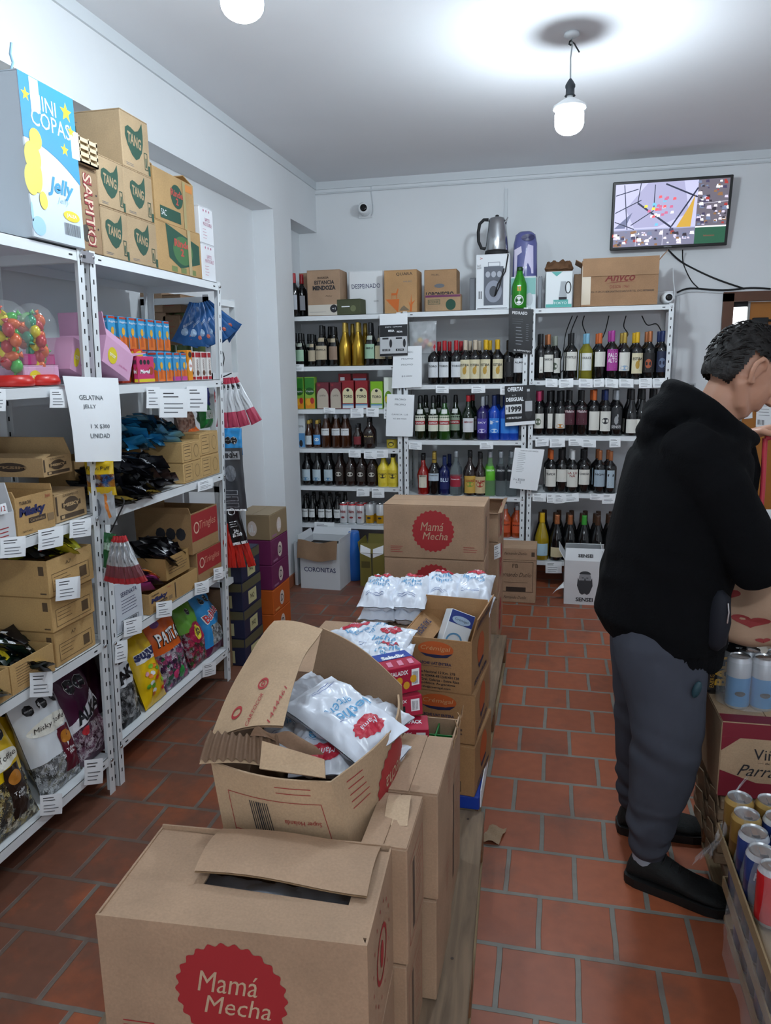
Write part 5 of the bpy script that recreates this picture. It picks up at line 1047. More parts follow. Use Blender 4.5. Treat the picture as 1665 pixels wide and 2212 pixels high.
# ================================================================ pouches
def frame_m(origin, right, up, yaw=0):
    r = Vector(right).normalized(); u = Vector(up); u = (u - r * u.dot(r)).normalized(); n = r.cross(u)
    m = Matrix((r, u, n)).transposed().to_4x4(); m.translation = Vector(origin); return m
PM = {}
def pouch(name, label, cat, group, M4, w, h, t, key, matf, deco=None, **kw):
    """filled bag; M4 places its base centre (x across, y up the bag, z outwards)"""
    o = thing(name, label, cat, group, M4.translation); o.rotation_euler = M4.to_euler()
    if key not in PM:
        q = MB(); fn = pillow(q, w, h, t, None if callable(matf) else matf, mf=matf if callable(matf) else None, **kw); me = q.mesh('film'); ink = None
        if deco: k = Ink(fn, .0012, True); deco(k, w, h); ink = k.mb.mesh('printing')
        PM[key] = (me, ink)
    me, ink = PM[key]; f_ = ob('bag_film', me, o)
    if ink: ob('printing', ink, f_)
    return o
def seg_m(*rows):
    """rows: (v from, material) bottom-up"""
    def g(u, v, s_):
        m = rows[0][1]
        for v0, mm in rows:
            if v >= v0: m = mm
        return m
    return g
SILV = foil('foil_silver', ['#b9bcc0', '#7b7d80', '#e3e5e8', '#4e4c48', '#9c9a90'], 75); GOLDF = foil('foil_gold_dark', ['#5a4a2c', '#b6a46a', '#2b2620', '#8a8a80', '#d8d0b8', '#3c3a36'], 70); PURF = foil('foil_plum', ['#7d4c66', '#cdb6c2', '#4a1d33', '#a78a98', '#e0d5da'], 85); GREYF = foil('foil_grey', ['#9b9da0', '#5a5b5e', '#d0d2d4', '#2a2b2d'], 85)
YELP = M('#e0b712', .3); WHTP = M('#d7dbe0', .3); PLUM = M('#3f1230', .3); BLKP = M('#111116', .3); ORP = M('#d9601c', .3); BLUP = M('#2b86c4', .3)
def octs(k, w, h, y, n=3, r=.09, x0=.0):
    for i in range(n):
        x = (-.28 + .28 * i + x0) * w; k.disc(x, h * y, w * r * 1.05, w * r * 1.05, M('#d7d7d7', .5), .0, n=8); k.disc(x, h * y, w * r, w * r, BLKP, .0006, n=8); k.text('EXCESO', x, h * y, w * .02, PAPER, w * r * 1.3, lift=.0012)
Z1 = SU[0] + .0; XB = fx(.17)
def stand(px, py, X, z, h, lean=.3, yaw=0.0):
    """matrix of a bag standing at shelf height, facing the aisle and leaning back"""
    p = P(px, py, X=X); r = Vector((math.sin(yaw), math.cos(yaw), 0)); u = Vector((-math.sin(lean) * math.cos(yaw), math.sin(lean) * math.sin(yaw), math.cos(lean))); return frame_m((p.x, p.y, z + .005), r, u)
def toffee(k, w, h, dark, txtc='#2a1c14'):
    octs(k, w, h, .80); k.disc(0, h * .60, w * .45, h * .075, M('#e9e6da', .4), .0008); k.text('Misky Toffee', 0, h * .60, h * .06, M(txtc, .5), w * .72, shear=.2, lift=.002)
    k.rect(w * .02, h * .10, w * .34, h * .52, M(dark, .3), .0006); k.disc(w * .18, h * .42, w * .12, h * .06, M('#b9762a', .4), .0014); k.text('Toffee\nMilk', w * .18, h * .28, h * .06, PAPER, w * .2, lift=.002)
zb1 = .155
pouch('candy_bag', 'yellow bag of toffees, half see-through, on the lowest near shelf', 'bag', 'toffee bags', stand(18, 1765, XB - .03, zb1, .36, .35), .27, .38, .12, 'tof_y', seg_m((0, GOLDF), (.42, YELP)), lambda k, w, h: toffee(k, w, h, '#241712'), wr=.008)
pouch('candy_bag', 'white bag of toffees with plum stripe, on the lowest near shelf', 'bag', 'toffee bags', stand(135, 1672, XB - .045, zb1, .36, .32), .22, .38, .11, 'tof_w', lambda u, v, s_: PLUM if v > .93 else (SILV if v < .30 else WHTP), lambda k, w, h: toffee(k, w, h, '#5a1526'), wr=.008, seed=2)
def alka(k, w, h): octs(k, w, h, .78, 2, .14, .12); k.poly([(-w * .47, h * .36), (w * .46, h * .46), (w * .46, h * .66), (w * .3, h * .66), (-w * .1, h * .5), (-w * .47, h * .44)], M('#d5d3d8', .4), .0006); k.text('ALKA', w * .05, h * .49, h * .13, BLKP, w * .75, bold=.04, shear=.2, rot=.12, lift=.0022); k.disc(-w * .18, h * .33, w * .09, h * .045, M('#c2303a', .4), .0012)
pouch('candy_bag', 'plum bag of wrapped sweets with big black slanted letters, by the near post', 'bag', None, stand(198, 1622, XB - .05, zb1, .36, .28), .2, .38, .1, 'alka', seg_m((0, PLUM), (.04, PURF), (.37, PLUM)), alka, wr=.008, seed=5)
for i, (px, py, kx) in enumerate(((10, 1760, 0), (90, 1690, 1), (150, 1650, 2), (200, 1610, 2))):
    pouch('candy_bag', '%s bag standing in the row behind, lowest near shelf, %s from left' % (['yellow', 'white', 'plum', 'plum'][i], ordn(i)), 'bag', 'sweet bags behind the front row', stand(px, py, XB - .17 - .02 * i, zb1, .36, .15), .22, .38 + .01 * i, .09, 'bk%d' % kx, [YELP, WHTP, PLUM][kx], (lambda k, w, h: octs(k, w, h, .8)) , wr=.008, seed=7 + i)
# far rack, lowest shelf
pouch('candy_bag', 'black and white bag of grey sweets just behind the rack post', 'bag', None, stand(288, 1580, fx(.2) - .045, Z1, .33, .25), .13, .36, .08, 'bw', seg_m((0, BLKP), (.05, GREYF), (.45, WHTP), (.7, BLKP)), lambda k, w, h: k.text('AK', 0, h * .56, h * .14, BLKP, w * .8, bold=.04, rot=.2, lift=.001), wr=.007, seed=3)
def sugu(k, w, h):
    k.rect(-w * .42, h * .62, w * .42, h * .76, M('#e3e3e6', .3), .0004); k.text('sugus', 0, h * .69, h * .13, NAVYINK, w * .86, bold=.05, rot=.0, lift=.002)
    for i in range(16): c_ = random.choice(['#5aa02c', '#c43a2c', '#4a8ac4', '#e07a1c', '#d9dde0', '#8cc63a', '#e3a0b0']); k.disc(random.uniform(-.34, .34) * w, random.uniform(.1, .55) * h, w * .07, h * .032, M(c_, .4), .001 + i * .0002, n=8)
pouch('candy_bag', 'yellow bag of fruit chews with blue lettering, on the far rack', 'bag', None, stand(338, 1536, fx(.2) - .04, Z1, .3, .3), .17, .31, .09, 'sug', YELP, sugu, wr=.008, seed=11)
def pati(k, w, h):
    octs(k, w, h, .87, 2, .08, .24); k.text('PATITAS', w * .0, h * .6, h * .17, INK, w * .86, bold=.06, lift=.0012); k.text('PATITAS', 0, h * .605, h * .155, PAPER, w * .82, bold=.02, lift=.002); k.disc(-w * .3, h * .8, w * .1, w * .09, M('#7d4a8c', .4), .0006); k.disc(w * .12, h * .12, w * .12, h * .07, M('#1f8a3c', .4), .001); k.disc(-w * .14, h * .14, w * .08, h * .05, M('#c43a6a', .4), .001)
PATF = foil('foil_berry', ['#5a2a5a', '#b04a7a', '#3a2040', '#8a8a92', '#d0c8d4', '#2f6a4a'], 55)
pouch('candy_bag', 'orange bag of paw shaped sweets with white lettering', 'bag', None, stand(385, 1496, fx(.2) - .045, Z1, .34, .3), .22, .38, .1, 'pat', seg_m((0, PATF), (.42, ORP)), pati, wr=.008, seed=12)
POPF = foil('foil_pop', ['#8a1a3c', '#c43a5a', '#5a1028', '#b0a0a8', '#40602a'], 60)
pouch('candy_bag', 'dark pink bag of lollipops with an oval yellow mark', 'bag', None, stand(432, 1452, fx(.2) - .05, Z1, .3, .3), .17, .31, .09, 'pop', seg_m((0, POPF), (.55, M('#5f9a2a', .3))), lambda k, w, h: (k.disc(0, h * .5, w * .36, h * .17, M('#a01c44', .3), .0006), k.disc(0, h * .5, w * .2, h * .12, M('#e0d23a', .4), .0012), k.text('PUSH\nPOP', 0, h * .5, h * .12, INK, w * .26, bold=.04, lift=.002), octs(k, w, h, .85, 1, .1, .3)), wr=.008, seed=13)
pouch('candy_bag', 'blue bag of chewing sweets with red cartoon lettering, at the far end', 'bag', None, stand(468, 1425, fx(.2) - .045, Z1, .32, .32), .19, .31, .09, 'blu', lambda u, v, s_: M('#5a1a3c', .3) if v < .12 else (SILV if (abs(u - .62) < .3 and v < .45) else BLUP), lambda k, w, h: (octs(k, w, h, .87, 2, .1, .15), k.text('Bubble', w * .02, h * .62, h * .16, PAPER, w * .78, bold=.06, rot=.25, lift=.0012), k.text('Bubble', w * .02, h * .62, h * .14, M('#c2303a', .4), w * .74, bold=.02, rot=.25, lift=.002)), wr=.008, seed=14)
for i, (px, py, c_, cw) in enumerate(((300, 1560, '#22252a', 'black'), (330, 1530, '#c8551c', 'orange'), (372, 1500, '#2f6a2a', 'green'), (405, 1475, '#2f6a2a', 'green'), (440, 1440, '#7a1c34', 'dark red'))):
    pouch('candy_bag', '%s bag standing behind the front bags of the far rack, %s from left' % (cw, ordn(i)), 'bag', 'bags behind, far rack lowest shelf', stand(px, py, fx(.2) - .17, Z1, .3, .15), .17, .33, .08, 'bq' + c_, M(c_, .3), None, wr=.008, seed=20 + i)
t, L = carton('big_carton', 'large dark brown carton with black round letters, deep on the lowest far shelf', 'box', None, (LX - .37, LX - .21, 2.95, 3.30, Z1, .52), card('#6b5138')); mk(t, L, '+x', lambda k, w, h: k.text('TORO', w * .5, h * .6, h * .16, INK, w * .7, bold=.04))
# ================================================================ cartons on the racks
def rc(name, label, group, pl, pr_, top, z, X=None, depth=.2, m=None, fn=None, **kw):
    X = fx(z) - .015 if X is None else X
    t, L = carton(name, label, 'box', group, fbx(pl, pr_, top, X, z, depth), m, **kw)
    if fn: mk(t, L, '+x', fn)
    return t, L
def misky(k, w, h):
    K = M('#4a3a2a', .7); k.disc(w * .5, h * .55, w * .24, h * .26, K); k.rect(w * .2, h * .47, w * .8, h * .64, K, .0003); k.text('MISKY', w * .5, h * .55, h * .13, card('#b99a70'), w * .52, bold=.05, lift=.001); k.rect(w * .12, h * .08, w * .9, h * .24, K); k.rect(w * .16, h * .11, w * .26, h * .21, card('#b99a70'), .0006); k.text('CARAMELOS', w * .5, h * .88, h * .08, K, w * .5); k.rect(w * .02, h * .25, w * .07, h * .9, K, .0002)
MK = card('#b39469')
t, L = rc('carton', 'open brown carton with a dark oval emblem, upper one on the near rack', 'sweet cartons on the near rack', (97, 1060), (160, 1046), (120, 985), 1.246, depth=.3, m=MK, fn=misky, X=fx(1.09) - .03, flaps={'-y': (-80, .05), '-x': (-15, .05), '+y': (-20, .06)})
mk(t, L, '-y', lambda k, w, h: (k.disc(w * .6, h * .5, w * .2, h * .25, M('#3a2c22', .7)), k.text('YKSIM', w * .6, h * .5, h * .14, card('#8a7050'), w * .4, bold=.04, lift=.001), k.rect(w * .06, h * .4, w * .2, h * .65, M('#3a2c22', .7))), 'side_printing')
t, L = rc('carton', 'brown carton with dark oval emblem, below the upper one beside the post', 'sweet cartons on the near rack', (122, 1133), (190, 1112), (150, 1060), 1.087, depth=.3, m=MK, fn=misky, X=fx(1.09) - .025)
zt_ = L[5]
def nugaton(k, w, h): k.text('TURRON', w * .25, h * .84, h * .09, BROWNINK, w * .3, bold=.02); k.text('Misky', w * .42, h * .58, h * .3, NAVYINK, w * .7, bold=.06, shear=.1); k.rect(w * .3, h * .28, w * .75, h * .42, BROWNINK); k.text('Caramelos', w * .52, h * .35, h * .08, card('#b99a70'), w * .38, lift=.001); k.text('SIN TACC', w * .25, h * .1, h * .05, BROWNINK, w * .25); k.text('360', w * .85, h * .88, h * .08, M('#b0433c', .6), w * .14); k.rect(w * .8, h * .2, w * .98, h * .4, M('#8d7353', .7))
rc('carton', 'brown carton with dark blue lettering at the front of the near rack', 'sweet cartons on the near rack', (38, 1152), (121, 1134), (70, 1068), 1.087, depth=.25, m=card('#b8935f'), fn=nugaton, X=fx(1.09) - .012, flaps={'-y': (10, .02), '+y': (10, .02)})
t, L = rc('carton', 'white carton with red label, cut by the left edge of the photo', 'sweet cartons on the near rack', (-38, 1174), (36, 1153), (0, 1112), 1.087, depth=.25, m=M('#cfd0d3', .5), X=fx(1.09) - .012, flaps={'+y': (-10, .09), '-x': (-5, .09)})
mk(t, L, '+x', lambda k, w, h: (k.lines(w * .35, h * .5, w * .9, 3, h * .14, .003, REDINK, .3)))
sheet('sign_card', 'white card with red marks stuck on the box at the left photo edge', 'sign', None, [P(x, y, X=fx(1.1) - .005) for x, y in ((0, 1112), (17, 1108), (12, 1086), (0, 1090))], lambda k, w, h: (k.text('12', w * .4, h * .55, h * .5, REDINK, w * .6)), bow=.002)
# near rack, second shelf from the floor: three stacked trays and one in front
def tray_side(k, w, h): K = M('#5d4933', .7); k.frame(w * .08, h * .12, w * .9, h * .6, .0015, K); k.rect(w * .68, h * .2, w * .84, h * .5, K); k.lines(w * .12, h * .5, w * .5, 3, h * .1, .0015, K); k.text('A7', w * .45, h * .78, h * .1, K, w * .12)
TR = card('#bf9a64'); zt1 = .612
hs = [(1392, 1440), (1300, 1345), (1215, 1262)]
for i in range(3):
    zz0 = zt1 + .125 * i
    t, L = carton('tray_carton', 'tan tray carton, %s of the stack beside the near post' % ['lowest', 'middle', 'topmost'][i], 'box', 'stacked tray cartons on the near rack', (fx(zz0) - .33, fx(zz0) - .01 + .004 * i, 2.02 - .012 * i, 2.235, zz0, zz0 + .122), TR, flaps={} if i == 2 else 'closed')
    mk(t, L, '+x', tray_side)
    mk(t, L, '-y', lambda k, w, h: (k.disc(w * .3, h * .5, w * .08, h * .28, M('#5d4933', .7), n=7), k.rect(w * .9, h * .6, w * .96, h * .85, M('#5d4933', .7)), k.rect(w * .9, h * .08, w * .97, h * .12, M('#5d4933', .7))), 'side_printing')
topb = L
slip((120, 1248, 173, 1295), 'white price slip stuck on the topmost tray carton', 'price slips on the left racks', X=fx(.9) + .008, dy=4)
for i, (ya, yb) in enumerate(((1.80, 2.0), (1.585, 1.795))):
    t, L = carton('tray_carton', 'low tan tray heaped with dark green and yellow packets, %s' % ['next to the stack', 'at the photo edge'][i], 'box', 'open trays on the near rack', (fx(zt1) - .22, fx(zt1) - .005, ya, yb, zt1, zt1 + .095), TR, flaps={})
    mk(t, L, '+x', lambda k, w, h: (k.lines(w * .12, h * .85, w * .6, 8, h * .09, .0015, M('#6b5540', .7), .5), k.rect(w * .55, h * .4, w * .72, h * .55, M('#6b5540', .7))))
# small packets, heaped
def heap(key, cols, n, cx, cy, z, rx, ry, hgt, w, h, t_, label, group, deco=None, tilt=.5, name='snack_packet', face_x=.5):
    prot = {}
    for i in range(n):
        ci = i % len(cols); kk = (key, ci)
        if kk not in prot:
            q = MB(); fn = pillow(q, w, h, t_, cols[ci], nu=8, nv=8, T=Matrix.Translation((0, -h / 2, 0)), wr=.0018, seed=ci + 3, seal=.08); ink = Ink(fn, .0008, True); (deco or (lambda k, w, h: None))(ink, w, h); prot[kk] = (q.mesh('film'), ink.mb.mesh('printing') if ink.mb.f else None)
        f_ = (i + .5) / n; rr = math.sqrt(random.random()) * (1 - .3 * f_); a = random.random() * 2 * PI
        o = thing(name, label, 'packet', group, (cx + rx * rr * math.cos(a), cy + ry * rr * math.sin(a), z + t_ / 2 + hgt * f_ * (1 - .5 * rr)), rot=(random.uniform(-tilt, tilt) * .45, random.uniform(-.1, tilt) * .5 + face_x, random.uniform(-.35, .35) + PI / 2 * random.choice((0, 1, 1))))
        f2 = ob('film', prot[kk][0], o)
        if prot[kk][1]: ob('printing', prot[kk][1], f2)
def yl(k, w, h): k.text('Flynn', 0, h * .55, h * .22, M('#d8d23a', .4), w * .8, bold=.08, shear=.2); k.rect(-w * .35, h * .25, w * .2, h * .35, M('#c9d43a', .4), .0004); k.rect(w * .22, h * .25, w * .34, h * .36, M('#c9452c', .4), .0004)
heap('yb', [BLKP, M('#b9b41e', .3), M('#1a1a1a', .3)], 30, fx(.98) - .16, 2.11, zt1 + .375 + .0, .13, .085, .05, .10, .13, .022, 'black and yellow snack packet, heaped in the topmost tray carton', 'black and yellow packets in the topmost tray', yl)
def wl(k, w, h): k.text('tatin', 0, h * .6, h * .28, PAPER, w * .85, bold=.08, shear=.2); k.rect(-w * .38, h * .15, w * .38, h * .34, M('#d8c22a', .4), .0004)
heap('gy', [M('#10231c', .3), BLKP], 26, fx(.7) - .11, 1.89, zt1 + .03, .09, .085, .13, .09, .12, .02, 'dark green and black snack packet with white lettering, heaped in the low tray', 'dark packets in the low near tray', wl, tilt=.6)
heap('gy', [M('#10231c', .3), BLKP], 14, fx(.7) - .11, 1.69, zt1 + .03, .09, .085, .10, .09, .12, .02, 'dark green snack packet with white lettering, heaped at the photo edge', 'dark packets at the photo edge', wl, tilt=.6)
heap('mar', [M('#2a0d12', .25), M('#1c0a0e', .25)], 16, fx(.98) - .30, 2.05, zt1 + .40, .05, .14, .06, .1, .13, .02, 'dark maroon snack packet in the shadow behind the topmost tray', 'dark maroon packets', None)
# far rack, third shelf (height .6)
ZS = SU[1] + .002
def red(k, w, h): k.rect(w * .01, h * .3, w * .99, h * .97, M('#9b2a2c', .6)); k.text('Tringles', w * .6, h * .62, h * .26, M('#c98a72', .6), w * .62, shear=.2); k.ring(w * .18, h * .62, w * .1, w * .025, M('#d9b9a0', .6), .0006)
t, L = carton('carton', 'brown carton with red label band, lower of the red banded pair', 'box', 'red banded cartons on the far rack', (fx(.6) - .28, fx(.6) - .012, 3.04, 3.29, ZS, ZS + .15), card('#9c7a52'), flaps='closed'); mk(t, L, '+x', red)
t, L = carton('carton', 'brown open carton with red label band, upper of the red banded pair', 'box', 'red banded cartons on the far rack', (fx(.6) - .29, fx(.75) - .015, 3.0, 3.27, ZS + .152, ZS + .34), card('#9c7a52'), flaps={'-y': (15, .03), '-x': (10, .05)}); mk(t, L, '+x', red)
mk(t, L, '-y', lambda k, w, h: octs(k, w * 1.0, h, 0, 0) or [k.disc(w * x, h * .5, w * .09, h * .16, INK, n=8) for x in (.45, .63, .81)], 'side_printing')
t, L = carton('tray_carton', 'brown tray carton heaped with glossy black packets, on the far rack', 'box', 'trays on the far rack', (fx(.6) - .26, fx(.6) - .03, 2.79, 3.0, ZS + .088, ZS + .185), card('#a5824f'), flaps={}); mk(t, L, '+x', lambda k, w, h: k.lines(w * .1, h * .8, w * .9, 5, h * .13, .002, BROWNINK, .3))
t, L = carton('tray_carton', 'open brown tray carton with blue lettering, full of coloured packets', 'box', 'trays on the far rack', (fx(.6) - .24, fx(.6) - .006, 2.60, 3.02, ZS, ZS + .086), card('#b5905c'), flaps={}); mk(t, L, '+x', lambda k, w, h: (nugaton(k, w * .45, h), k.rect(w * .5, h * .1, w * .52, h * .9, BROWNINK), misky(Ink(lambda x, y, o: k.fn(x + w * .55, y, o)), w * .4, h)))
t, L = carton('white_box', 'white carton with blue lettering and barcode beside the far rack post', 'box', None, (fx(.6) - .2, fx(.6) - .008, 2.37, 2.555, ZS, ZS + .20), M('#cdd2da', .5)); mk(t, L, '+x', lambda k, w, h: (k.text('SERENATA', w * .5, h * .72, h * .09, NAVYINK, w * .6), k.lines(w * .2, h * .6, w * .8, 5, h * .06, .002, NAVYINK), k.bars(w * .2, h * .05, w * .75, h * .2, INK), k.frame(w * .16, h * .03, w * .8, h * .22, .002, INK)))
def wt(k, w, h): k.rect(-w * .36, h * .3, w * .36, h * .72, M('#c8cacd', .4), .0004)
heap('blk', [BLKP, M('#17151c', .25)], 24, fx(.75) - .13, 2.88, ZS + .16, .09, .1, .08, .09, .12, .024, 'glossy black snack packet with a white patch, heaped on the far rack tray', 'glossy black packets', wt)
heap('mix', [BLKP, M('#2a1a30', .3), M('#b8468c', .3), M('#d0702a', .3)], 18, fx(.6) - .11, 2.69, ZS + .07, .07, .07, .09, .08, .11, .024, 'black, pink or orange sweets packet in the blue lettered tray', 'coloured packets in the blue lettered tray', wt)
for zz_ in (0, 1): pass
# far rack, second shelf (height 1.085): dark packets, blue wrappers, tan cartons
ZM = SU[2] + .002
def miniC(k, w, h): K = M('#6b563a', .7); k.frame(w * .05, h * .1, w * .5, h * .9, .0015, K); k.lines(w * .1, h * .8, w * .45, 4, h * .16, .003, K); k.ring(w * .76, h * .5, w * .14, .002, K, ry=h * .32)
for i, (ya, yb, za, zb) in enumerate(((2.93, 3.10, 0, .09), (3.10, 3.29, 0, .10), (2.93, 3.10, .091, .18), (3.10, 3.29, .101, .205))):
    t, L = carton('small_carton', 'small tan carton at the far end of the middle shelf, %s' % ['lower left', 'lower right', 'upper left', 'upper right'][i], 'box', 'small tan cartons on the middle shelf', (fx(1.1) - .2, fx(1.1) - .008, ya + .002, yb - .002, ZM + za, ZM + zb), card('#bd9b66')); mk(t, L, '+x', miniC)
t, L = carton('tray_carton', 'long tan tray carton under the blue wrapped sweets', 'box', None, (fx(1.1) - .36, fx(1.1) - .20, 2.45, 2.92, ZM, ZM + .16), card('#a98554'), flaps={}); 
BLF = foil('foil_blue', ['#2f8fc4', '#123a5c', '#9fd0e6', '#0e1c2a', '#c98a3a'], 22, .25)
heap('blw', [M('#2b87b8', .2, .3), M('#1a5f8c', .2, .3), M('#14323f', .2, .3), M('#7fb4c9', .2, .3)], 70, fx(1.1) - .17, 2.86, ZM + .175, .09, .29, .12, .06, .11, .024, 'shiny blue wrapped biscuit bar, heaped on the middle shelf of the far rack', 'blue wrapped bars', lambda k, w, h: k.disc(0, h * .5, w * .25, h * .16, M('#3a2a14', .4), .0004, n=10), tilt=.6)
def bk_(k, w, h): k.text('GROSSO', 0, h * .5, h * .2, M('#b4b6bc', .4), w * .8, bold=.06); k.rect(-w * .4, h * .66, w * .1, h * .7, M('#55575e', .4), .0003)
heap('ngr', [BLKP, M('#0c0c10', .2), M('#1b1c22', .25)], 60, fx(1.1) - .10, 2.64, ZM + .01, .09, .25, .14, .10, .16, .034, 'black foil snack packet with grey lettering, heaped on the middle shelf', 'black foil packets', bk_, tilt=.35)
heap('gol', [M('#1c1a18', .25), M('#8c7430', .3, .4)], 8, fx(1.1) - .04, 2.56, ZM + .0, .02, .16, .02, .07, .13, .02, 'dark packet with a gold end lying along the front of the middle shelf', 'gold ended packets', None, tilt=.2, face_x=.1)
pouch('candy_bag', 'bright green pouch standing at the far end of the middle shelf', 'bag', None, stand(448, 935, fx(1.1) - .1, ZM + .205, .12, .1), .14, .12, .05, 'grn', M('#1e7a34', .3), lambda k, w, h: k.rect(-w * .3, h * .35, w * .25, h * .7, M('#cfd8d0', .5)), wr=.006)
pouch('candy_bag', 'blue and red pouch behind the green one, under the price papers', 'bag', None, stand(452, 880, fx(1.3) - .12, ZM + .29, .12, .05), .12, .14, .05, 'grb', M('#2a2f6a', .3), lambda k, w, h: k.disc(0, h * .4, w * .3, h * .25, M('#a8323a', .5)), wr=.006)
pouch('candy_bag', 'orange pouch lying by the small tan cartons', 'bag', None, stand(432, 950, fx(1.1) - .08, ZM + .17, .12, .9), .1, .12, .04, 'orr', M('#d0601f', .3), None, wr=.006)
for i, (px, py) in enumerate(((412, 925), (398, 930))): pouch('candy_bag', 'clear pouch of pink and brown nuts, %s of two beside the green pouch' % ['right', 'left'][i], 'bag', 'pouches of nuts', stand(px, py, fx(1.1) - .12, ZM + .19, .12, .2), .09, .13, .05, 'nut', foil('foil_nut', ['#b98a78', '#7a4a3a', '#d0b0a0'], 90, .4, .1), None, wr=.006)
# far rack, fourth shelf (height 1.53): little juice cartons and pink boxes
ZJ = SU[3] + .002; JB = M('#3a97c9', .35)
def juice(k, w, h): O = M('#d9702a', .4); k.poly([(.001, .001), (w - .001, .001), (w - .001, h * .36), (w * .6, h * .42), (w * .3, h * .34), (.001, h * .46)], O); k.disc(w * .55, h * .55, w * .22, h * .12, M('#e0a83a', .4), .0004, n=12); k.poly([(w * .3, h * .1), (w * .7, h * .1), (w * .62, h * .42), (w * .38, h * .42)], M('#c45a20', .4), .0008); k.text('Baggio', w * .5, h * .82, h * .08, PAPER, w * .85, shear=.2, lift=.001); k.rect(w * .1, h * .92, w * .9, h * .98, M('#b8432c', .4), .0004)
def jc(y, x, z, lab, g, sz=(.052, .052, .125), base=JB, fn=juice, name='juice_carton'):
    t = thing(name, lab, 'carton', g, (x, y, z)); w_, d_, h_ = sz; ob('carton_body', MB().bbox(-d_, 0, -w_ / 2, w_ / 2, 0, h_, base, .002), t); k = Ink(planar((0, -w_ / 2, 0), (0, 1, 0), (0, 0, 1)), .0008); fn(k, w_, h_); k.put(t)
    k = Ink(planar((-d_, -w_ / 2, 0), (1, 0, 0), (0, 0, 1)), .0008); fn(k, d_, h_); k.put(t, 'side_printing'); return t
xs = fx(1.53)
for i, px in enumerate((245, 268, 288, 308, 328, 346, 362)):
    y = P(px, 750, X=xs - .10).y; jc(y, xs - .10, ZJ + .128, 'small blue and orange juice carton, upper tier, %s from left' % ordn(i), 'juice cartons, upper tier', sz=(.05, .05, .125))
for i in range(7):
    y = P((245, 268, 288, 308, 328, 346, 362)[i], 750, X=xs - .10).y; jc(y, xs - .10, ZJ, 'small blue and orange juice carton, lower tier behind, %s from left' % ordn(i), 'juice cartons, lower tier behind', sz=(.05, .05, .125))
for i, px in enumerate((350, 367, 384, 399)):
    y = P(px, 820, X=xs - .02).y; jc(y, xs - .02, ZJ, 'small blue and orange juice carton at the shelf front, %s from left' % ordn(i), 'juice cartons at the shelf front', sz=(.05, .045, .118), base=JB if i < 2 else M('#3f8fc0', .35), fn=juice if i < 2 else (lambda k, w, h: (juice(k, w, h), k.rect(.002, .002, w - .002, h * .16, M('#b8418c', .4), .001))))
def choc(k, w, h): k.rect(.002, h * .8, w - .002, h * .97, M('#a82a34', .4)); k.rect(.002, .002, w - .002, h * .12, M('#a82a34', .4)); k.text('CHOCO', w * .5, h * .55, w * .4, M('#6a2a20', .5), h * .35, rot=PI / 2); k.disc(w * .5, h * .25, w * .3, h * .1, M('#5f3a26', .5), .0004)
for i, px in enumerate((428, 441, 454)):
    y = P(px, 816, X=xs - .02).y; jc(y, xs - .02, ZJ, 'slim white and red chocolate drink carton, %s from left' % ordn(i), 'slim chocolate drink cartons', sz=(.036, .05, .125), base=M('#dcd8d4', .4), fn=choc)
jc(P(413, 818, X=xs - .02).y, xs - .02, ZJ, 'small orange and yellow carton between juices and chocolate drinks', None, sz=(.04, .05, .13), base=M('#dd8a1f', .4), fn=lambda k, w, h: (k.disc(w * .5, h * .5, w * .4, h * .2, PAPER), k.disc(w * .5, h * .85, w * .35, h * .1, INK), k.text('Ades', w * .5, h * .5, h * .12, M('#c44a1f', .4), w * .6, lift=.001)))
jc(P(318, 824, X=xs - .01).y, xs - .01, ZJ, 'pink and yellow flat packet standing before the juice cartons', None, sz=(.12, .02, .10), base=M('#c8386c', .4), fn=lambda k, w, h: (k.rect(.002, .002, w - .002, h * .14, M('#d8c22a', .4)), [k.disc(w * x, h * .78, w * .09, h * .1, INK, n=8) for x in (.2, .42, .64)], k.text('Mogul', w * .4, h * .4, h * .2, PAPER, w * .6, bold=.04, shear=.2, lift=.001), k.disc(w * .78, h * .45, w * .15, h * .16, M('#a8452a', .4))), name='sweet_packet')
for i, px in enumerate((270, 300)):
    jc(P(px, 800, X=xs - .06).y, xs - .055, ZJ, 'yellow and red sweet packet half hidden by the pink box, %s' % ['nearer the post', 'further from the post'][i], 'yellow and red packets', sz=(.06, .02, .13), base=M('#c9452c', .4), fn=lambda k, w, h: (k.poly([(0, h * .7), (w, h * .8), (w * .7, h * .95), (w * .2, h * .9)], M('#e0c42a', .4))), name='sweet_packet')
# pink display boxes around the post
PK = M('#d2a0c0', .45); PKI = M('#cfcad0', .5)
def pinkf(k, w, h): k.disc(w * .3, h * .45, w * .16, h * .3, M('#d9c62a', .4)); k.text('arcor', w * .3, h * .45, h * .12, PAPER, w * .2, lift=.001); k.text('candy delivery', w * .7, h * .3, h * .1, M('#b0427c', .5), w * .3)
t, L = carton('display_box', 'pink display box with a yellow oval, tipped open beside the far rack post', 'box', 'pink display boxes', (xs - .2, xs - .012, 2.37, 2.55, ZJ + .0, ZJ + .1), PK, flaps={'+x': (-35, .05), '+y': (60, .1), '-y': (30, .08)}); mk(t, L, '+x', pinkf)
t.rotation_euler = (R_(-24), 0, 0); t.location.z += .045
t, L = carton('display_box', 'pink display box standing between the two rack posts', 'box', 'pink display boxes', (xs - .22, xs - .03, 2.215, 2.31, ZJ, ZJ + .11), PK, flaps={'+y': (30, .04)}); mk(t, L, '+x', pinkf); t.rotation_euler = (R_(-20), 0, 0); t.location.z += .04
t, L = carton('display_box', 'low pink display box lying behind the toy globes', 'box', 'pink display boxes', (xs - .25, xs - .05, 2.02, 2.19, 1.537, 1.60), PK, flaps='closed'); mk(t, L, '+x', pinkf); mk(t, L, '-y', pinkf, 'side_printing')
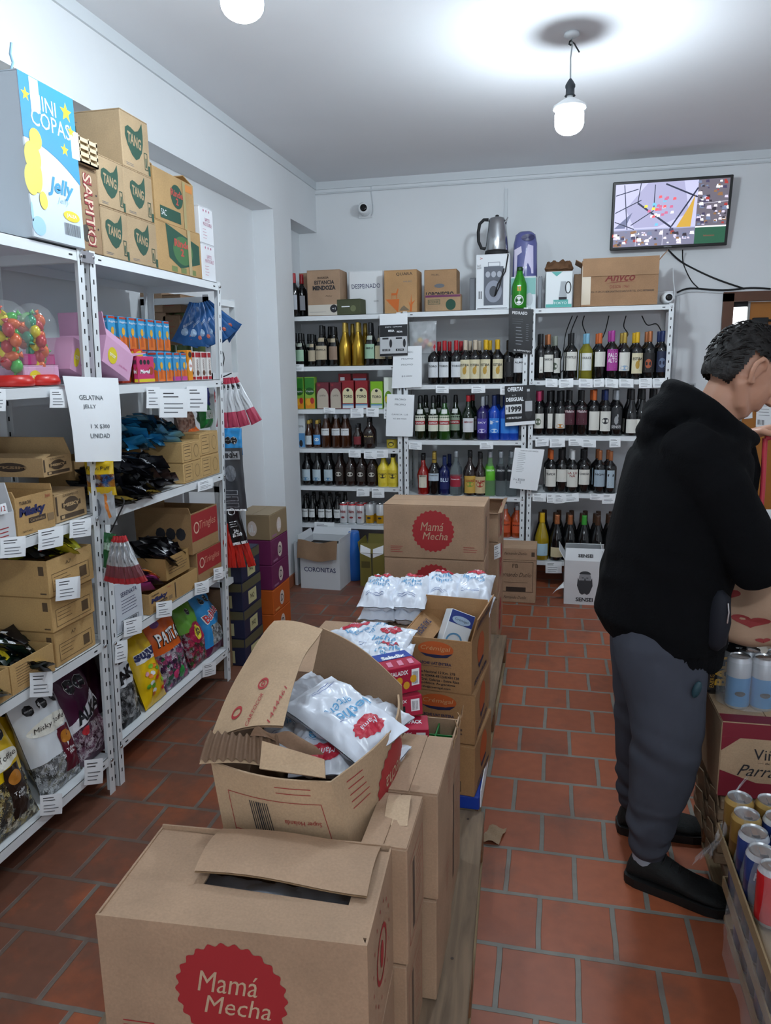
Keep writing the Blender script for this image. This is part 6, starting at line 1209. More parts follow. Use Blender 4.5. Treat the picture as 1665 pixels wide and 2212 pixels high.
t, L = carton('display_box', 'magenta flat box lying on the low pink display box', 'box', 'pink display boxes', (xs - .25, xs - .06, 2.04, 2.19, 1.601, 1.635), M('#a8246c', .45), flaps='closed')
# globes of sweets with red bases
GLB = M('#e9f2f5', .03, alpha=.10, coat=1)
SWC = ['#3fa83a', '#d05a1c', '#b32a30', '#d9c61c', '#2f8f6a', '#c9452c', '#7fc07a', '#8c2030']
for i, (px, py) in enumerate(((30, 828), (88, 826))):
    p = P(px, py, X=xs - .07); t = thing('sweet_globe', 'clear globe jar of wrapped sweets on a red base, %s one' % ['left', 'right'][i], 'jar', 'sweet globes on the near rack', (xs - .075, p.y, 1.537))
    ob('red_base', MB().lathe([(.058, 0), (.064, .004), (.064, .016), (.056, .03), (.048, .034)], M('#c8241c', .35), 24), t)
    ob('clear_globe', MB().lathe([(.046, .034), (.05, .05), (.052, .09), (.056, .12), (.066, .15), (.07, .18), (.065, .21), (.05, .235), (.028, .252), (.004, .257)], GLB, 26, capb=False, capt=False), t)
    for j in range(26):
        zz = .06 + .155 * (j / 26); rr = .024 + (.016 if zz > .13 else 0); a = j * 2.4; m_ = M(SWC[(j * 5 + i) % 8], .25, .1)
        q = MB(); q.ball((0, 0, 0), (.023, .017, .018), m_, nu=10, nv=7); 
        for sg in (-1, 1): q.loft([((sg * .02, 0, 0), (0, .004, 0), (0, 0, .003)), ((sg * .033, 0, 0), (0, .011, 0), (0, 0, .003))], m_, 8)
        r_ = rr * random.uniform(.3, .95)
        tag(ob('wrapped_sweet', q, None, (t.location.x + r_ * math.cos(a), t.location.y + r_ * math.sin(a), 1.537 + zz), (random.random() * 3, random.random() * 3, random.random() * 3)), 'colourful wrapped sweet inside the %s clear globe' % ['left', 'right'][i], 'sweet', 'sweets in the %s globe' % ['left', 'right'][i])
# brown cartons and tins at the back, seen through the far rack
for i, (px0, px1, pt, pb) in enumerate(((300, 352, 632, 676), (352, 392, 636, 676), (300, 362, 676, 745), (355, 392, 680, 745))):
    a = P(px0, pb, Y=3.42); c_ = P(px1, pb, Y=3.42); tt = P(px0, pt, Y=3.42)
    t, L = carton('carton', 'brown carton seen through the far rack, %s' % ['upper left', 'upper right', 'lower left', 'lower right'][i], 'box', 'brown cartons beyond the far rack', (a.x, c_.x, 3.42, 3.6, a.z if i > 1 else a.z, tt.z - .001), CARDD if i % 2 else CARD); mk(t, L, '-y', lambda k, w, h: k.lines(w * .12, h * .8, w * .7, 3, h * .2, .002, REDINK))
RK2 = (P(372, 755, Y=3.45).x, P(470, 660, Y=3.45).x)
t = thing('small_rack', 'small white rack holding green tins beyond the far rack', 'rack', None, (-1.99, 3.40, 0))
for x_ in (0, .33): ob('post', MB().box(x_, x_ + .03, 0, .003, 0, 1.93, RACK).box(x_, x_ + .03, .3, .303, 0, 1.93, RACK), t)
for z in (.5, 1.0, 1.56, 1.92): ob('shelf_board', MB().box(0, .36, 0, .3, z - .03, z, RACK), t)
for i in range(3):
    for j in range(3):
        o = thing('green_tin', 'green and silver tin on the small rack, %s from left, %s tier' % (ordn(i), ['lower', 'middle', 'upper'][j]), 'tin', 'green tins on the small rack', (-1.90 + .085 * i, 3.48, 1.562 + .1 * j)); ob('tin_body', MB().lathe([(.033, 0), (.036, .003), (.036, .09), (.033, .095)], M('#6d7f52', .35, .3), 16), o); k = Ink(cylsurf([(.036, 0), (.036, .1)]), .0003); k.rect(-.02, .03, .02, .065, M('#b9c0a8', .5)); k.put(o, 'label_band')
t, L = carton('big_carton', 'tall dark carton standing on the floor at the back of the small rack', 'box', None, (-1.97, -1.66, 3.42, 3.68, 0, .45), CARDD)
# ================================================================ things hanging from the far rack end
YE = 3.345
def hang(px, py, Y): return P(px, py, Y=Y)
cable('hook_wire', 'bent black wire hook at the far rack post holding the pink tipped bags', [P(468, 770, Y=YE), P(478, 758, Y=YE + .02), P(484, 775, Y=YE + .02), P(478, 812, Y=YE + .02), P(500, 806, Y=YE + .02)], .0028, RUBBER)
def hbag(name, label, group, px, py, Y, w, h, t_, key, m, deco, ang, yaw=0, tp=0):
    """bag hanging by its top edge at a pixel; ang = tilt of the bag to the right"""
    p = P(px, py, Y=Y); r = Vector((math.cos(yaw) * math.cos(ang), math.sin(yaw), math.sin(ang))); u = Vector((-math.sin(ang), 0, math.cos(ang)))
    m4 = frame_m(p, r, u); m4.translation = p - m4.to_3x3() @ Vector((0, h, 0)); return pouch(name, label, 'bag', group, m4, w, h, t_, key, m, deco, wr=.005, **({'taper': tp} if tp else {}))
MILKP = M('#2f5f9a', .3)
for i, (dx, ang, yw) in enumerate(((-26, -.62, .4), (-14, -.36, .25), (0, -.12, .1), (12, .16, -.1), (24, .42, -.25), (36, .62, -.35))):
    hbag('sweet_bag', 'blue sweet bag in the fan hanging at the far rack top, %s from left' % ordn(i), 'fan of blue bags', 430 + dx * .5, 654, YE - .02 + .012 * i - (.0 if i < 3 else .0), .13, .20, .03, 'bluebag', M('#2c5c96', .25), lambda k, w, h: (k.disc(-w * .1, h * .3, w * .18, h * .09, M('#9fb8d4', .4)), k.text('Billiken', 0, h * .5, h * .07, M('#c9d6e6', .4), w * .6, rot=.5), k.disc(w * .22, h * .2, w * .08, h * .05, M('#c96a5a', .4))), ang * .8 + .22, yw, .72)
PT = seg_m((0, M('#b8415c', .3)), (.30, M('#c9ccd0', .3)), (.9, M('#b02a44', .3)))
for i, (dx, ang) in enumerate(((-6, -.12), (0, .10), (8, .28), (16, .5))):
    hbag('sweet_bag', 'white bag with pink lower end hanging outside the far rack, %s from left' % ordn(i), 'pink tipped bags', 490 + dx, 816, YE + .02 + .012 * i, .062, .24, .022, 'pinkb', PT, lambda k, w, h: (k.disc(0, h * .82, w * .25, w * .25, INK, n=8), k.rect(-w * .3, h * .4, -w * .25, h * .75, M('#8d9096', .4)), k.rect(w * .05, h * .4, w * .1, h * .75, M('#8d9096', .4))), ang * .9, 0, .5)
hbag('sweet_bag', 'small sky blue bag with black seals hanging below the pink tipped bags', None, 500, 925, YE + .01, .105, .13, .02, 'sky', M('#2f8fcf', .3), lambda k, w, h: (octs(k, w * 1.1, h, .55, 2, .16, .12), k.rect(-w * .45, h * .08, -w * .2, h * .2, INK)), .0)
NET = M('#3c3f45', .4)
def net(k, w, h): k.rect(-w * .4, h * .82, w * .4, h * .95, M('#9a9ea5', .4)); k.text('HIGH', -w * .02, h * .885, h * .075, INK, w * .66, bold=.06, lift=.001); k.disc(-w * .05, h * .6, w * .25, h * .13, M('#6f747c', .4)); [k.frame(-w * .38, h * (.06 + .1 * i), w * .2, h * (.13 + .1 * i), .002, M('#b9bdc3', .4)) for i in range(3)]; k.rect(-w * .48, h * .0, w * .48, h * .03, PAPER)
hbag('display_sheet', 'long grey mesh patterned display sleeve hanging at the far rack end', None, 497, 968, YE - .005, .125, .31, .012, 'net', NET, net, .03)
hbag('display_sheet', 'black and white printed sleeve hanging askew below the grey one', None, 497, 1092, YE + .0, .085, .20, .01, 'k24', BLKP, lambda k, w, h: (k.ring(0, h * .85, w * .22, .004, PAPER), k.text('24x\n$5.200', 0, h * .3, h * .2, PAPER, w * .6, bold=.03), k.rect(-w * .48, 0, w * .48, h * .07, PAPER), k.lines(-w * .3, h * .6, w * .2, 3, h * .06, .003, PAPER)), .22)
for i, (dx, ang) in enumerate(((-8, -.06), (2, .03), (12, .14), (22, .28))):
    hbag('sweet_bag', 'red long bag hanging at the far rack end, %s from left' % ordn(i), 'red hanging bags', 492 + dx, 1130, YE + .012 * i, .045, .23, .018, 'redb', M('#c3261c', .25), None, ang)
# bags hanging between the posts
hbag('sweet_bag', 'yellow bag of coloured sweets hanging between the two rack posts', None, 213, 996, 2.29, .115, .12, .03, 'yelb', lambda u, v, s_: foil('foil_mix', ['#8c4a1c', '#3a6aa8', '#d08a2a', '#5a2a1c', '#c8c8c8'], 60) if .25 < v < .62 else M('#d9b41a', .3), lambda k, w, h: k.text('Flynn Paff', 0, h * .78, h * .14, INK, w * .8), .02)
hbag('toy_pack', 'clear pack with a grey and orange toy hanging under the yellow bag', None, 222, 1058, 2.29, .09, .125, .02, 'toy', M('#c4c9ce', .15, alpha=.6), lambda k, w, h: (k.poly([(w * .05, h * .9), (w * .18, h * .9), (w * .35, h * .2), (w * .25, h * .2)], M('#d07a2a', .4)), k.disc(-w * .2, h * .5, w * .12, h * .25, M('#5c6068', .4)), k.disc(w * .0, h * .1, w * .05, h * .03, INK)), .0)
cable('hook_wire', 'curved black wire hook holding the silver and red bags by the near posts', [P(262, 1075, Y=2.30), P(268, 1085, Y=2.28), P(255, 1115, Y=2.27), P(238, 1150, Y=2.27)], .0026, RUBBER)
hbag('sweet_bag', 'dark green bag hanging beside the near posts', None, 238, 1152, 2.28, .05, .13, .02, 'dgr', M('#1c5a30', .3), lambda k, w, h: k.rect(-w * .3, h * .55, w * .3, h * .75, M('#9fb8a8', .5)), -.12)
for i, (dx, ang) in enumerate(((-4, -.22), (2, -.04), (8, .16), (14, .34))):
    hbag('sweet_bag', 'silver bag with red ends hanging beside the near posts, %s from left' % ordn(i), 'silver and red bags', 252 + dx, 1158, 2.275 - .01 * i, .048, .175, .018, 'silb', seg_m((0, M('#b02a34', .3)), (.12, M('#7c4048', .3)), (.35, M('#b9bcc0', .25, .4)), (.86, M('#b8242c', .3))), lambda k, w, h: k.rect(-w * .15, h * .45, w * .1, h * .8, M('#8d9096', .4)), ang, 0, .55)
# ================================================================ stacks on the floor beyond the far rack
for i in range(4):
    z0 = .0 + .155 * i; zc = z0 + .154
    t, L = carton('wine_carton', 'navy and olive wine carton at the far rack end, %s from the floor' % ordn(i), 'box', 'navy and olive cartons', (-1.80, -1.585, 3.50, 3.76, z0, zc), M('#1d2340', .5)); t.rotation_euler = (0, 0, .02 * (i % 2))
    mk(t, L, '-y', lambda k, w, h: (k.poly([(.003, h * .62), (w - .003, h * .7), (w - .003, h - .003), (.003, h - .003)], M('#57523a', .6)), k.rect(w * .3, h * .1, w * .72, h * .55, M('#b0ab84', .6)), k.text('NQ', w * .5, h * .32, h * .2, INK, w * .2, lift=.001)))
    mk(t, L, '+x', lambda k, w, h: (k.rect(.003, h * .66, w - .003, h - .003, M('#57523a', .6)), k.rect(w * .3, h * .1, w * .72, h * .58, M('#c2bc8c', .6)), k.text('NQ', w * .5, h * .34, h * .2, INK, w * .2, lift=.001)), 'side_printing')
cs = ['#c05a1c', '#c05a1c', '#6b2150', '#6b2150', '#8f7a5c']; zz = 0
for i, c_ in enumerate(cs):
    hh = .15; t, L = carton('wine_carton', '%s wine carton in the tall stack by the pillar, %s from the floor' % (['orange', 'orange', 'purple', 'purple', 'grey brown'][i], ordn(i)), 'box', 'tall coloured carton stack', (-1.80, -1.58, 3.92, 4.2, zz, zz + hh - .001), M(c_, .5)); zz += hh
    fn = lambda k, w, h, i=i: (k.disc(w * .5, h * .45, w * .13, h * .3, M('#d9c9c0', .6)), k.text('il.' if i == 4 else 'D', w * .5, h * .45, h * .3, INK if i < 4 else PAPER, w * .14, lift=.001), k.rect(w * .1, h * .08, w * .35, h * .16, M('#e0a060' if i < 2 else '#9a6a8a', .6)))
    mk(t, L, '-y', fn); mk(t, L, '+x', fn, 'side_printing')
# ================================================================ signs and slips on the left racks
def f(k, w, h): D = M('#6d7278', .7); k.text('GELATINA', w * .42, h * .76, h * .055, D, w * .44, bold=.01); k.text('JELLY', w * .36, h * .65, h * .055, D, w * .24, bold=.01); k.text('1 X $300', w * .52, h * .42, h * .055, D, w * .38, bold=.01); k.text('UNIDAD', w * .5, h * .31, h * .055, D, w * .4, bold=.01)
XS_ = fx(1.5) + .012
sheet('paper_sign', 'large white typed price sheet hanging over both posts of the left racks', 'sign', None, [P(x, y, X=XS_) for x, y in ((163, 998), (262, 996), (255, 817), (135, 812))], f, bow=.012)
LS = [(107, 841, 146, 881, fx(1.5)), (316, 836, 345, 882, fx(1.5)), (344, 840, 404, 902, fx(1.5)), (403, 834, 447, 889, fx(1.5)), (427, 1037, 459, 1058, fx(1.06)), (0, 1160, 55, 1204, fx(1.06)), (82, 1140, 136, 1184, fx(1.06)), (150, 1122, 196, 1160, fx(1.06)), (64, 1452, 113, 1505, fx(.58)), (267, 1335, 306, 1372, fx(.58)), (337, 1299, 371, 1333, fx(.58)), (420, 1256, 451, 1283, fx(.58)), (461, 1226, 481, 1252, fx(.58)), (248, 1385, 275, 1430, fx(.5)), (86, 1716, 134, 1760, fx(.14)), (182, 1640, 222, 1694, fx(.14)), (437, 1432, 466, 1460, fx(.14)), (-20, 840, 12, 888, fx(1.5))]
for i, (x0, y0, x1, y1, X_) in enumerate(LS): slip((x0, y0, x1, y1), 'white price slip on the left racks, %s in a list from the top' % ordn(i), 'price slips on the left racks', X=X_ + .006, dy=random.uniform(1, 6) if y0 > 1000 else 0)
# ================================================================ the island of milk cartons
WOOD = None
def wood(h):
    k_ = 'wood' + h
    if k_ in MATS: return MATS[k_]
    m, nt, b = newmat(k_); c = col(h); tc = nt.nodes.new('ShaderNodeTexCoord'); mp = nt.nodes.new('ShaderNodeMapping'); mp.inputs['Scale'].default_value = (22, 2.2, 22)
    nt.links.new(tc.outputs['Object'], mp.inputs['Vector']); n = nt.nodes.new('ShaderNodeTexNoise'); n.inputs['Scale'].default_value = 2; n.inputs['Detail'].default_value = 7; n.inputs['Distortion'].default_value = .6
    nt.links.new(mp.outputs[0], n.inputs['Vector']); r = nt.nodes.new('ShaderNodeValToRGB'); r.color_ramp.elements[0].position = .3; r.color_ramp.elements[1].position = .72
    r.color_ramp.elements[0].color = tuple(x * .5 for x in c[:3]) + (1,); r.color_ramp.elements[1].color = c; nt.links.new(n.outputs['Fac'], r.inputs[0]); nt.links.new(r.outputs[0], b.inputs['Base Color']); b.inputs['Roughness'].default_value = .8
    bp = nt.nodes.new('ShaderNodeBump'); bp.inputs['Strength'].default_value = .4; bp.inputs['Distance'].default_value = .004; nt.links.new(n.outputs['Fac'], bp.inputs['Height']); nt.links.new(bp.outputs[0], b.inputs['Normal']); return m
PW = wood('#8a745e'); PW2 = wood('#a88f6c')
def pallet(label, x0, x1, y0, y1, rotz=0):
    t = thing('wooden_pallet', label, 'pallet', None, ((x0 + x1) / 2, (y0 + y1) / 2, 0), rotz); a, d = (x1 - x0) / 2, (y1 - y0) / 2
    for i in range(5):                                  # deck boards run away from the camera
        w_ = 2 * a / 5; q = MB(); q.bbox(-a + i * w_ + (.004 if i else 0), -a + (i + 1) * w_ - .012 * (i < 4), -d, d, .118, .138, PW if i % 2 == 0 else PW2, .002)
        for yy in (-d + .05, 0, d - .05):
            for xx in (.3, .7): q.lathe([(.004, .138), (.004, .1388)], M('#3a2c22', .6), 8, T=Matrix.Translation((-a + (i + xx) * w_, yy, 0)))
        ob('deck_board', q, t)
    for yy in (-d, -.05, d - .1): ob('cross_board', MB().bbox(-a, a, yy, yy + .1, .098, .1175, PW2, .002), t)
    for xx in (-a, -.05, a - .09):
        for yy in (-d, -.05, d - .1): ob('block', MB().bbox(xx, xx + .09, yy, yy + .1, .018, .0975, wood('#8a5f3c'), .003), t)
        ob('runner', MB().bbox(xx, xx + .09, -d, d, 0, .0178, PW2, .002), t)
    return t
PZ = .140
pallet('worn wooden pallet under the milk cartons in the middle of the floor', -.98, -.160, .93, 2.195, R_(2.6))
pallet('wooden pallet under the cartons stacked furthest back in the middle', -.95, -.218, 2.215, 3.86)
MG = 'milk cartons of the middle island'; BH = .262; REDB = M('#a3262b', .6); CT = card('#c4a88a')
def mam(k, w, h): badge(k, w * .5, h * .52, w * .205, REDB, CT); k.lines(w * .07, h * .22, w * .2, 4, h * .035, .0022, REDINK); k.lines(w * .8, h * .24, w * .94, 3, h * .04, .0022, REDINK)
def mamside(k, w, h): k.frame(w * .12, h * .1, w * .92, h * .8, .0015, REDINK); k.bars(w * .3, h * .15, w * .42, h * .75, INK, 6); k.lines(w * .5, h * .7, w * .85, 8, h * .06, .0016, REDINK)
def stack(x0, x1, y0, y1, n, what, faces=('-y', '+x'), rot=0, z0=PZ, marks=mam, side=mamside, **kw):
    out = []
    for i in range(n):
        za = z0 + i * (BH + .002); nm = ['lowest', 'second', 'topmost'][i] if n == 3 else (['lower', 'upper'][i] if n == 2 else 'single')
        t, L = carton('milk_carton', 'tan milk carton, %s %s' % (nm, what), 'box', MG, (x0, x1, y0, y1, za, za + BH), CARD, rotz=rot * (1 if i % 2 else -.5), **kw)
        mk(t, L, faces[0], marks); mk(t, L, faces[1], side, 'side_printing'); out.append((t, L))
    return out
# front pair, the nearest thing to the camera: the upper one has a cut flap on top
fx0, fx1, fy0, fy1 = P(205, 1963, Z=.668).x, P(790, 2022, Z=.668).x, .985, 1.236
t, L = carton('milk_carton', 'tan milk carton under the nearest one at the bottom photo edge', 'box', MG, (fx0, fx1, fy0, fy1, PZ, PZ + BH), CARD, rotz=R_(3)); mk(t, L, '-y', mam)
t, L = carton('milk_carton', 'nearest tan milk carton with big red scalloped badge and loose top flap', 'box', MG, (fx0, fx1, fy0, fy1, PZ + BH + .002, .666), CARD, rotz=R_(3.2), flaps={'-x': (90, .0)})
a, d, h = L[1], L[3], L[5]
q = MB(); q.slab([(-a + .003, -d + .003, h), (a - .003, -d + .003, h), (a - .05, -.035, h - .004), (-a + .14, -.02, h - .004)], .004, CARD); ob('front_flap', q, t)
q = MB(); q.slab([(-a + .003, -d + .01, h - .004), (-a + .15, -.05, h - .006), (-a + .15, d - .01, h - .004), (-a + .003, d - .003, h - .002)], .004, CARD); ob('left_flap', q, t)
q = MB(); q.grid(lambda u, v: Vector((-a + .13 + (2 * a - .15) * u, d - .001 - (.135 + .012 * u) * v, h + .008 + .028 * math.sin(PI * min(1, v * .9)) * .6 - .0 * u + .006 * math.sin(u * 5))), 10, 8, CARD); q.grid(lambda u, v: Vector((-a + .13 + (2 * a - .15) * u, d - .001 - (.135 + .012 * u) * v, h + .004 + .028 * math.sin(PI * min(1, v * .9)) * .6 + .006 * math.sin(u * 5))), 10, 8, CARDI, flip=True); ob('back_flap', q, t)
q = MB(); q.box(-a + .003, a - .003, d - .004, d, h, h + .006, CARD); ob('back_rim', q, t)
q = MB(); q.box(a - .05, a - .004, -d + .02, d - .01, h - .008, h - .003, CARD); ob('right_flap', q, t)
mk(t, L, '-y', mam)
def recyc(k, w, h): k.ring(w * .5, h * .52, w * .2, w * .035, REDINK, ry=h * .2); k.disc(w * .5, h * .52, w * .06, h * .1, REDINK, .0002); [k.rect(w * (.5 + .32 * math.cos(i * .42)) - .002, h * (.52 + .34 * math.sin(i * .42)), w * (.5 + .32 * math.cos(i * .42)) + .002, h * (.52 + .34 * math.sin(i * .42)) + .008, REDINK) for i in range(15)]
mk(t, L, '+x', recyc, 'side_printing')
for i in range(3):
    q = thing('milk_sachet', 'white milk sachet lying inside the nearest carton, seen through its slot, %s' % ordn(i), 'sachet', 'sachets inside the nearest carton', (t.location.x - .1 + .11 * i, t.location.y, .58)); pm = MB(); pillow(pm, .15, .2, .05, M('#dbe2ee', .3), T=Matrix.Translation((0, -.1, 0)), wr=.006, seed=i); ob('film', pm, q)
# second row: narrow pair seen past the front carton; third row behind it
for r_ in ((-.347, -.254, 1.25, 1.432, 'narrow one right of the torn open box, with printed lines', True), (-.350, -.224, 1.445, 1.70, 'plain topped one behind the printed narrow one', False)):
    for i in range(2):
        za = PZ + i * (BH + .002); t, L = carton('milk_carton', 'tan milk carton, %s %s' % (['lower', 'upper'][i], r_[4]), 'box', MG, (r_[0], r_[1] - .004 * (1 - i), r_[2], r_[3], za, za + BH), CARD, flaps='closed')
        mk(t, L, '+x', mamside if r_[5] else (lambda k, w, h: k.lines(w * .6, h * .9, w * .8, 6, h * .05, .0015, REDINK)))
        if r_[5] and i: ob('torn_flap', MB().grid(lambda u, v: Vector((L[0] + .02 + .05 * u + .01 * v, L[2] + .17 - .10 * v, L[5] + .003 + .006 * math.sin(v * 5) + .004 * u)), 4, 6, CT), t)
# base of the torn box
t, L = carton('milk_carton', 'tan milk carton carrying the torn open box of sachets', 'box', MG, (-.650, -.36, 1.26, 1.70, PZ, .522), CARD, flaps='closed')
# the torn open box: each panel its own part
TB = thing('open_milk_carton', 'torn open tan carton full of white milk sachets, upside down print', 'box', MG, (-.5, 1.5, .526)); O = Vector((-.5, 1.5, .526))
def loc(*ps): return [Vector(p) - O for p in ps]
Ab, Bb, Cb, Db = Vector((-.640, 1.285, .526)), Vector((-.352, 1.295, .526)), Vector((-.345, 1.70, .526)), Vector((-.655, 1.69, .526))
At, Bt, Ct, Dt = P(455, 1645, Z=.792), P(714, 1690, Z=.785), P(862, 1500, Y=1.70), Vector((-.67, 1.72, .83))
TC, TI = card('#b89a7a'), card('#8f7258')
def wallp(name, b0, b1, t1, t0, thick=.005, bulge=.0, m=None, mi=None, nrm=None, top=None):
    q = MB(); b0, b1, t1, t0 = [Vector(x) - O for x in (b0, b1, t1, t0)]; n = (b1 - b0).cross(t0 - b0).normalized()
    f_ = lambda u, v: b0 * (1 - u) * (1 - v) + b1 * u * (1 - v) + t1 * u * v + t0 * (1 - u) * v + n * bulge * math.sin(PI * u) * (math.sin(PI * v * .5)) + (Vector((0, 0, top(u))) * v if top else Vector())
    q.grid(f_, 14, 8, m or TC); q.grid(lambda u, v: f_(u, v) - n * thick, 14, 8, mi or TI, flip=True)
    for v_ in (0, 1):
        q.grid(lambda u, v: f_(u, v_) - n * thick * v, 14, 1, TC, flip=(v_ == 0))
    return ob(name, q, TB), f_, n
fp, ff, fn_ = wallp('front_panel', Ab, Bb, Bt, At, bulge=.02)
sp_, sf, sn = wallp('side_panel', Bb, Cb, Ct, Bt, bulge=.050)
bp_, bf, bn = wallp('back_panel', Cb, Db, P(697, 1356, Y=1.715), P(868, 1480, Y=1.72), top=lambda u: .02 * math.sin(PI * u))
lp_, lf, ln_ = wallp('left_panel', Db, Ab, At, Dt, bulge=.01)
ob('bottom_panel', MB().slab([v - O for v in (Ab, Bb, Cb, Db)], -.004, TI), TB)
W_f, H_f = (Bb - Ab).length, .26
k = Ink(lambda x, y, o: ff(x / W_f, y / H_f) + fn_ * o, .0012, True)
k.frame(W_f * .12, H_f * .12, W_f * .88, H_f * .80, .0014, REDINK); k.rect(W_f * .12, H_f * .46, W_f * .88, H_f * .466, REDINK); k.bars(W_f * .3, H_f * .15, W_f * .46, H_f * .43, INK, 9); k.bars(W_f * .3, H_f * .5, W_f * .46, H_f * .76, INK, 9)
k.text('Super Holanda', W_f * .70, H_f * .62, H_f * .055, REDINK, W_f * .28, rot=PI, shear=.2); k.lines(W_f * .55, H_f * .93, W_f * .85, 2, H_f * .05, .0016, REDINK); k.text('Leche Entera', W_f * .7, H_f * .3, H_f * .05, REDINK, W_f * .26, rot=PI); k.put(fp)
W_s = (Cb - Bb).length; k = Ink(lambda x, y, o: sf(x / W_s, y / H_f) + sn * o, .0014, True); k.disc(W_s * .52, H_f * .5, .098, .098, REDB, scal=26, amp=.035); k.text('Mamá\nMecha', W_s * .52, H_f * .5, .085, CT, .12, shear=.25, rot=PI, lift=.0008); k.lines(W_s * .08, H_f * .92, W_s * .24, 5, H_f * .06, .002, REDINK); k.put(sp_)
# long left flap leaning over the opening, its surface curling
a0, a1, a2, a3 = P(452, 1600, Z=.80), P(612, 1568, Z=.855), P(697, 1357, Y=1.70), P(592, 1343, Y=1.73)
q = MB(); f0 = lambda u, v: (a0 * (1 - u) * (1 - v) + a1 * u * (1 - v) + a2 * u * v + a3 * (1 - u) * v) - O + Vector((-.012 * math.sin(PI * v), 0, .012 * math.sin(PI * v) + .006 * math.sin(9 * v + 3 * u) * v + .014 * math.sin(PI * u)))
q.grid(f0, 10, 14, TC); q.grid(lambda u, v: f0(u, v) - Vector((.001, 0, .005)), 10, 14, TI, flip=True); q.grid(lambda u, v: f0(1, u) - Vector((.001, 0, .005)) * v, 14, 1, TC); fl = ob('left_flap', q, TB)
k = Ink(lambda x, y, o: f0(x, y) + Vector((0, -.3, .95)) * o, .0016, True); k.ring(.55, .32, .075, .02, REDINK, ry=.05); k.ring(.55, .32, .03, .012, REDINK, ry=.022); k.ring(.3, .12, .07, .02, REDINK, ry=.045); k.text('1444461', .85, .16, .05, REDINK, .3, rot=1.2); k.text('CARTOCOR', .55, .12, .05, REDINK, .25, rot=1.2); k.put(fl)
# torn, corrugated front flap
q = MB(); c0, c1, c2, c3 = P(430, 1645, Z=.80), P(612, 1660, Z=.79), P(600, 1578, Z=.84), P(452, 1590, Z=.83)
q.grid(lambda u, v: (c0 * (1 - u) * (1 - v) + c1 * u * (1 - v) + c2 * u * v + c3 * (1 - u) * v) - O + Vector((0, 0, .0045 * math.sin(u * 60) + .01 * math.sin(3 * u + 2 * v))), 60, 6, card('#6f543f')); q.grid(lambda u, v: (c0 * (1 - u) * (1 - v) + c1 * u * (1 - v) + c2 * u * v + c3 * (1 - u) * v) - O + Vector((0, 0, -.006 + .01 * math.sin(3 * u + 2 * v))), 20, 6, TC, flip=True); ob('torn_front_flap', q, TB)
q = MB(); c0, c1, c2, c3 = P(560, 1660, Z=.797), P(702, 1680, Z=.795), P(700, 1640, Z=.815), P(566, 1600, Z=.835)
q.slab([v - O for v in (c0, c1, c2, c3)], .006, TC); ob('front_flap', q, TB)
q = MB(); c0, c1, c2, c3 = P(540, 1590, Z=.83), P(700, 1635, Z=.80), P(655, 1595, Z=.82), P(560, 1570, Z=.85)
q.grid(lambda u, v: (c0 * (1 - u) * (1 - v) + c1 * u * (1 - v) + c2 * u * v + c3 * (1 - u) * v) - O + Vector((0, 0, .008 * math.sin(u * 7 + v * 3))), 12, 5, card('#7b5d46')); ob('torn_edge', q, TB)
# ---------------------------------------------------------------- milk sachets
SACW = M('#dfe5f0', .28, spec=.6); BLT = M('#5fa3cf', .5); RBD = M('#c02a40', .4); BLD = M('#2a4f96', .5)
SM_ = {}
def sachet(label, group, M4, w=.15, h=.225, t=.055, v=0, deco=True):
    key = (round(w, 3), round(h, 3), round(t, 3), v % 4, deco)
    if key not in SM_:
        q = MB(); fn = pillow(q, w, h, t, SACW, nu=26, nv=32, wr=.009, seed=v % 4 + 1, seal=.05); k = Ink(fn, .0022, True, .008); me = q.mesh('film')
        if deco:
            k.disc(0, h * .80, w * .27, h * .10, RBD, n=22, scal=14, amp=.05); k.text('Mamá', 0, h * .80, h * .05, SACW, w * .3, shear=.2, lift=.0016); k.text('leche', -w * .04, h * .585, h * .115, BLT, w * .58, bold=.01, lift=.001); k.text('entera', w * .06, h * .46, h * .07, BLT, w * .5, lift=.001); k.rect(w * .12, h * .62, w * .3, h * .624, BLD)
            for i in range(2): k.rect(-w * .3, h * (.16 + .03 * i), w * .2, h * (.166 + .03 * i), BLD)
        SM_[key] = (me, k.mb.mesh('printing') if deco else None)
    o = thing('milk_sachet', label, 'sachet', group, M4.translation); o.rotation_euler = M4.to_euler(); f_ = ob('film', SM_[key][0], o)
    if SM_[key][1]: ob('printing', SM_[key][1], f_)
    return o
def sm(px, py, Z, yaw, pitch=0, roll=0, cx=0, cy=0):
    """sachet whose centre lies at the pixel at height Z; yaw turns its length in plan (0 = away from camera)"""
    p = P(px, py, Z=Z); R3 = Matrix.Rotation(yaw, 4, 'Z') @ Matrix.Rotation(pitch, 4, 'X') @ Matrix.Rotation(roll, 4, 'Y'); m = Matrix.Translation(p) @ R3 @ Matrix.Translation((0, -.112, 0)); return m
IG = 'milk sachets in the torn open box'
sachet('white milk sachet lying across the torn open box, print facing up, topmost', IG, sm(735, 1545, .80, R_(-118), R_(-14), R_(10)), w=.16, h=.25, t=.07, v=0)
sachet('white milk sachet with plain back, left one at the top of the torn open box', IG, sm(680, 1520, .775, R_(60), R_(10), R_(-14)), w=.15, h=.21, t=.06, v=1, deco=False)
sachet('white milk sachet at the front of the torn open box', IG, sm(705, 1605, .735, R_(-165), R_(-10)), w=.16, h=.22, t=.065, v=2)
sachet('white milk sachet under the topmost one, against the right side of the torn box', IG, sm(790, 1560, .725, R_(160), R_(0), R_(-15)), w=.15, h=.22, t=.065, v=3, deco=False)
sachet('white milk sachet at the back of the torn open box', IG, sm(740, 1500, .73, R_(75), 0, 0), w=.15, h=.22, t=.06, v=2, deco=False)
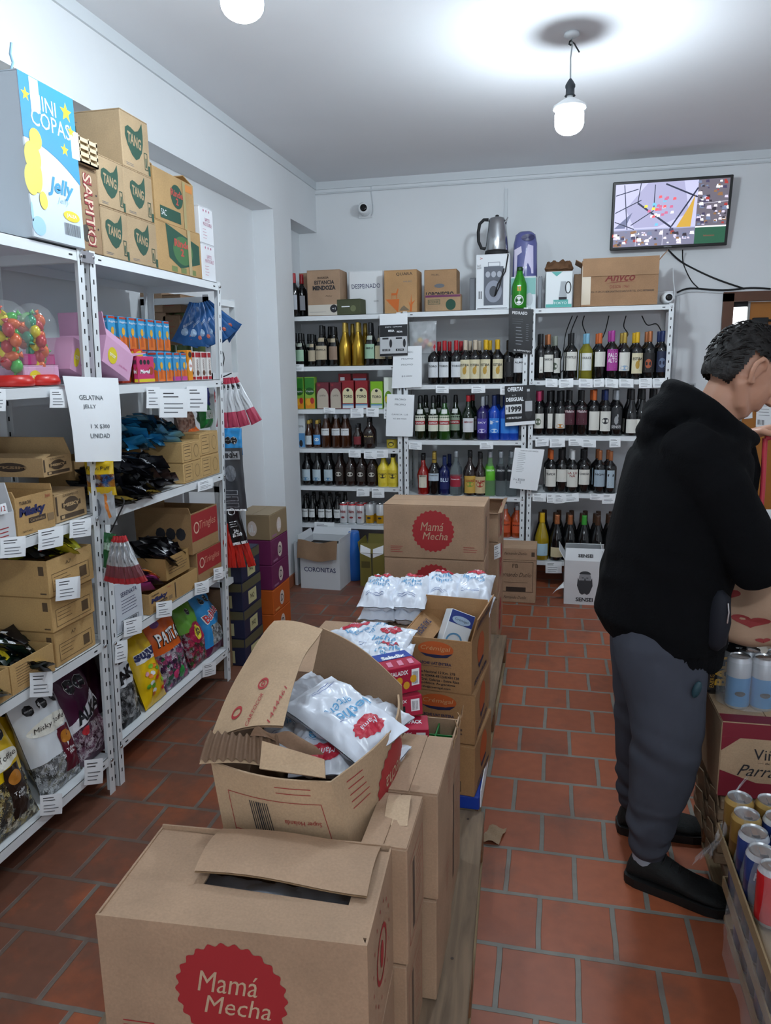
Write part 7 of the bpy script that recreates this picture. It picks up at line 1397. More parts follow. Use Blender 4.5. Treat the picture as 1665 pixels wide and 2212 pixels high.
sachet('white milk sachet low at the front left of the torn open box', IG, sm(625, 1575, .70, R_(20), 0, 0), w=.15, h=.22, t=.06, v=1)
sachet('white milk sachet deep in the right corner of the torn open box', IG, sm(800, 1640, .68, R_(-10), 0, 0), w=.14, h=.2, t=.06, v=0, deco=False)
sachet('white milk sachet deep in the middle of the torn open box', IG, sm(700, 1600, .65, R_(95), 0, 0), w=.16, h=.22, t=.06, v=1, deco=False)
# supports behind, and the heap of sachets on them
stack(-.69, -.225, 2.50, 2.77, 2, 'of the pair under the row of sachets'); stack(-.70, -.24, 2.79, 3.05, 2, 'of the pair deep under the row of sachets')
stack(-.80, -.465, 2.02, 2.48, 2, 'of the pair behind the torn open box')
for i in range(4):
    x_ = -.600 + .109 * i
    for lv in range(2):
        base = Vector((x_ + .0, (2.445 if i < 2 else 2.53) + .015 * (i % 2) - .01 * lv, .692 + .05 * lv)); rr = frame_m(base, (1, .03 * (-1) ** i, 0), (0.04 * (i - 1.5), math.cos(R_(2 + 11 * lv)), math.sin(R_(2 + 11 * lv))))
        sachet('white milk sachet in the back row, %s from left, %s layer' % (ordn(i), ['bottom', 'top'][lv]), 'back row of milk sachets', rr, w=.134, h=.215, t=.085, v=i + lv)
for i, (px, py, z, yw, pt) in enumerate(((780, 1382, .70, 40, 4), (832, 1400, .70, -10, 18), (815, 1372, .69, 70, 0), (840, 1425, .69, 5, 6))):
    sachet('white milk sachet in the loose heap behind the torn open box, %s from left' % ordn([0, 2, 1, 3][i]), 'loose heap of sachets', sm(px, py, z, R_(yw), R_(pt)), w=.145, h=.22, t=.055, v=i)
# far stack of three, and the pair behind to the right
stack(-.790, -.305, 3.41, 3.68, 3, 'of the far stack before the bottle racks', rot=R_(.8)); FS = 'far'
for i in range(2):
    za = PZ + i * (BH + .06); t, L = carton('milk_carton', 'tan milk carton turned sideways behind the far stack, %s' % ['lower', 'upper'][i], 'box', MG, (-.60, -.275, 3.90, 4.36, za - .14 * (1), za - .14 + BH + .058), CARD); mk(t, L, '+x', mam)
    if i: TOPB = (t, L)
t, L = carton('milk_carton', 'topmost tan milk carton turned sideways behind the far stack', 'box', MG, (-.60, -.275, 3.90, 4.36, .645, .80), CARD, flaps={'-y': (80, .03), '+x': (75, .02), '+y': (-80, .1), '-x': (-80, .1)}); mk(t, L, '+x', mam)
slip((1067, 1176, 1081, 1206), 'white price slip taped to the sideways carton behind the far stack', 'price slips on cartons', Y=3.88, dy=3)
# ---------------------------------------------------------------- long-life milk boxes
CB = card('#a37a50'); ORL = M('#bf5a24', .6); NV = M('#22264a', .6)
def crem(k, w, h):
    k.disc(w * .5, h * .80, w * .25, h * .15, ORL, n=26); k.poly([(w * .28, h * .72), (w * .4, h * .70), (w * .6, h * .70), (w * .74, h * .74), (w * .66, h * .655), (w * .5, h * .635), (w * .36, h * .66)], NV, .0005); k.text('Crémigal', w * .5, h * .81, h * .11, card('#d0a070'), w * .42, shear=.2, lift=.001)
    k.text('LECHE UAT ENTERA', w * .5, h * .53, h * .055, NV, w * .44, bold=.03); k.rect(w * .3, h * .47, w * .72, h * .475, NV)
    for i, s_ in enumerate(('Ruta Nacional 12 Km. 278', 'Tel/Fax: 03444-481268/481138', '2843 Gral. Galarza - Entre Ríos', 'República Argentina', 'info@cremigal.com')): k.text(s_, w * .5, h * (.36 - .075 * i), h * .05, INK, w * (.55 if i in (0, 3) else (.66 if i < 3 else .42)), bold=.02)
def crem_s(k, w, h): k.disc(w * .5, h * .62, w * .2, h * .3, ORL, n=22); k.poly([(w * .35, h * .36), (w * .62, h * .40), (w * .66, h * .34), (w * .4, h * .26)], NV, .0004); k.text('LECHE UAT ENTERA', w * .5, h * .12, h * .09, NV, w * .7, bold=.03)
def crem_b(k, w, h): k.disc(w * .5, h * .86, w * .2, h * .09, ORL, n=20); k.text('12 x 1 Litro', w * .5, h * .68, h * .1, INK, w * .6, bold=.02); k.bars(w * .3, h * .32, w * .78, h * .6, INK, 18); k.frame(w * .22, h * .08, w * .82, h * .28, .002, INK); k.bars(w * .3, h * .1, w * .76, h * .26, INK, 16)
cx0, cx1, cy0, cy1 = -.452, -.211, 2.215, 2.50; zc = [.190, .372, .548, .727]
for i in range(3):
    t, L = carton('milk_box', 'brown long-life milk box with orange oval, %s of three on the blue crate' % ['lowest', 'middle', 'open topmost'][i], 'box', 'long-life milk boxes', (cx0, cx1 + .006 * (1 - i), cy0, cy1, zc[i], zc[i + 1] - .002), CB, rotz=R_((-6, -4, -6)[i]),
        flaps='closed' if i < 2 else {'+y': (4, .05), '+x': (14, .075), '-x': (-122, .09), '-y': (-86, .0)}, inner=card('#8f6a45'))
    mk(t, L, '-y', crem if i else crem_b); mk(t, L, '+x', crem_s, 'side_printing')
th_ = R_(14); k = Ink(planar((L[1], L[2], L[5]), (0, 1, 0), (math.sin(th_), 0, math.cos(th_))), .001); k.text('LECHE UAT ENTERA', .14, .04, .028, NV, .2, bold=.03); k.put(t, 'flap_printing')
th_ = R_(-38); k = Ink(lambda x, y, o: Vector((L[0] - .0 + (math.sin(R_(122)) * y), L[2] + x, L[5] + math.cos(R_(122)) * y + .007)) + Vector((-.0, 0, o)), .002); k.text('LECHE UAT', .14, .045, .024, NV, .14, bold=.03); k.put(t, 'inner_flap_printing')
t2 = thing('milk_brick', 'white and blue long-life milk brick sticking up from the open box', 'carton', None, (-.335, 2.36, .60)); t2.rotation_euler = (R_(-20), R_(24), R_(20))
ob('carton_body', MB().bbox(-.045, .045, -.03, .03, 0, .165, M('#dfe6ec', .35), .002), t2); k = Ink(planar((-.045, -.03, 0), (1, 0, 0), (0, 0, 1)), .0008); k.rect(.002, .12, .088, .163, M('#2a3f8c', .4)); k.disc(.045, .135, .034, .014, M('#a9c3dd', .4), .0005); k.ring(.04, .06, .03, .006, M('#5f9ac4', .4)); k.text('Crémigal', .045, .135, .01, NV, .05, lift=.001); k.put(t2)
t = thing('blue_crate', 'flat bright blue plastic crate under the long-life milk boxes', 'crate', None, (-.33, 2.36, PZ)); q = MB(); q.bbox(-.13, .125, -.15, .145, 0, .048, M('#143a9c', .35), .004); ob('crate_body', q, t); ob('white_liner', MB().box(.126, .129, -.13, .14, .0, .06, PAPER), t)
# torn carton with a green tray and red cartons
t, L = carton('torn_carton', 'torn open tan carton holding a green tray and red boxes', 'box', None, (-.50, -.236, 1.712, 1.94, PZ, .595), CARD, flaps={'+x': (-4, .012)}); mk(t, L, '+x', mamside)
q = MB()
for i in range(9): q.slab([(L[1] - .002, L[2] + .03 * i, L[5] - .005), (L[1] - .002, L[2] + .03 * i + .026, L[5] - .005), (L[1] + .006 * (-1) ** i, L[2] + .03 * i + .02, L[5] + .012 + .008 * (i % 3)), (L[1] + .004, L[2] + .03 * i + .004, L[5] + .01 * (i % 2))], .003, CARDI)
ob('torn_edge', q, t)
t = thing('green_tray', 'dark green moulded plastic tray inside the torn carton', 'tray', None, (-.30, 1.90, .47)); GT = M('#0f6a2c', .3); t.location = (-.295, 1.842, .505); q = MB(); q.box(-.055, .055, -.115, .115, 0, .006, GT)
for a_ in (-.055, -.002, .051): q.box(a_, a_ + .004, -.115, .115, 0, .075, GT)
for a_ in (-.115, -.04, .035, .111): q.box(-.055, .055, a_, a_ + .004, 0, .07, GT)
ob('tray_body', q, t); ob('support_box', MB().box(-.05, .05, -.12, .12, -.33, -.004, CARDD), t)
RC = 'red snack cartons in the torn carton'
def redbox(label, cx, cy, z, sz, rz, tilt=0, top=None, blue=False):
    t = thing('snack_carton', label, 'carton', RC, (cx, cy, z)); t.rotation_euler = (tilt, 0, rz); a, d, h = sz[0] / 2, sz[1] / 2, sz[2]; L = (-a, a, -d, d, 0, h)
    ob('carton_body', MB().bbox(-a, a, -d, d, 0, h, M('#b01c3e', .35), .002), t)
    def f(k, w, h): k.text('SALADIX', w * .35, h * .78, h * .16, PAPER, w * .5, bold=.03); k.rect(w * .1, h * .2, w * .55, h * .55, BLACKP) if not blue else [k.disc(w * (.15 + .2 * i), h * (.3 + .2 * (i % 2)), w * .09, h * .14, M('#d9a22c', .4), .0005) for i in range(4)]; k.rect(w * .7, h * .25, w * .92, h * .85, PAPER); k.bars(w * .73, h * .3, w * .89, h * .75, INK, 8)
    mk(t, L, '-y', f)
    def g(k, w, h): k.rect(0, h * .55, w, h, M('#2446a0', .4)); k.text('Saladix', w * .5, h * .68, h * .22, PAPER, w * .7, bold=.05, shear=.2, lift=.001); [k.poly([(w * x, h * .1), (w * (x + .14), h * .1), (w * (x + .2), h * .4), (w * (x + .06), h * .4)], M('#e08ca6', .4), .0004) for x in (.1, .4, .7)]
    if blue: mk(t, L, '+z', g, 'top_printing'); mk(t, L, '+x', lambda k, w, h: (k.rect(w * .4, 0, w, h, M('#2446a0', .4)), k.text('Saladix', w * .7, h * .5, h * .25, PAPER, w * .4, lift=.001), [k.disc(w * (.1 + .12 * i), h * .35, w * .06, h * .1, M('#d9a22c', .4), .0008) for i in range(4)]), 'side_printing')
    else: mk(t, L, '+z', lambda k, w, h: (k.text('TRIPACK', w * .6, h * .5, h * .25, PAPER, w * .5, bold=.03), k.rect(w * .05, h * .2, w * .2, h * .8, M('#d8607e', .4))), 'top_printing'); mk(t, L, '+x', lambda k, w, h: (k.rect(w * .1, h * .2, w * .5, h * .85, PAPER), k.bars(w * .14, h * .28, w * .46, h * .78, INK, 8)), 'side_printing')
redbox('red and blue snack carton on top of the heap in the torn carton', -.405, 1.87, .712, (.105, .105, .078), R_(38), blue=True)
redbox('red snack carton tipped on edge below the red and blue one', -.393, 1.84, .652, (.11, .09, .055), R_(30), tilt=R_(-6))
redbox('red snack carton with a black window, lying lowest in view', -.358, 1.79, .590, (.11, .08, .06), R_(12))
redbox('red snack carton just above the carton rim, lowest layer', -.362, 1.78, .522, (.12, .09, .066), R_(4))
redbox('red snack carton deep inside the torn carton', -.42, 1.86, .42, (.12, .22, .10), 0); redbox('red snack carton at the left inside the torn carton', -.445, 1.84, .525, (.08, .2, .14), 0)
o = tag(ob('cardboard_scrap', MB().grid(lambda u, v: Vector((.06 * u - .03 + .02 * v, .09 * v, .004 + .014 * math.sin(u * 3 + v * 4) ** 2)), 5, 6, card('#9a8064'))), 'torn scrap of cardboard on the floor beside the pallet edge', 'scrap'); o.location = P(1058, 1825, Z=0)
# ================================================================ right side stack
pallet('wooden pallet at the right photo edge carrying cans and wine cartons', .515, 1.35, 1.12, 2.46)
VR = M('#7a1c2c', .55)
def vina(k, w, h):
    k.rect(0.002, h * .8, w - .002, h - .002, VR); k.rect(.002, .002, w - .002, h * .22, VR)
    k.poly([(0.002, h * .62), (w * .2, h * .8), (.002, h * .8)], VR, .0004); k.poly([(.002, h * .36), (.002, h * .2), (w * .45, h * .2)], VR, .0004)
    k.text('Viña', w * .50, h * .60, h * .14, INK, w * .3); k.text('— de —', w * .5, h * .49, h * .03, INK, w * .2); k.text('Parrales', w * .5, h * .38, h * .15, INK, w * .62, shear=.5)
t, L = carton('wine_carton', 'maroon and tan wine carton, front lettering cut by the right photo edge', 'box', None, (.482, .735, 2.09, 2.40, .355, .585), card('#b5997a'), rotz=R_(1)); mk(t, L, '-y', vina)
mk(t, L, '+z', lambda k, w, h: (k.rect(.002, 0.002, w - .002, h * .16, VR), k.rect(.002, h * .62, w - .002, h - .002, VR), k.text('Parrales', w * .5, h * .4, h * .12, INK, w * .5, shear=.5, rot=PI)), 'top_printing')
for i in range(6):
    z0 = .141 + .035 * i; t, L = carton('cardboard_tray', 'flattened cardboard tray with bent edge under the wine carton, %s from the floor' % ordn(i), 'tray', 'flattened trays under the wine carton', (.490 + .006 * (i % 2), .86, 2.08, 2.42, z0, z0 + .033), card('#7f6a52'))
    q = MB(); q.slab([(L[0], -.15, .0), (L[0] - .01, -.1, .002), (L[0] - .014 - .006 * (i % 2), -.12, .05), (L[0] - .006, -.15, .045)], .003, card('#8f7a60')); q.slab([(L[0], .0, .0), (L[0] - .01, .08, .002), (L[0] - .016, .06, .045), (L[0] - .006, .01, .05)], .003, card('#8f7a60')); ob('bent_edges', q, t)
# energy drink pack and snack tins on the wine carton
t = thing('drink_pack', 'black shrink-wrapped drink pack with vertical yellow lettering', 'pack', None, (.51, 2.31, .586)); DK = M('#111318', .25, coat=.5)
q = MB()
for i in range(2):
    for j in range(2): q.lathe([(.027, 0), (.031, .008), (.031, .15), (.026, .165)], DK, 14, T=Matrix.Translation((-.016 + i * .062, -.016 + j * .062, 0)))
q.bbox(-.049, .079, -.049, .079, .005, .16, DK, .012); ob('wrapped_cans', q, t); k = Ink(planar((-.049, -.0495, 0), (1, 0, 0), (0, 0, 1)), .001); k.text('BALY', .05, .085, .034, M('#d9a52a', .4), .105, rot=PI / 2, bold=.04); k.text('ENERGY', .026, .05, .012, M('#b98a2a', .4), .05, rot=PI / 2); k.put(t)
gc = can_mesh('#b8bdc4', '#c8cdd4', .155, .033, '', '#24262c', low='#3f8fc8', lowh=.62)
can_lab = M('#3f8fc8', .3)
for i, (x_, y_) in enumerate(((.545, 2.20), (.612, 2.20), (.585, 2.258), (.66, 2.25))):
    c_ = can(gc, (x_, y_, .586), 'silver and blue drink can on the wine carton, %s' % ['front left', 'front right', 'behind the front pair', 'rightmost'][i], 'silver and blue cans'); 
t = thing('film_wrap', 'clear film wrapped around the silver and blue cans', 'film', None, (.58, 2.225, .59)); FILM = M('#e8edf0', .08, alpha=.18)
ob('film_sheet', MB().grid(lambda u, v: Vector((.085 * math.cos(u * 2 * PI) * (1 + .04 * math.sin(9 * u * PI)), .072 * math.sin(u * 2 * PI), .165 * v)), 30, 6, FILM), t)
# shrink-wrapped cans, three layers
c1 = can_mesh('#8a6a34', '#c0a060', .122, .0325, 'ANDES', '#1c1a18', low='#6b4f28'); c2 = can_mesh('#2a3f7c', '#cfd4da', .122, .0325, 'PEPSI', '#cfd6e6', low='#1d2c5c'); c3 = can_mesh('#c01c24', '#c8c8cc', .122, .0325, 'Coca', '#f0eeee'); c4 = can_mesh('#1d2230', '#cfc7ae', .122, .0325, '', '#b9a67a')
CGp = 'shrink-wrapped cans at the right'
for lv in range(3):
    z0 = .140 + .145 * lv
    t, L = carton('cardboard_tray', 'tan cardboard tray under the wrapped cans, %s layer' % ['bottom', 'middle', 'top'][lv], 'tray', 'trays under the wrapped cans', (.465 - .022 * lv, .79, 1.30, 1.785, z0, z0 + .03), card('#8d7757'), flaps={})
    for j in range(6):
        for i in range(4):
            if lv < 2 and i > 1 and j > 1 and False: continue
            x_, y_ = .502 - .022 * lv + .067 * i, 1.75 - .068 * j
            ms = c4 if lv < 2 and (i + j) % 3 else (c2 if lv < 2 else (c1 if (i == 0 and j < 2) or j == 0 else (c3 if (i >= 1 and j >= 3) else c2)))
            if lv == 2 and (j > 3 and not (j == 5 and i > 1)): continue
            col_ = {id(c1): 'brown and gold', id(c2): 'blue', id(c3): 'red', id(c4): 'black and cream'}[id(ms)]
            can(ms, (x_, y_, z0 + .005), '%s can, %s layer, %s row from back, %s from left' % (col_, ['bottom', 'middle', 'top'][lv], ordn(j), ordn(i)), CGp)
c5 = can(c3, (.545, 1.60, .582), 'red cola can leaning in front of the wrapped cans at the right photo edge', CGp); c5.rotation_euler = (R_(-5), R_(4), R_(25)); c5.location = (.462, 1.468, .447)
t = thing('film_wrap', 'crinkled clear film hanging off the corner of the can stack', 'film', None, (.43, 1.72, .50)); FL2 = M('#e3e8ec', .06, alpha=.22)
def crk(u, v): n = noise.noise(Vector((u * 5, v * 6, 2.2))) * .03; return Vector((.04 - .10 * u * (1 - .4 * v) + n, .06 - .12 * v * .3 + n * .6 + .02 * math.sin(u * 8), .07 - .24 * u + .05 * v + n))
ob('film_sheet', MB().grid(crk, 16, 16, FL2), t)
t = thing('film_wrap', 'clear shrink film stretched over the long side of the can stack', 'film', None, (.440, 1.50, .14))
def crk2(u, v): n = noise.noise(Vector((u * 4, v * 5, 7.2))) * .012; return Vector((.004 * 0 + n - .004 + .03 * max(0, v - .85), -.2 + .40 * u, .02 + .43 * v))
ob('film_sheet', MB().grid(crk2, 18, 18, FL2), t)
o = tag(ob('blue_tub', MB().lathe([(.1, 0), (.11, .005), (.12, .11), (.125, .118), (.115, .12)], M('#163a9c', .35), 24)), 'bright blue plastic tub at the bottom right corner of the photo', 'tub'); o.location = (.62, .98, 0)
# wrapped goods on a pallet beyond the person
pallet('wooden pallet with wrapped goods half hidden behind the person', .335, 1.15, 2.98, 3.95)
t = thing('wrapped_bottles', 'plastic wrapped block of pale bottles on the pallet behind the person', 'pack', None, (.70, 3.45, PZ))
q = MB()
def crb(u, v): return None
for j in range(7):
    for i in range(6): q.lathe([(.03, 0), (.035, .01), (.035, .16), (.015, .21), (.015, .23)], M('#b9b6a8', .3), 10, T=Matrix.Translation((-.30 + .075 * i, -.38 + .08 * j, 0)))
ob('bottles', q, t); q = MB(); q.grid(lambda u, v: Vector((-.35 + noise.noise(Vector((u * 9, v * 6, 1))) * .03, -.44 + .8 * u, .25 * v)), 30, 12, M('#d5d3cc', .15, alpha=.45)); q.grid(lambda u, v: Vector((-.35 + .55 * u, -.44 + noise.noise(Vector((u * 9, v * 6, 5))) * .03, .25 * v)), 24, 12, M('#d5d3cc', .15, alpha=.45)); q.grid(lambda u, v: Vector((-.35 + .55 * u, -.44 + .8 * v, .25 + noise.noise(Vector((u * 9, v * 9, 8))) * .02)), 24, 24, M('#d5d3cc', .15, alpha=.45)); ob('film_sheet', q, t)
# papers pinned to the ochre door
for i, q_ in enumerate((((1607, 905), (1625, 903), (1624, 862), (1604, 862)), ((1632, 922), (1668, 926), (1668, 868), (1634, 868)))):
    sheet('notice', 'white notice pinned to the ochre door, %s' % ['small one nearer the face', 'larger one at the photo edge'][i], 'notice', 'notices on the ochre door', [P(x, y, Y=YB + .022) for x, y in q_], lambda k, w, h: (k.lines(w * .15, h * .85, w * .85, 4, h * .12, .003, GRAYINK), k.bars(w * .1, h * .1, w * .5, h * .3, INK, 8)), bow=.003)
# ================================================================ the person
def organic(mb, voxel, it=2, disp=None, name='body'):
    me = mb.mesh(name + '_raw'); o = bpy.data.objects.new('tmp', me); C.objects.link(o)
    r = o.modifiers.new('r', 'REMESH'); r.mode = 'VOXEL'; r.voxel_size = voxel; r.use_smooth_shade = True
    if it: s_ = o.modifiers.new('s', 'SMOOTH'); s_.factor = .5; s_.iterations = it
    dg = bpy.context.evaluated_depsgraph_get(); dg.update(); me2 = bpy.data.meshes.new_from_object(o.evaluated_get(dg)); me2.name = name
    bpy.data.objects.remove(o)
    if disp:
        ns = [v.normal.copy() for v in me2.vertices]
        for v, n in zip(me2.vertices, ns): v.co = v.co + n * disp(v.co, n)
    me2.materials.clear(); me2.polygons.foreach_set('use_smooth', [True] * len(me2.polygons)); me2.polygons.foreach_set('material_index', [0] * len(me2.polygons)); me2.update(); return me2
def limb(q, pts, m, seg=16):
    """pts: (centre, radius_a, radius_b) ; rings perpendicular to the path, round ends"""
    n = len(pts); rings = []; C_ = [Vector(p[0]) for p in pts]; pa = None
    for i in range(n):
        t = (C_[min(i + 1, n - 1)] - C_[max(i - 1, 0)]).normalized(); a = (Vector((1, 0, 0)) - t * t.x) if pa is None else (pa - t * pa.dot(t))
        if a.length < .1: a = t.orthogonal()
        a.normalize(); b = t.cross(a); pa = a
        if i == 0:
            for f_, g_ in ((.95, .35), (.55, .8)): rings.append((C_[0] - t * pts[0][1] * f_, a * pts[0][1] * g_, b * pts[0][2] * g_))
        rings.append((C_[i], a * pts[i][1], b * pts[i][2]))
        if i == n - 1:
            for f_, g_ in ((.55, .8), (.95, .35)): rings.append((C_[i] + t * pts[i][1] * f_, a * pts[i][1] * g_, b * pts[i][2] * g_))
    q.loft(rings, m, seg); return q
SKIN, nt, b = newmat('skin'); b.inputs['Base Color'].default_value = col('#c08f76'); b.inputs['Roughness'].default_value = .5; b.inputs['Subsurface Weight'].default_value = .12; b.inputs['Subsurface Radius'].default_value = (.02, .008, .005)
HAIR = M('#0c0807', .6, var=.3, bump=.5, scale=60); FLEECE = M('#090a0d', .95, bump=.2, scale=160, spec=.15); GREY = M('#454852', .9, var=.12, scale=14, spec=.2)
yaw = R_(16); Fd = Vector((math.cos(yaw), math.sin(yaw), 0)); Ld = Vector((-math.sin(yaw), math.cos(yaw), 0)); BY = 2.26
person = None
q = MB(); m_ = SKIN
# slim body inside the clothes
limb(q, [((.33, BY, .86), .10, .14), ((.34, BY, 1.0), .10, .14), ((.36, BY, 1.2), .10, .16), ((.39, BY, 1.34), .09, .16)], m_, 20)
limb(q, [((.40, BY, 1.34), .07, .07), ((.435, BY - .005, 1.41), .062, .062), ((.475, BY - .005, 1.50), .062, .062)], m_)
hp = R_(33); hy = R_(14); n_ = Vector((math.cos(hp) * math.cos(hy), math.cos(hp) * math.sin(hy), -math.sin(hp))); lat = Vector((-math.sin(hy), math.cos(hy), 0)); u_ = n_.cross(lat) 
if u_.z < 0: u_ = -u_
HC = Vector((.512, BY - .01, 1.562))
HM = Matrix((n_, lat, u_)).transposed()
def hp_(a, b_, c_): return HC + n_ * a + lat * b_ + u_ * c_
q.ball(HC, (.092, .073, .098), m_, T=HM.to_4x4(), nu=24, nv=16)
q.ball(hp_(.035, 0, -.035), (.068, .062, .085), m_, T=HM.to_4x4(), nu=20, nv=14)          # face
q.ball(hp_(.052, 0, -.10), (.034, .035, .03), m_, T=HM.to_4x4())                          # chin
for s_ in (-1, 1):
    limb(q, [(hp_(-.01, s_ * .055, -.055), .022, .02), (hp_(.03, s_ * .045, -.098), .02, .018), (hp_(.055, s_ * .02, -.112), .018, .018)], m_, 10)   # jaw
    q.ball(hp_(.078, s_ * .032, -.028), (.018, .022, .016), m_, T=HM.to_4x4(), nu=10, nv=7)   # cheek
    q.tube([hp_(.014, s_ * .074, .0), hp_(.004, s_ * .084, .018), hp_(-.012, s_ * .092, .018), hp_(-.022, s_ * .094, -.002), hp_(-.016, s_ * .09, -.026), hp_(-.002, s_ * .082, -.046), hp_(.010, s_ * .077, -.042)], .0075, m_, 8)
    q.ball(hp_(-.002, s_ * .076, -.010), (.016, .006, .026), m_, T=HM.to_4x4(), nu=10, nv=7)
limb(q, [(hp_(.096, 0, .0), .009, .009), (hp_(.108, 0, -.022), .011, .011), (hp_(.120, 0, -.040), .014, .014)], m_, 10)       # nose
for s_ in (-1, 1): q.ball(hp_(.108, s_ * .011, -.044), .009, m_, nu=8, nv=6)
q.tube([hp_(.088, -.024, -.068), hp_(.102, 0, -.066), hp_(.088, .024, -.068)], .006, m_, 8); q.tube([hp_(.084, -.022, -.078), hp_(.099, 0, -.078), hp_(.084, .022, -.078)], .0065, m_, 8)
q.ball(hp_(.085, 0, .03), (.018, .05, .012), m_, T=HM.to_4x4(), nu=12, nv=7)              # brow
# arms, each with a hand of five fingers
def hand(q, wrist, dir_, palm_n, side, curl=1.0, k=1.0):
    """dir_ towards the fingers, palm_n out of the palm; side = +1 puts the thumb on dir x palm_n"""
    d = Vector(dir_).normalized(); n = Vector(palm_n); n = (n - d * n.dot(d)).normalized(); s_ = d.cross(n) * side; wrist = Vector(wrist)
    q.loft([(wrist, s_ * .026, n * .019), (wrist + d * .03, s_ * .035, n * .017), (wrist + d * .065, s_ * .041, n * .016), (wrist + d * .09, s_ * .039, n * .013)], SKIN, 14)
    for i, (off, ln) in enumerate(((.030, .070), (.010, .080), (-.010, .075), (-.029, .058))):
        p = wrist + d * .082 + s_ * off; pts = [p - d * .02]; dd = d.copy(); a = 0
        for j, f_ in enumerate((.45, .32, .25)):
            a += curl * (.45, .75, .6)[j]; dd = d * math.cos(a) + n * math.sin(a); p = p + dd * ln * f_; pts.append(p)
        q.tube([pts[0], pts[0].lerp(pts[1], .5)] + pts[1:], .0085, SKIN, 8, rf=lambda t: .0092 - .002 * t); q.ball(pts[-1], .0074, SKIN, nu=8, nv=6)
    p = wrist + d * .022 + s_ * .026; pts = [p, p + (s_ * .6 + d * .7).normalized() * .038 + n * .006, p + (s_ * .45 + d * .75).normalized() * .066 + n * .022 * curl, p + (s_ * .3 + d * .7).normalized() * .086 + n * .036 * curl]
    q.tube(pts, .011, SKIN, 8, rf=lambda t: .0125 - .0035 * t); q.ball(pts[-1], .009, SKIN, nu=8, nv=6)
SR, ER, WR = Vector((.385, 2.075, 1.34)), Vector((.545, 2.07, 1.035)), Vector((.60, 2.30, 1.06))
SLh, EL, WL = Vector((.40, 2.44, 1.34)), Vector((.60, 2.56, 1.14)), Vector((.585, 2.54, 1.335))
limb(q, [(SR + Vector((-.01, .05, -.03)), .035, .035), (SR.lerp(ER, .5), .042, .042), (ER, .036, .036), (ER.lerp(WR, .5), .032, .032), (WR, .024, .024)], m_, 14)
limb(q, [(SLh + Vector((-.01, -.05, -.03)), .035, .035), (SLh.lerp(EL, .5), .042, .042), (EL, .036, .036), (EL.lerp(WL, .5), .032, .032), (WL, .024, .024)], m_, 14)
hand(q, WR + (WR - ER).normalized() * .01, (WR - ER), (0.2, 0, -1), 1, .9)
hand(q, WL + Vector((.0, 0, .01)), (.85, -.1, .25), (.1, -.25, -1), -1, 1.15)
# legs and feet
def leg(s_y, fy, x):
    limb(q, [((.33, s_y, .84), .09, .09), ((x + .02, s_y, .5), .06, .06), ((x, fy, .3), .052, .052), ((x - .01, fy, .1), .035, .035)], m_, 14)
leg(2.17, 2.155, .335); leg(2.36, 2.41, .315)
for fy, yw_ in ((2.15, R_(-22)), (2.41, R_(3))): limb(q, [((.31, fy - .01 * (fy < 2.3), .06), .026, .026), ((.30 + .10 * math.cos(yw_), fy + .10 * math.sin(yw_), .048), .022, .018), ((.30 + .16 * math.cos(yw_), fy + .16 * math.sin(yw_), .044), .018, .014)], m_, 12)
body = organic(q, .0048, 2, name='person'); body.materials.append(SKIN)
person = ob('person', body); tag(person, 'person in a black hoodie and grey sweatpants, seen from behind, head bowed', 'person')
# hair: a thick cap of short locks
q = MB(); q.ball(hp_(-.008, 0, .012), (.102, .083, .106), HAIR, T=HM.to_4x4(), nu=30, nv=20); q.ball(hp_(-.045, 0, -.035), (.060, .068, .062), HAIR, T=HM.to_4x4(), nu=20, nv=14); q.ball(hp_(.05, 0, .06), (.052, .065, .050), HAIR, T=HM.to_4x4(), nu=18, nv=12)
for s_ in (-1, 1): q.ball(hp_(.034, s_ * .062, .02), (.014, .010, .030), HAIR, T=HM.to_4x4(), nu=10, nv=8)
hr = organic(q, .006, 1, disp=lambda c, n: .004 * noise.noise(Vector((c.x * 60, c.y * 60, c.z * 25))) + .003 * noise.noise(Vector((c.x * 130, c.y * 130, c.z * 40))), name='hair'); hr.materials.append(HAIR)
bmh = __import__('bmesh').new(); bmh.from_mesh(hr)
def facecut(c):
    v = c - HC; a, b_, c_ = v.dot(n_), v.dot(lat), v.dot(u_)
    return (a > .028 and c_ < .045) or c_ < -.075 or (a > -.036 and c_ < .026 and abs(b_) > .045 and a < .03) or (a > .078 and c_ < .062)
kill = [f for f in bmh.faces if facecut(f.calc_center_median())]; __import__('bmesh').ops.delete(bmh, geom=kill, context='FACES'); bmh.to_mesh(hr); bmh.free()
hair = ob('hair', hr, person)
q = MB(); rnd = random.Random(3)
for i in range(420):
    th, ph = rnd.uniform(0, 2 * PI), math.acos(rnd.uniform(-.75, 1)); a, b_, c_ = .105 * math.sin(ph) * math.cos(th) - .008, .086 * math.sin(ph) * math.sin(th), .109 * math.cos(ph) + .012
    if facecut(HC + n_ * a + lat * b_ + u_ * c_): continue
    p0 = hp_(a * .97, b_ * .97, c_ * .97); nn = (p0 - HC).normalized(); flow = (u_ * -.5 - n_ * .75 + lat * rnd.uniform(-.5, .5)); flow = (flow - nn * flow.dot(nn)).normalized(); ln = rnd.uniform(.018, .034)
    q.tube([p0 - nn * .002, p0 + flow * ln * .5 + nn * .006, p0 + flow * ln + nn * .003], .003, HAIR, 4, rf=lambda t: .0032 * (1 - .75 * t))
ob('hair_locks', q, person)
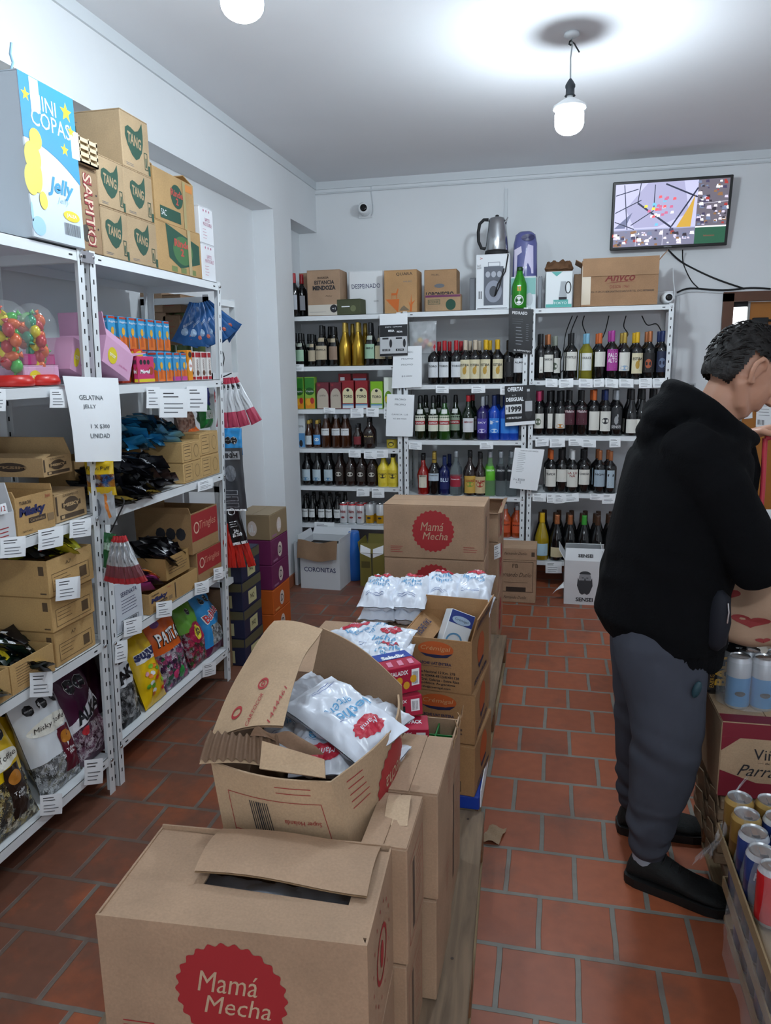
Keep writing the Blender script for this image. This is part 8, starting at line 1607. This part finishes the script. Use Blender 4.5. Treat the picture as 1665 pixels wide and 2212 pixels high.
# hoodie
def ring(x, z, a, b_, dy=0, tilt=0): return (Vector((x, BY + dy, z)), Fd * a + Vector((0, 0, tilt)), Ld * b_)
q = MB(); q.loft([ring(.345, .715, .135, .185, 0, -.035), ring(.338, .74, .168, .205, 0, -.035), ring(.325, .82, .188, .218, 0, -.025), ring(.33, .92, .184, .215), ring(.34, 1.02, .178, .212), ring(.352, 1.12, .176, .215), ring(.365, 1.22, .172, .222), ring(.378, 1.31, .160, .222), ring(.39, 1.37, .135, .19), ring(.41, 1.415, .10, .12), ring(.43, 1.44, .07, .075)], FLEECE, 32)
limb(q, [(SR + Vector((-.02, .04, .0)), .085, .085), (SR.lerp(ER, .3), .082, .080), (SR.lerp(ER, .7), .076, .074), (ER, .072, .066), (ER.lerp(WR, .35), .064, .06), (ER.lerp(WR, .8), .05, .048), (WR - (WR - ER) * .04, .036, .036)], FLEECE, 20)
limb(q, [(SLh + Vector((-.02, -.04, 0)), .085, .085), (SLh.lerp(EL, .5), .076, .074), (EL, .066, .066), (EL.lerp(WL, .5), .055, .055), (WL - (WL - EL) * .12, .036, .036)], FLEECE, 20)
q.ball((.315, BY, 1.435), (.082, .115, .058), FLEECE, T=Matrix.Rotation(R_(-12), 4, 'Y'), nu=20, nv=12)          # hood lying on the back
q.ball((.275, BY, 1.385), (.05, .09, .05), FLEECE, nu=18, nv=12)
cpt = []
for i in range(21):                                     # collar roll of the hood around the neck
    a = 2 * PI * i / 20; cpt.append(Vector((.43 + .098 * math.cos(a), BY - .005 + .095 * math.sin(a), 1.425 - .062 * math.cos(a))))
q.tube(cpt, .035, FLEECE, 12, rf=lambda t: .034 + .012 * abs(math.cos(PI * t + PI / 2)))
def folds(c, n):
    d = .0
    d += .012 * noise.noise(Vector((c.x * 5, c.y * 5, c.z * 3.2))) + .006 * noise.noise(Vector((c.x * 13, c.y * 13, c.z * 6)))
    if c.z < 1.3: d += .003 * math.sin(c.z * 45 + c.x * 18 + 5 * noise.noise(c * 6)) * max(0, 1 - abs(c.z - .92) / .25)
    if c.z > 1.33: d += .004 * math.sin((c.x * .8 + c.z) * 60 + 6 * noise.noise(c * 6)) * .7
    d += .004 * math.sin(((c - ER).length) * 70) * max(0, 1 - (c - ER).length / .12)
    if c.z < .77: d -= .006 - .0015 * math.sin(math.atan2(c.y - BY, c.x - .33) * 90)
    return d
hm = organic(q, .0085, 3, disp=folds, name='hoodie'); hm.materials.append(FLEECE); hd = ob('hoodie', hm, person)
# navy waist bag peeping out at the front
q = MB(); q.loft([(Vector((.445, 2.095, .80)), Fd * .012, Ld * .03), (Vector((.448, 2.095, .82)), Fd * .028, Ld * .045), (Vector((.452, 2.095, .88)), Fd * .032, Ld * .05), (Vector((.45, 2.095, .95)), Fd * .028, Ld * .045), (Vector((.445, 2.095, .97)), Fd * .012, Ld * .03)], M('#0c101c', .8), 20); wb = ob('waist_bag', q, person)
ob('zip', MB().tube([(.466, 2.045, .945), (.469, 2.042, .92), (.467, 2.042, .89)], .0025, STEEL, 6), wb)
# trousers
q = MB()
limb(q, [((.325, 2.19, .86), .13, .12), ((.322, 2.175, .77), .132, .125), ((.336, 2.165, .65), .122, .116), ((.349, 2.155, .54), .108, .105), ((.350, 2.15, .46), .098, .098), ((.342, 2.15, .37), .092, .090), ((.328, 2.15, .27), .076, .078), ((.318, 2.15, .19), .066, .068), ((.318, 2.15, .135), .056, .058)], GREY, 24)
limb(q, [((.33, 2.33, .86), .13, .12), ((.318, 2.35, .77), .13, .12), ((.315, 2.37, .62), .11, .11), ((.312, 2.39, .46), .092, .095), ((.308, 2.405, .3), .08, .08), ((.305, 2.41, .16), .058, .06), ((.305, 2.41, .13), .056, .056)], GREY, 24)
def tf(c, n): return .008 * noise.noise(Vector((c.x * 7, c.y * 7, c.z * 4))) + .005 * noise.noise(Vector((c.x * 18, c.y * 18, c.z * 9))) + (.006 * math.sin(c.z * 95 + 6 * noise.noise(c * 9)) * max(0, 1 - abs(c.z - .19) / .12)) + .004 * math.sin(c.z * 60 + c.x * 30) * max(0, 1 - abs(c.z - .46) / .1)
tm = organic(q, .008, 2, disp=tf, name='trousers'); tm.materials.append(GREY); tr = ob('trousers', tm, person)
ob('pocket_item', MB().ball((.405, 2.052, .69), (.012, .008, .026), M('#1c3d47', .5), T=Matrix.Rotation(R_(15), 4, 'Y'), nu=12, nv=8), tr)
# shoes
SH = M('#0d1112', .75, bump=.3, scale=120); SOLE = M('#0a0b0c', .6)
def shoe(ox, oy, yw_):
    T = Matrix.Translation((ox, oy, 0)) @ Matrix.Rotation(yw_, 4, 'Z'); R3 = T.to_3x3()
    prof_ = [(.0, .018, .05), (.008, .030, .075), (.035, .040, .108), (.085, .043, .112), (.115, .044, .100), (.15, .045, .082), (.19, .050, .066), (.23, .053, .056), (.265, .048, .048), (.288, .034, .040), (.298, .016, .03)]
    q = MB(); rings = []
    for x, hw, ht in prof_: rings.append((T @ Vector((x, 0, .022 + (ht - .022) / 2)), R3 @ Vector((0, hw, 0)), R3 @ Vector((0, 0, (ht - .022) / 2 + .004))))
    q.loft(rings, SH, 22); ob('shoe', q, person) if False else None
    s0 = ob('shoe', q, person)
    q = MB(); out = []
    for x, hw, ht in prof_: out.append((x, hw + .006))
    for z0, z1, g in ((0, .012, -.002), (.012, .030, .001)):
        vv = []; N = len(out)
        for z in (z0, z1):
            for x, hw in out: vv.append(T @ Vector((x + (.004 if x > .15 else -.004), hw + g, z)))
            for x, hw in reversed(out): vv.append(T @ Vector((x + (.004 if x > .15 else -.004), -hw - g, z)))
        n2 = 2 * N; q.add(vv, [tuple(range(n2))[::-1], tuple(range(n2, 2 * n2))] + [(i, (i + 1) % n2, n2 + (i + 1) % n2, n2 + i) for i in range(n2)], SOLE)
    ob('sole', q, s0)
    q = MB()
    for i in range(5):
        x = .105 + .022 * i; zt = .105 - .012 * i + .004; q.tube([T @ Vector((x, -.028, zt - .012)), T @ Vector((x + .006, -.012, zt)), T @ Vector((x + .004, .012, zt)), T @ Vector((x, .028, zt - .012))], .003, SOLE, 6)
    ob('laces', q, s0)
shoe(.262, 2.168, R_(-20)); shoe(.252, 2.415, R_(3))
ob('sock', MB().lathe([(.04, .08), (.042, .11), (.04, .15)], M('#9aa2ae', .8), 16, T=Matrix.Translation((.312, 2.15, 0)), capb=False, capt=False), person)
# ---------------------------------------------------------------- bags the person handles
TAN = M('#a98a72', .85, bump=.2, scale=20); HRT = M('#8c2f2f', .8)
t = thing('cloth_bag', 'crumpled tan bag with dark red hearts held in front of the person', 'bag', None, (.60, 2.26, .765))
def bg(u, v, off=0):
    a = u * 2 * PI; prof_ = [(0, .02), (.02, .10), (.10, .15), (.35, .16), (.6, .125), (.8, .085), (1, .06)]
    for (v0, r0), (v1, r1) in zip(prof_, prof_[1:]):
        if v0 <= v <= v1: r = r0 + (r1 - r0) * (v - v0) / (v1 - v0); break
    n = noise.noise(Vector((math.cos(a) * 1.6, math.sin(a) * 1.6, v * 3))) * .035 + .010 * math.sin(a * 7 + v * 3) * v
    r = r + n + off; return Vector((r * math.cos(a) * .95, r * math.sin(a) * .72, v * .34 + .015 * math.sin(a * 2) * v))
q = MB(); q.grid(lambda u, v: bg(u, v), 48, 26, TAN); q.grid(lambda u, v: bg(u, v, -.003), 48, 26, TAN, flip=True); bb = ob('bag_body', q, t)
def heart(k, x, y, s_): pts = [(x + s_ * .062 * 16 * math.sin(a) ** 3 / 16, y + s_ * .06 * (13 * math.cos(a) - 5 * math.cos(2 * a) - 2 * math.cos(3 * a) - math.cos(4 * a)) / 16) for a in [2 * PI * i / 24 for i in range(24)]]; k.mb.add([k.fn(x, y, .003)] + [k.fn(a, c, .003) for a, c in pts], [(0, i + 1, (i + 1) % 24 + 1) for i in range(24)], HRT)
k = Ink(lambda x, y, o: bg(x, y, o), .003, True)
for x, y, s_ in ((.70, .28, .9), (.60, .45, .8), (.78, .6, .8), (.86, .35, .7), (.66, .72, .6), (.92, .6, .7), (.56, .2, .5), (.5, .5, .7), (.74, .12, .4)): heart(k, x, y, s_)
k.put(bb, 'heart_print')
t = thing('mesh_bag', 'red and pink strap bag with groceries held up at the right photo edge', 'bag', None, (.78, 2.52, .98))
q = MB(); ST = M('#c93a4a', .5); q.tube([(-.135, 0, .36), (-.13, 0, .2), (-.135, -.02, .06), (-.13, -.03, -.05)], .008, ST, 8); q.tube([(-.135, 0, .36), (-.06, .0, .372), (.04, 0, .35), (.12, 0, .2), (.115, 0, .04)], .008, ST, 8); q.tube([(-.135, -.02, .1), (-.06, -.05, .085), (.02, -.06, .11), (.117, -.02, .09)], .006, M('#c9408a', .5), 8); ob('straps', q, t)
ob('bag_body', MB().loft([((-.01, -.02, -.12), (.1, 0, 0), (0, .07, 0)), ((-.01, -.02, -.05), (.13, 0, 0), (0, .10, 0)), ((-.01, -.02, .062), (.125, 0, 0), (0, .09, 0))], M('#d5cfd0', .4), 24), t)
t = thing('drink_bottle', 'lime green bottle with clear top in the strap bag', 'bottle', None, (.735, 2.49, 1.045)); ob('bottle_body', MB().lathe([(.035, 0), (.038, .004), (.038, .085)], M('#7cae1c', .35), 18), t); ob('clear_top', MB().lathe([(.038, .086), (.036, .1), (.02, .16), (.012, .185)], M('#b9c6c9', .15, alpha=.7), 18), t)
t = thing('food_packet', 'white food packet with a round yellow label in the strap bag', 'packet', None, (.72, 2.43, .99)); t.rotation_euler = (R_(-15), 0, R_(5))
q = MB(); pf = pillow(q, .15, .14, .03, PAPER, T=Matrix.Rotation(R_(90), 4, 'X'), wr=.006); ob('film', q, t); k = Ink(planar((-.075, -.017, 0), (1, 0, 0), (0, 0, 1)), .001); k.disc(.07, .095, .045, .038, M('#d9c61c', .4)); k.text('ECO', .07, .095, .02, INK, .05, lift=.001); k.put(t)
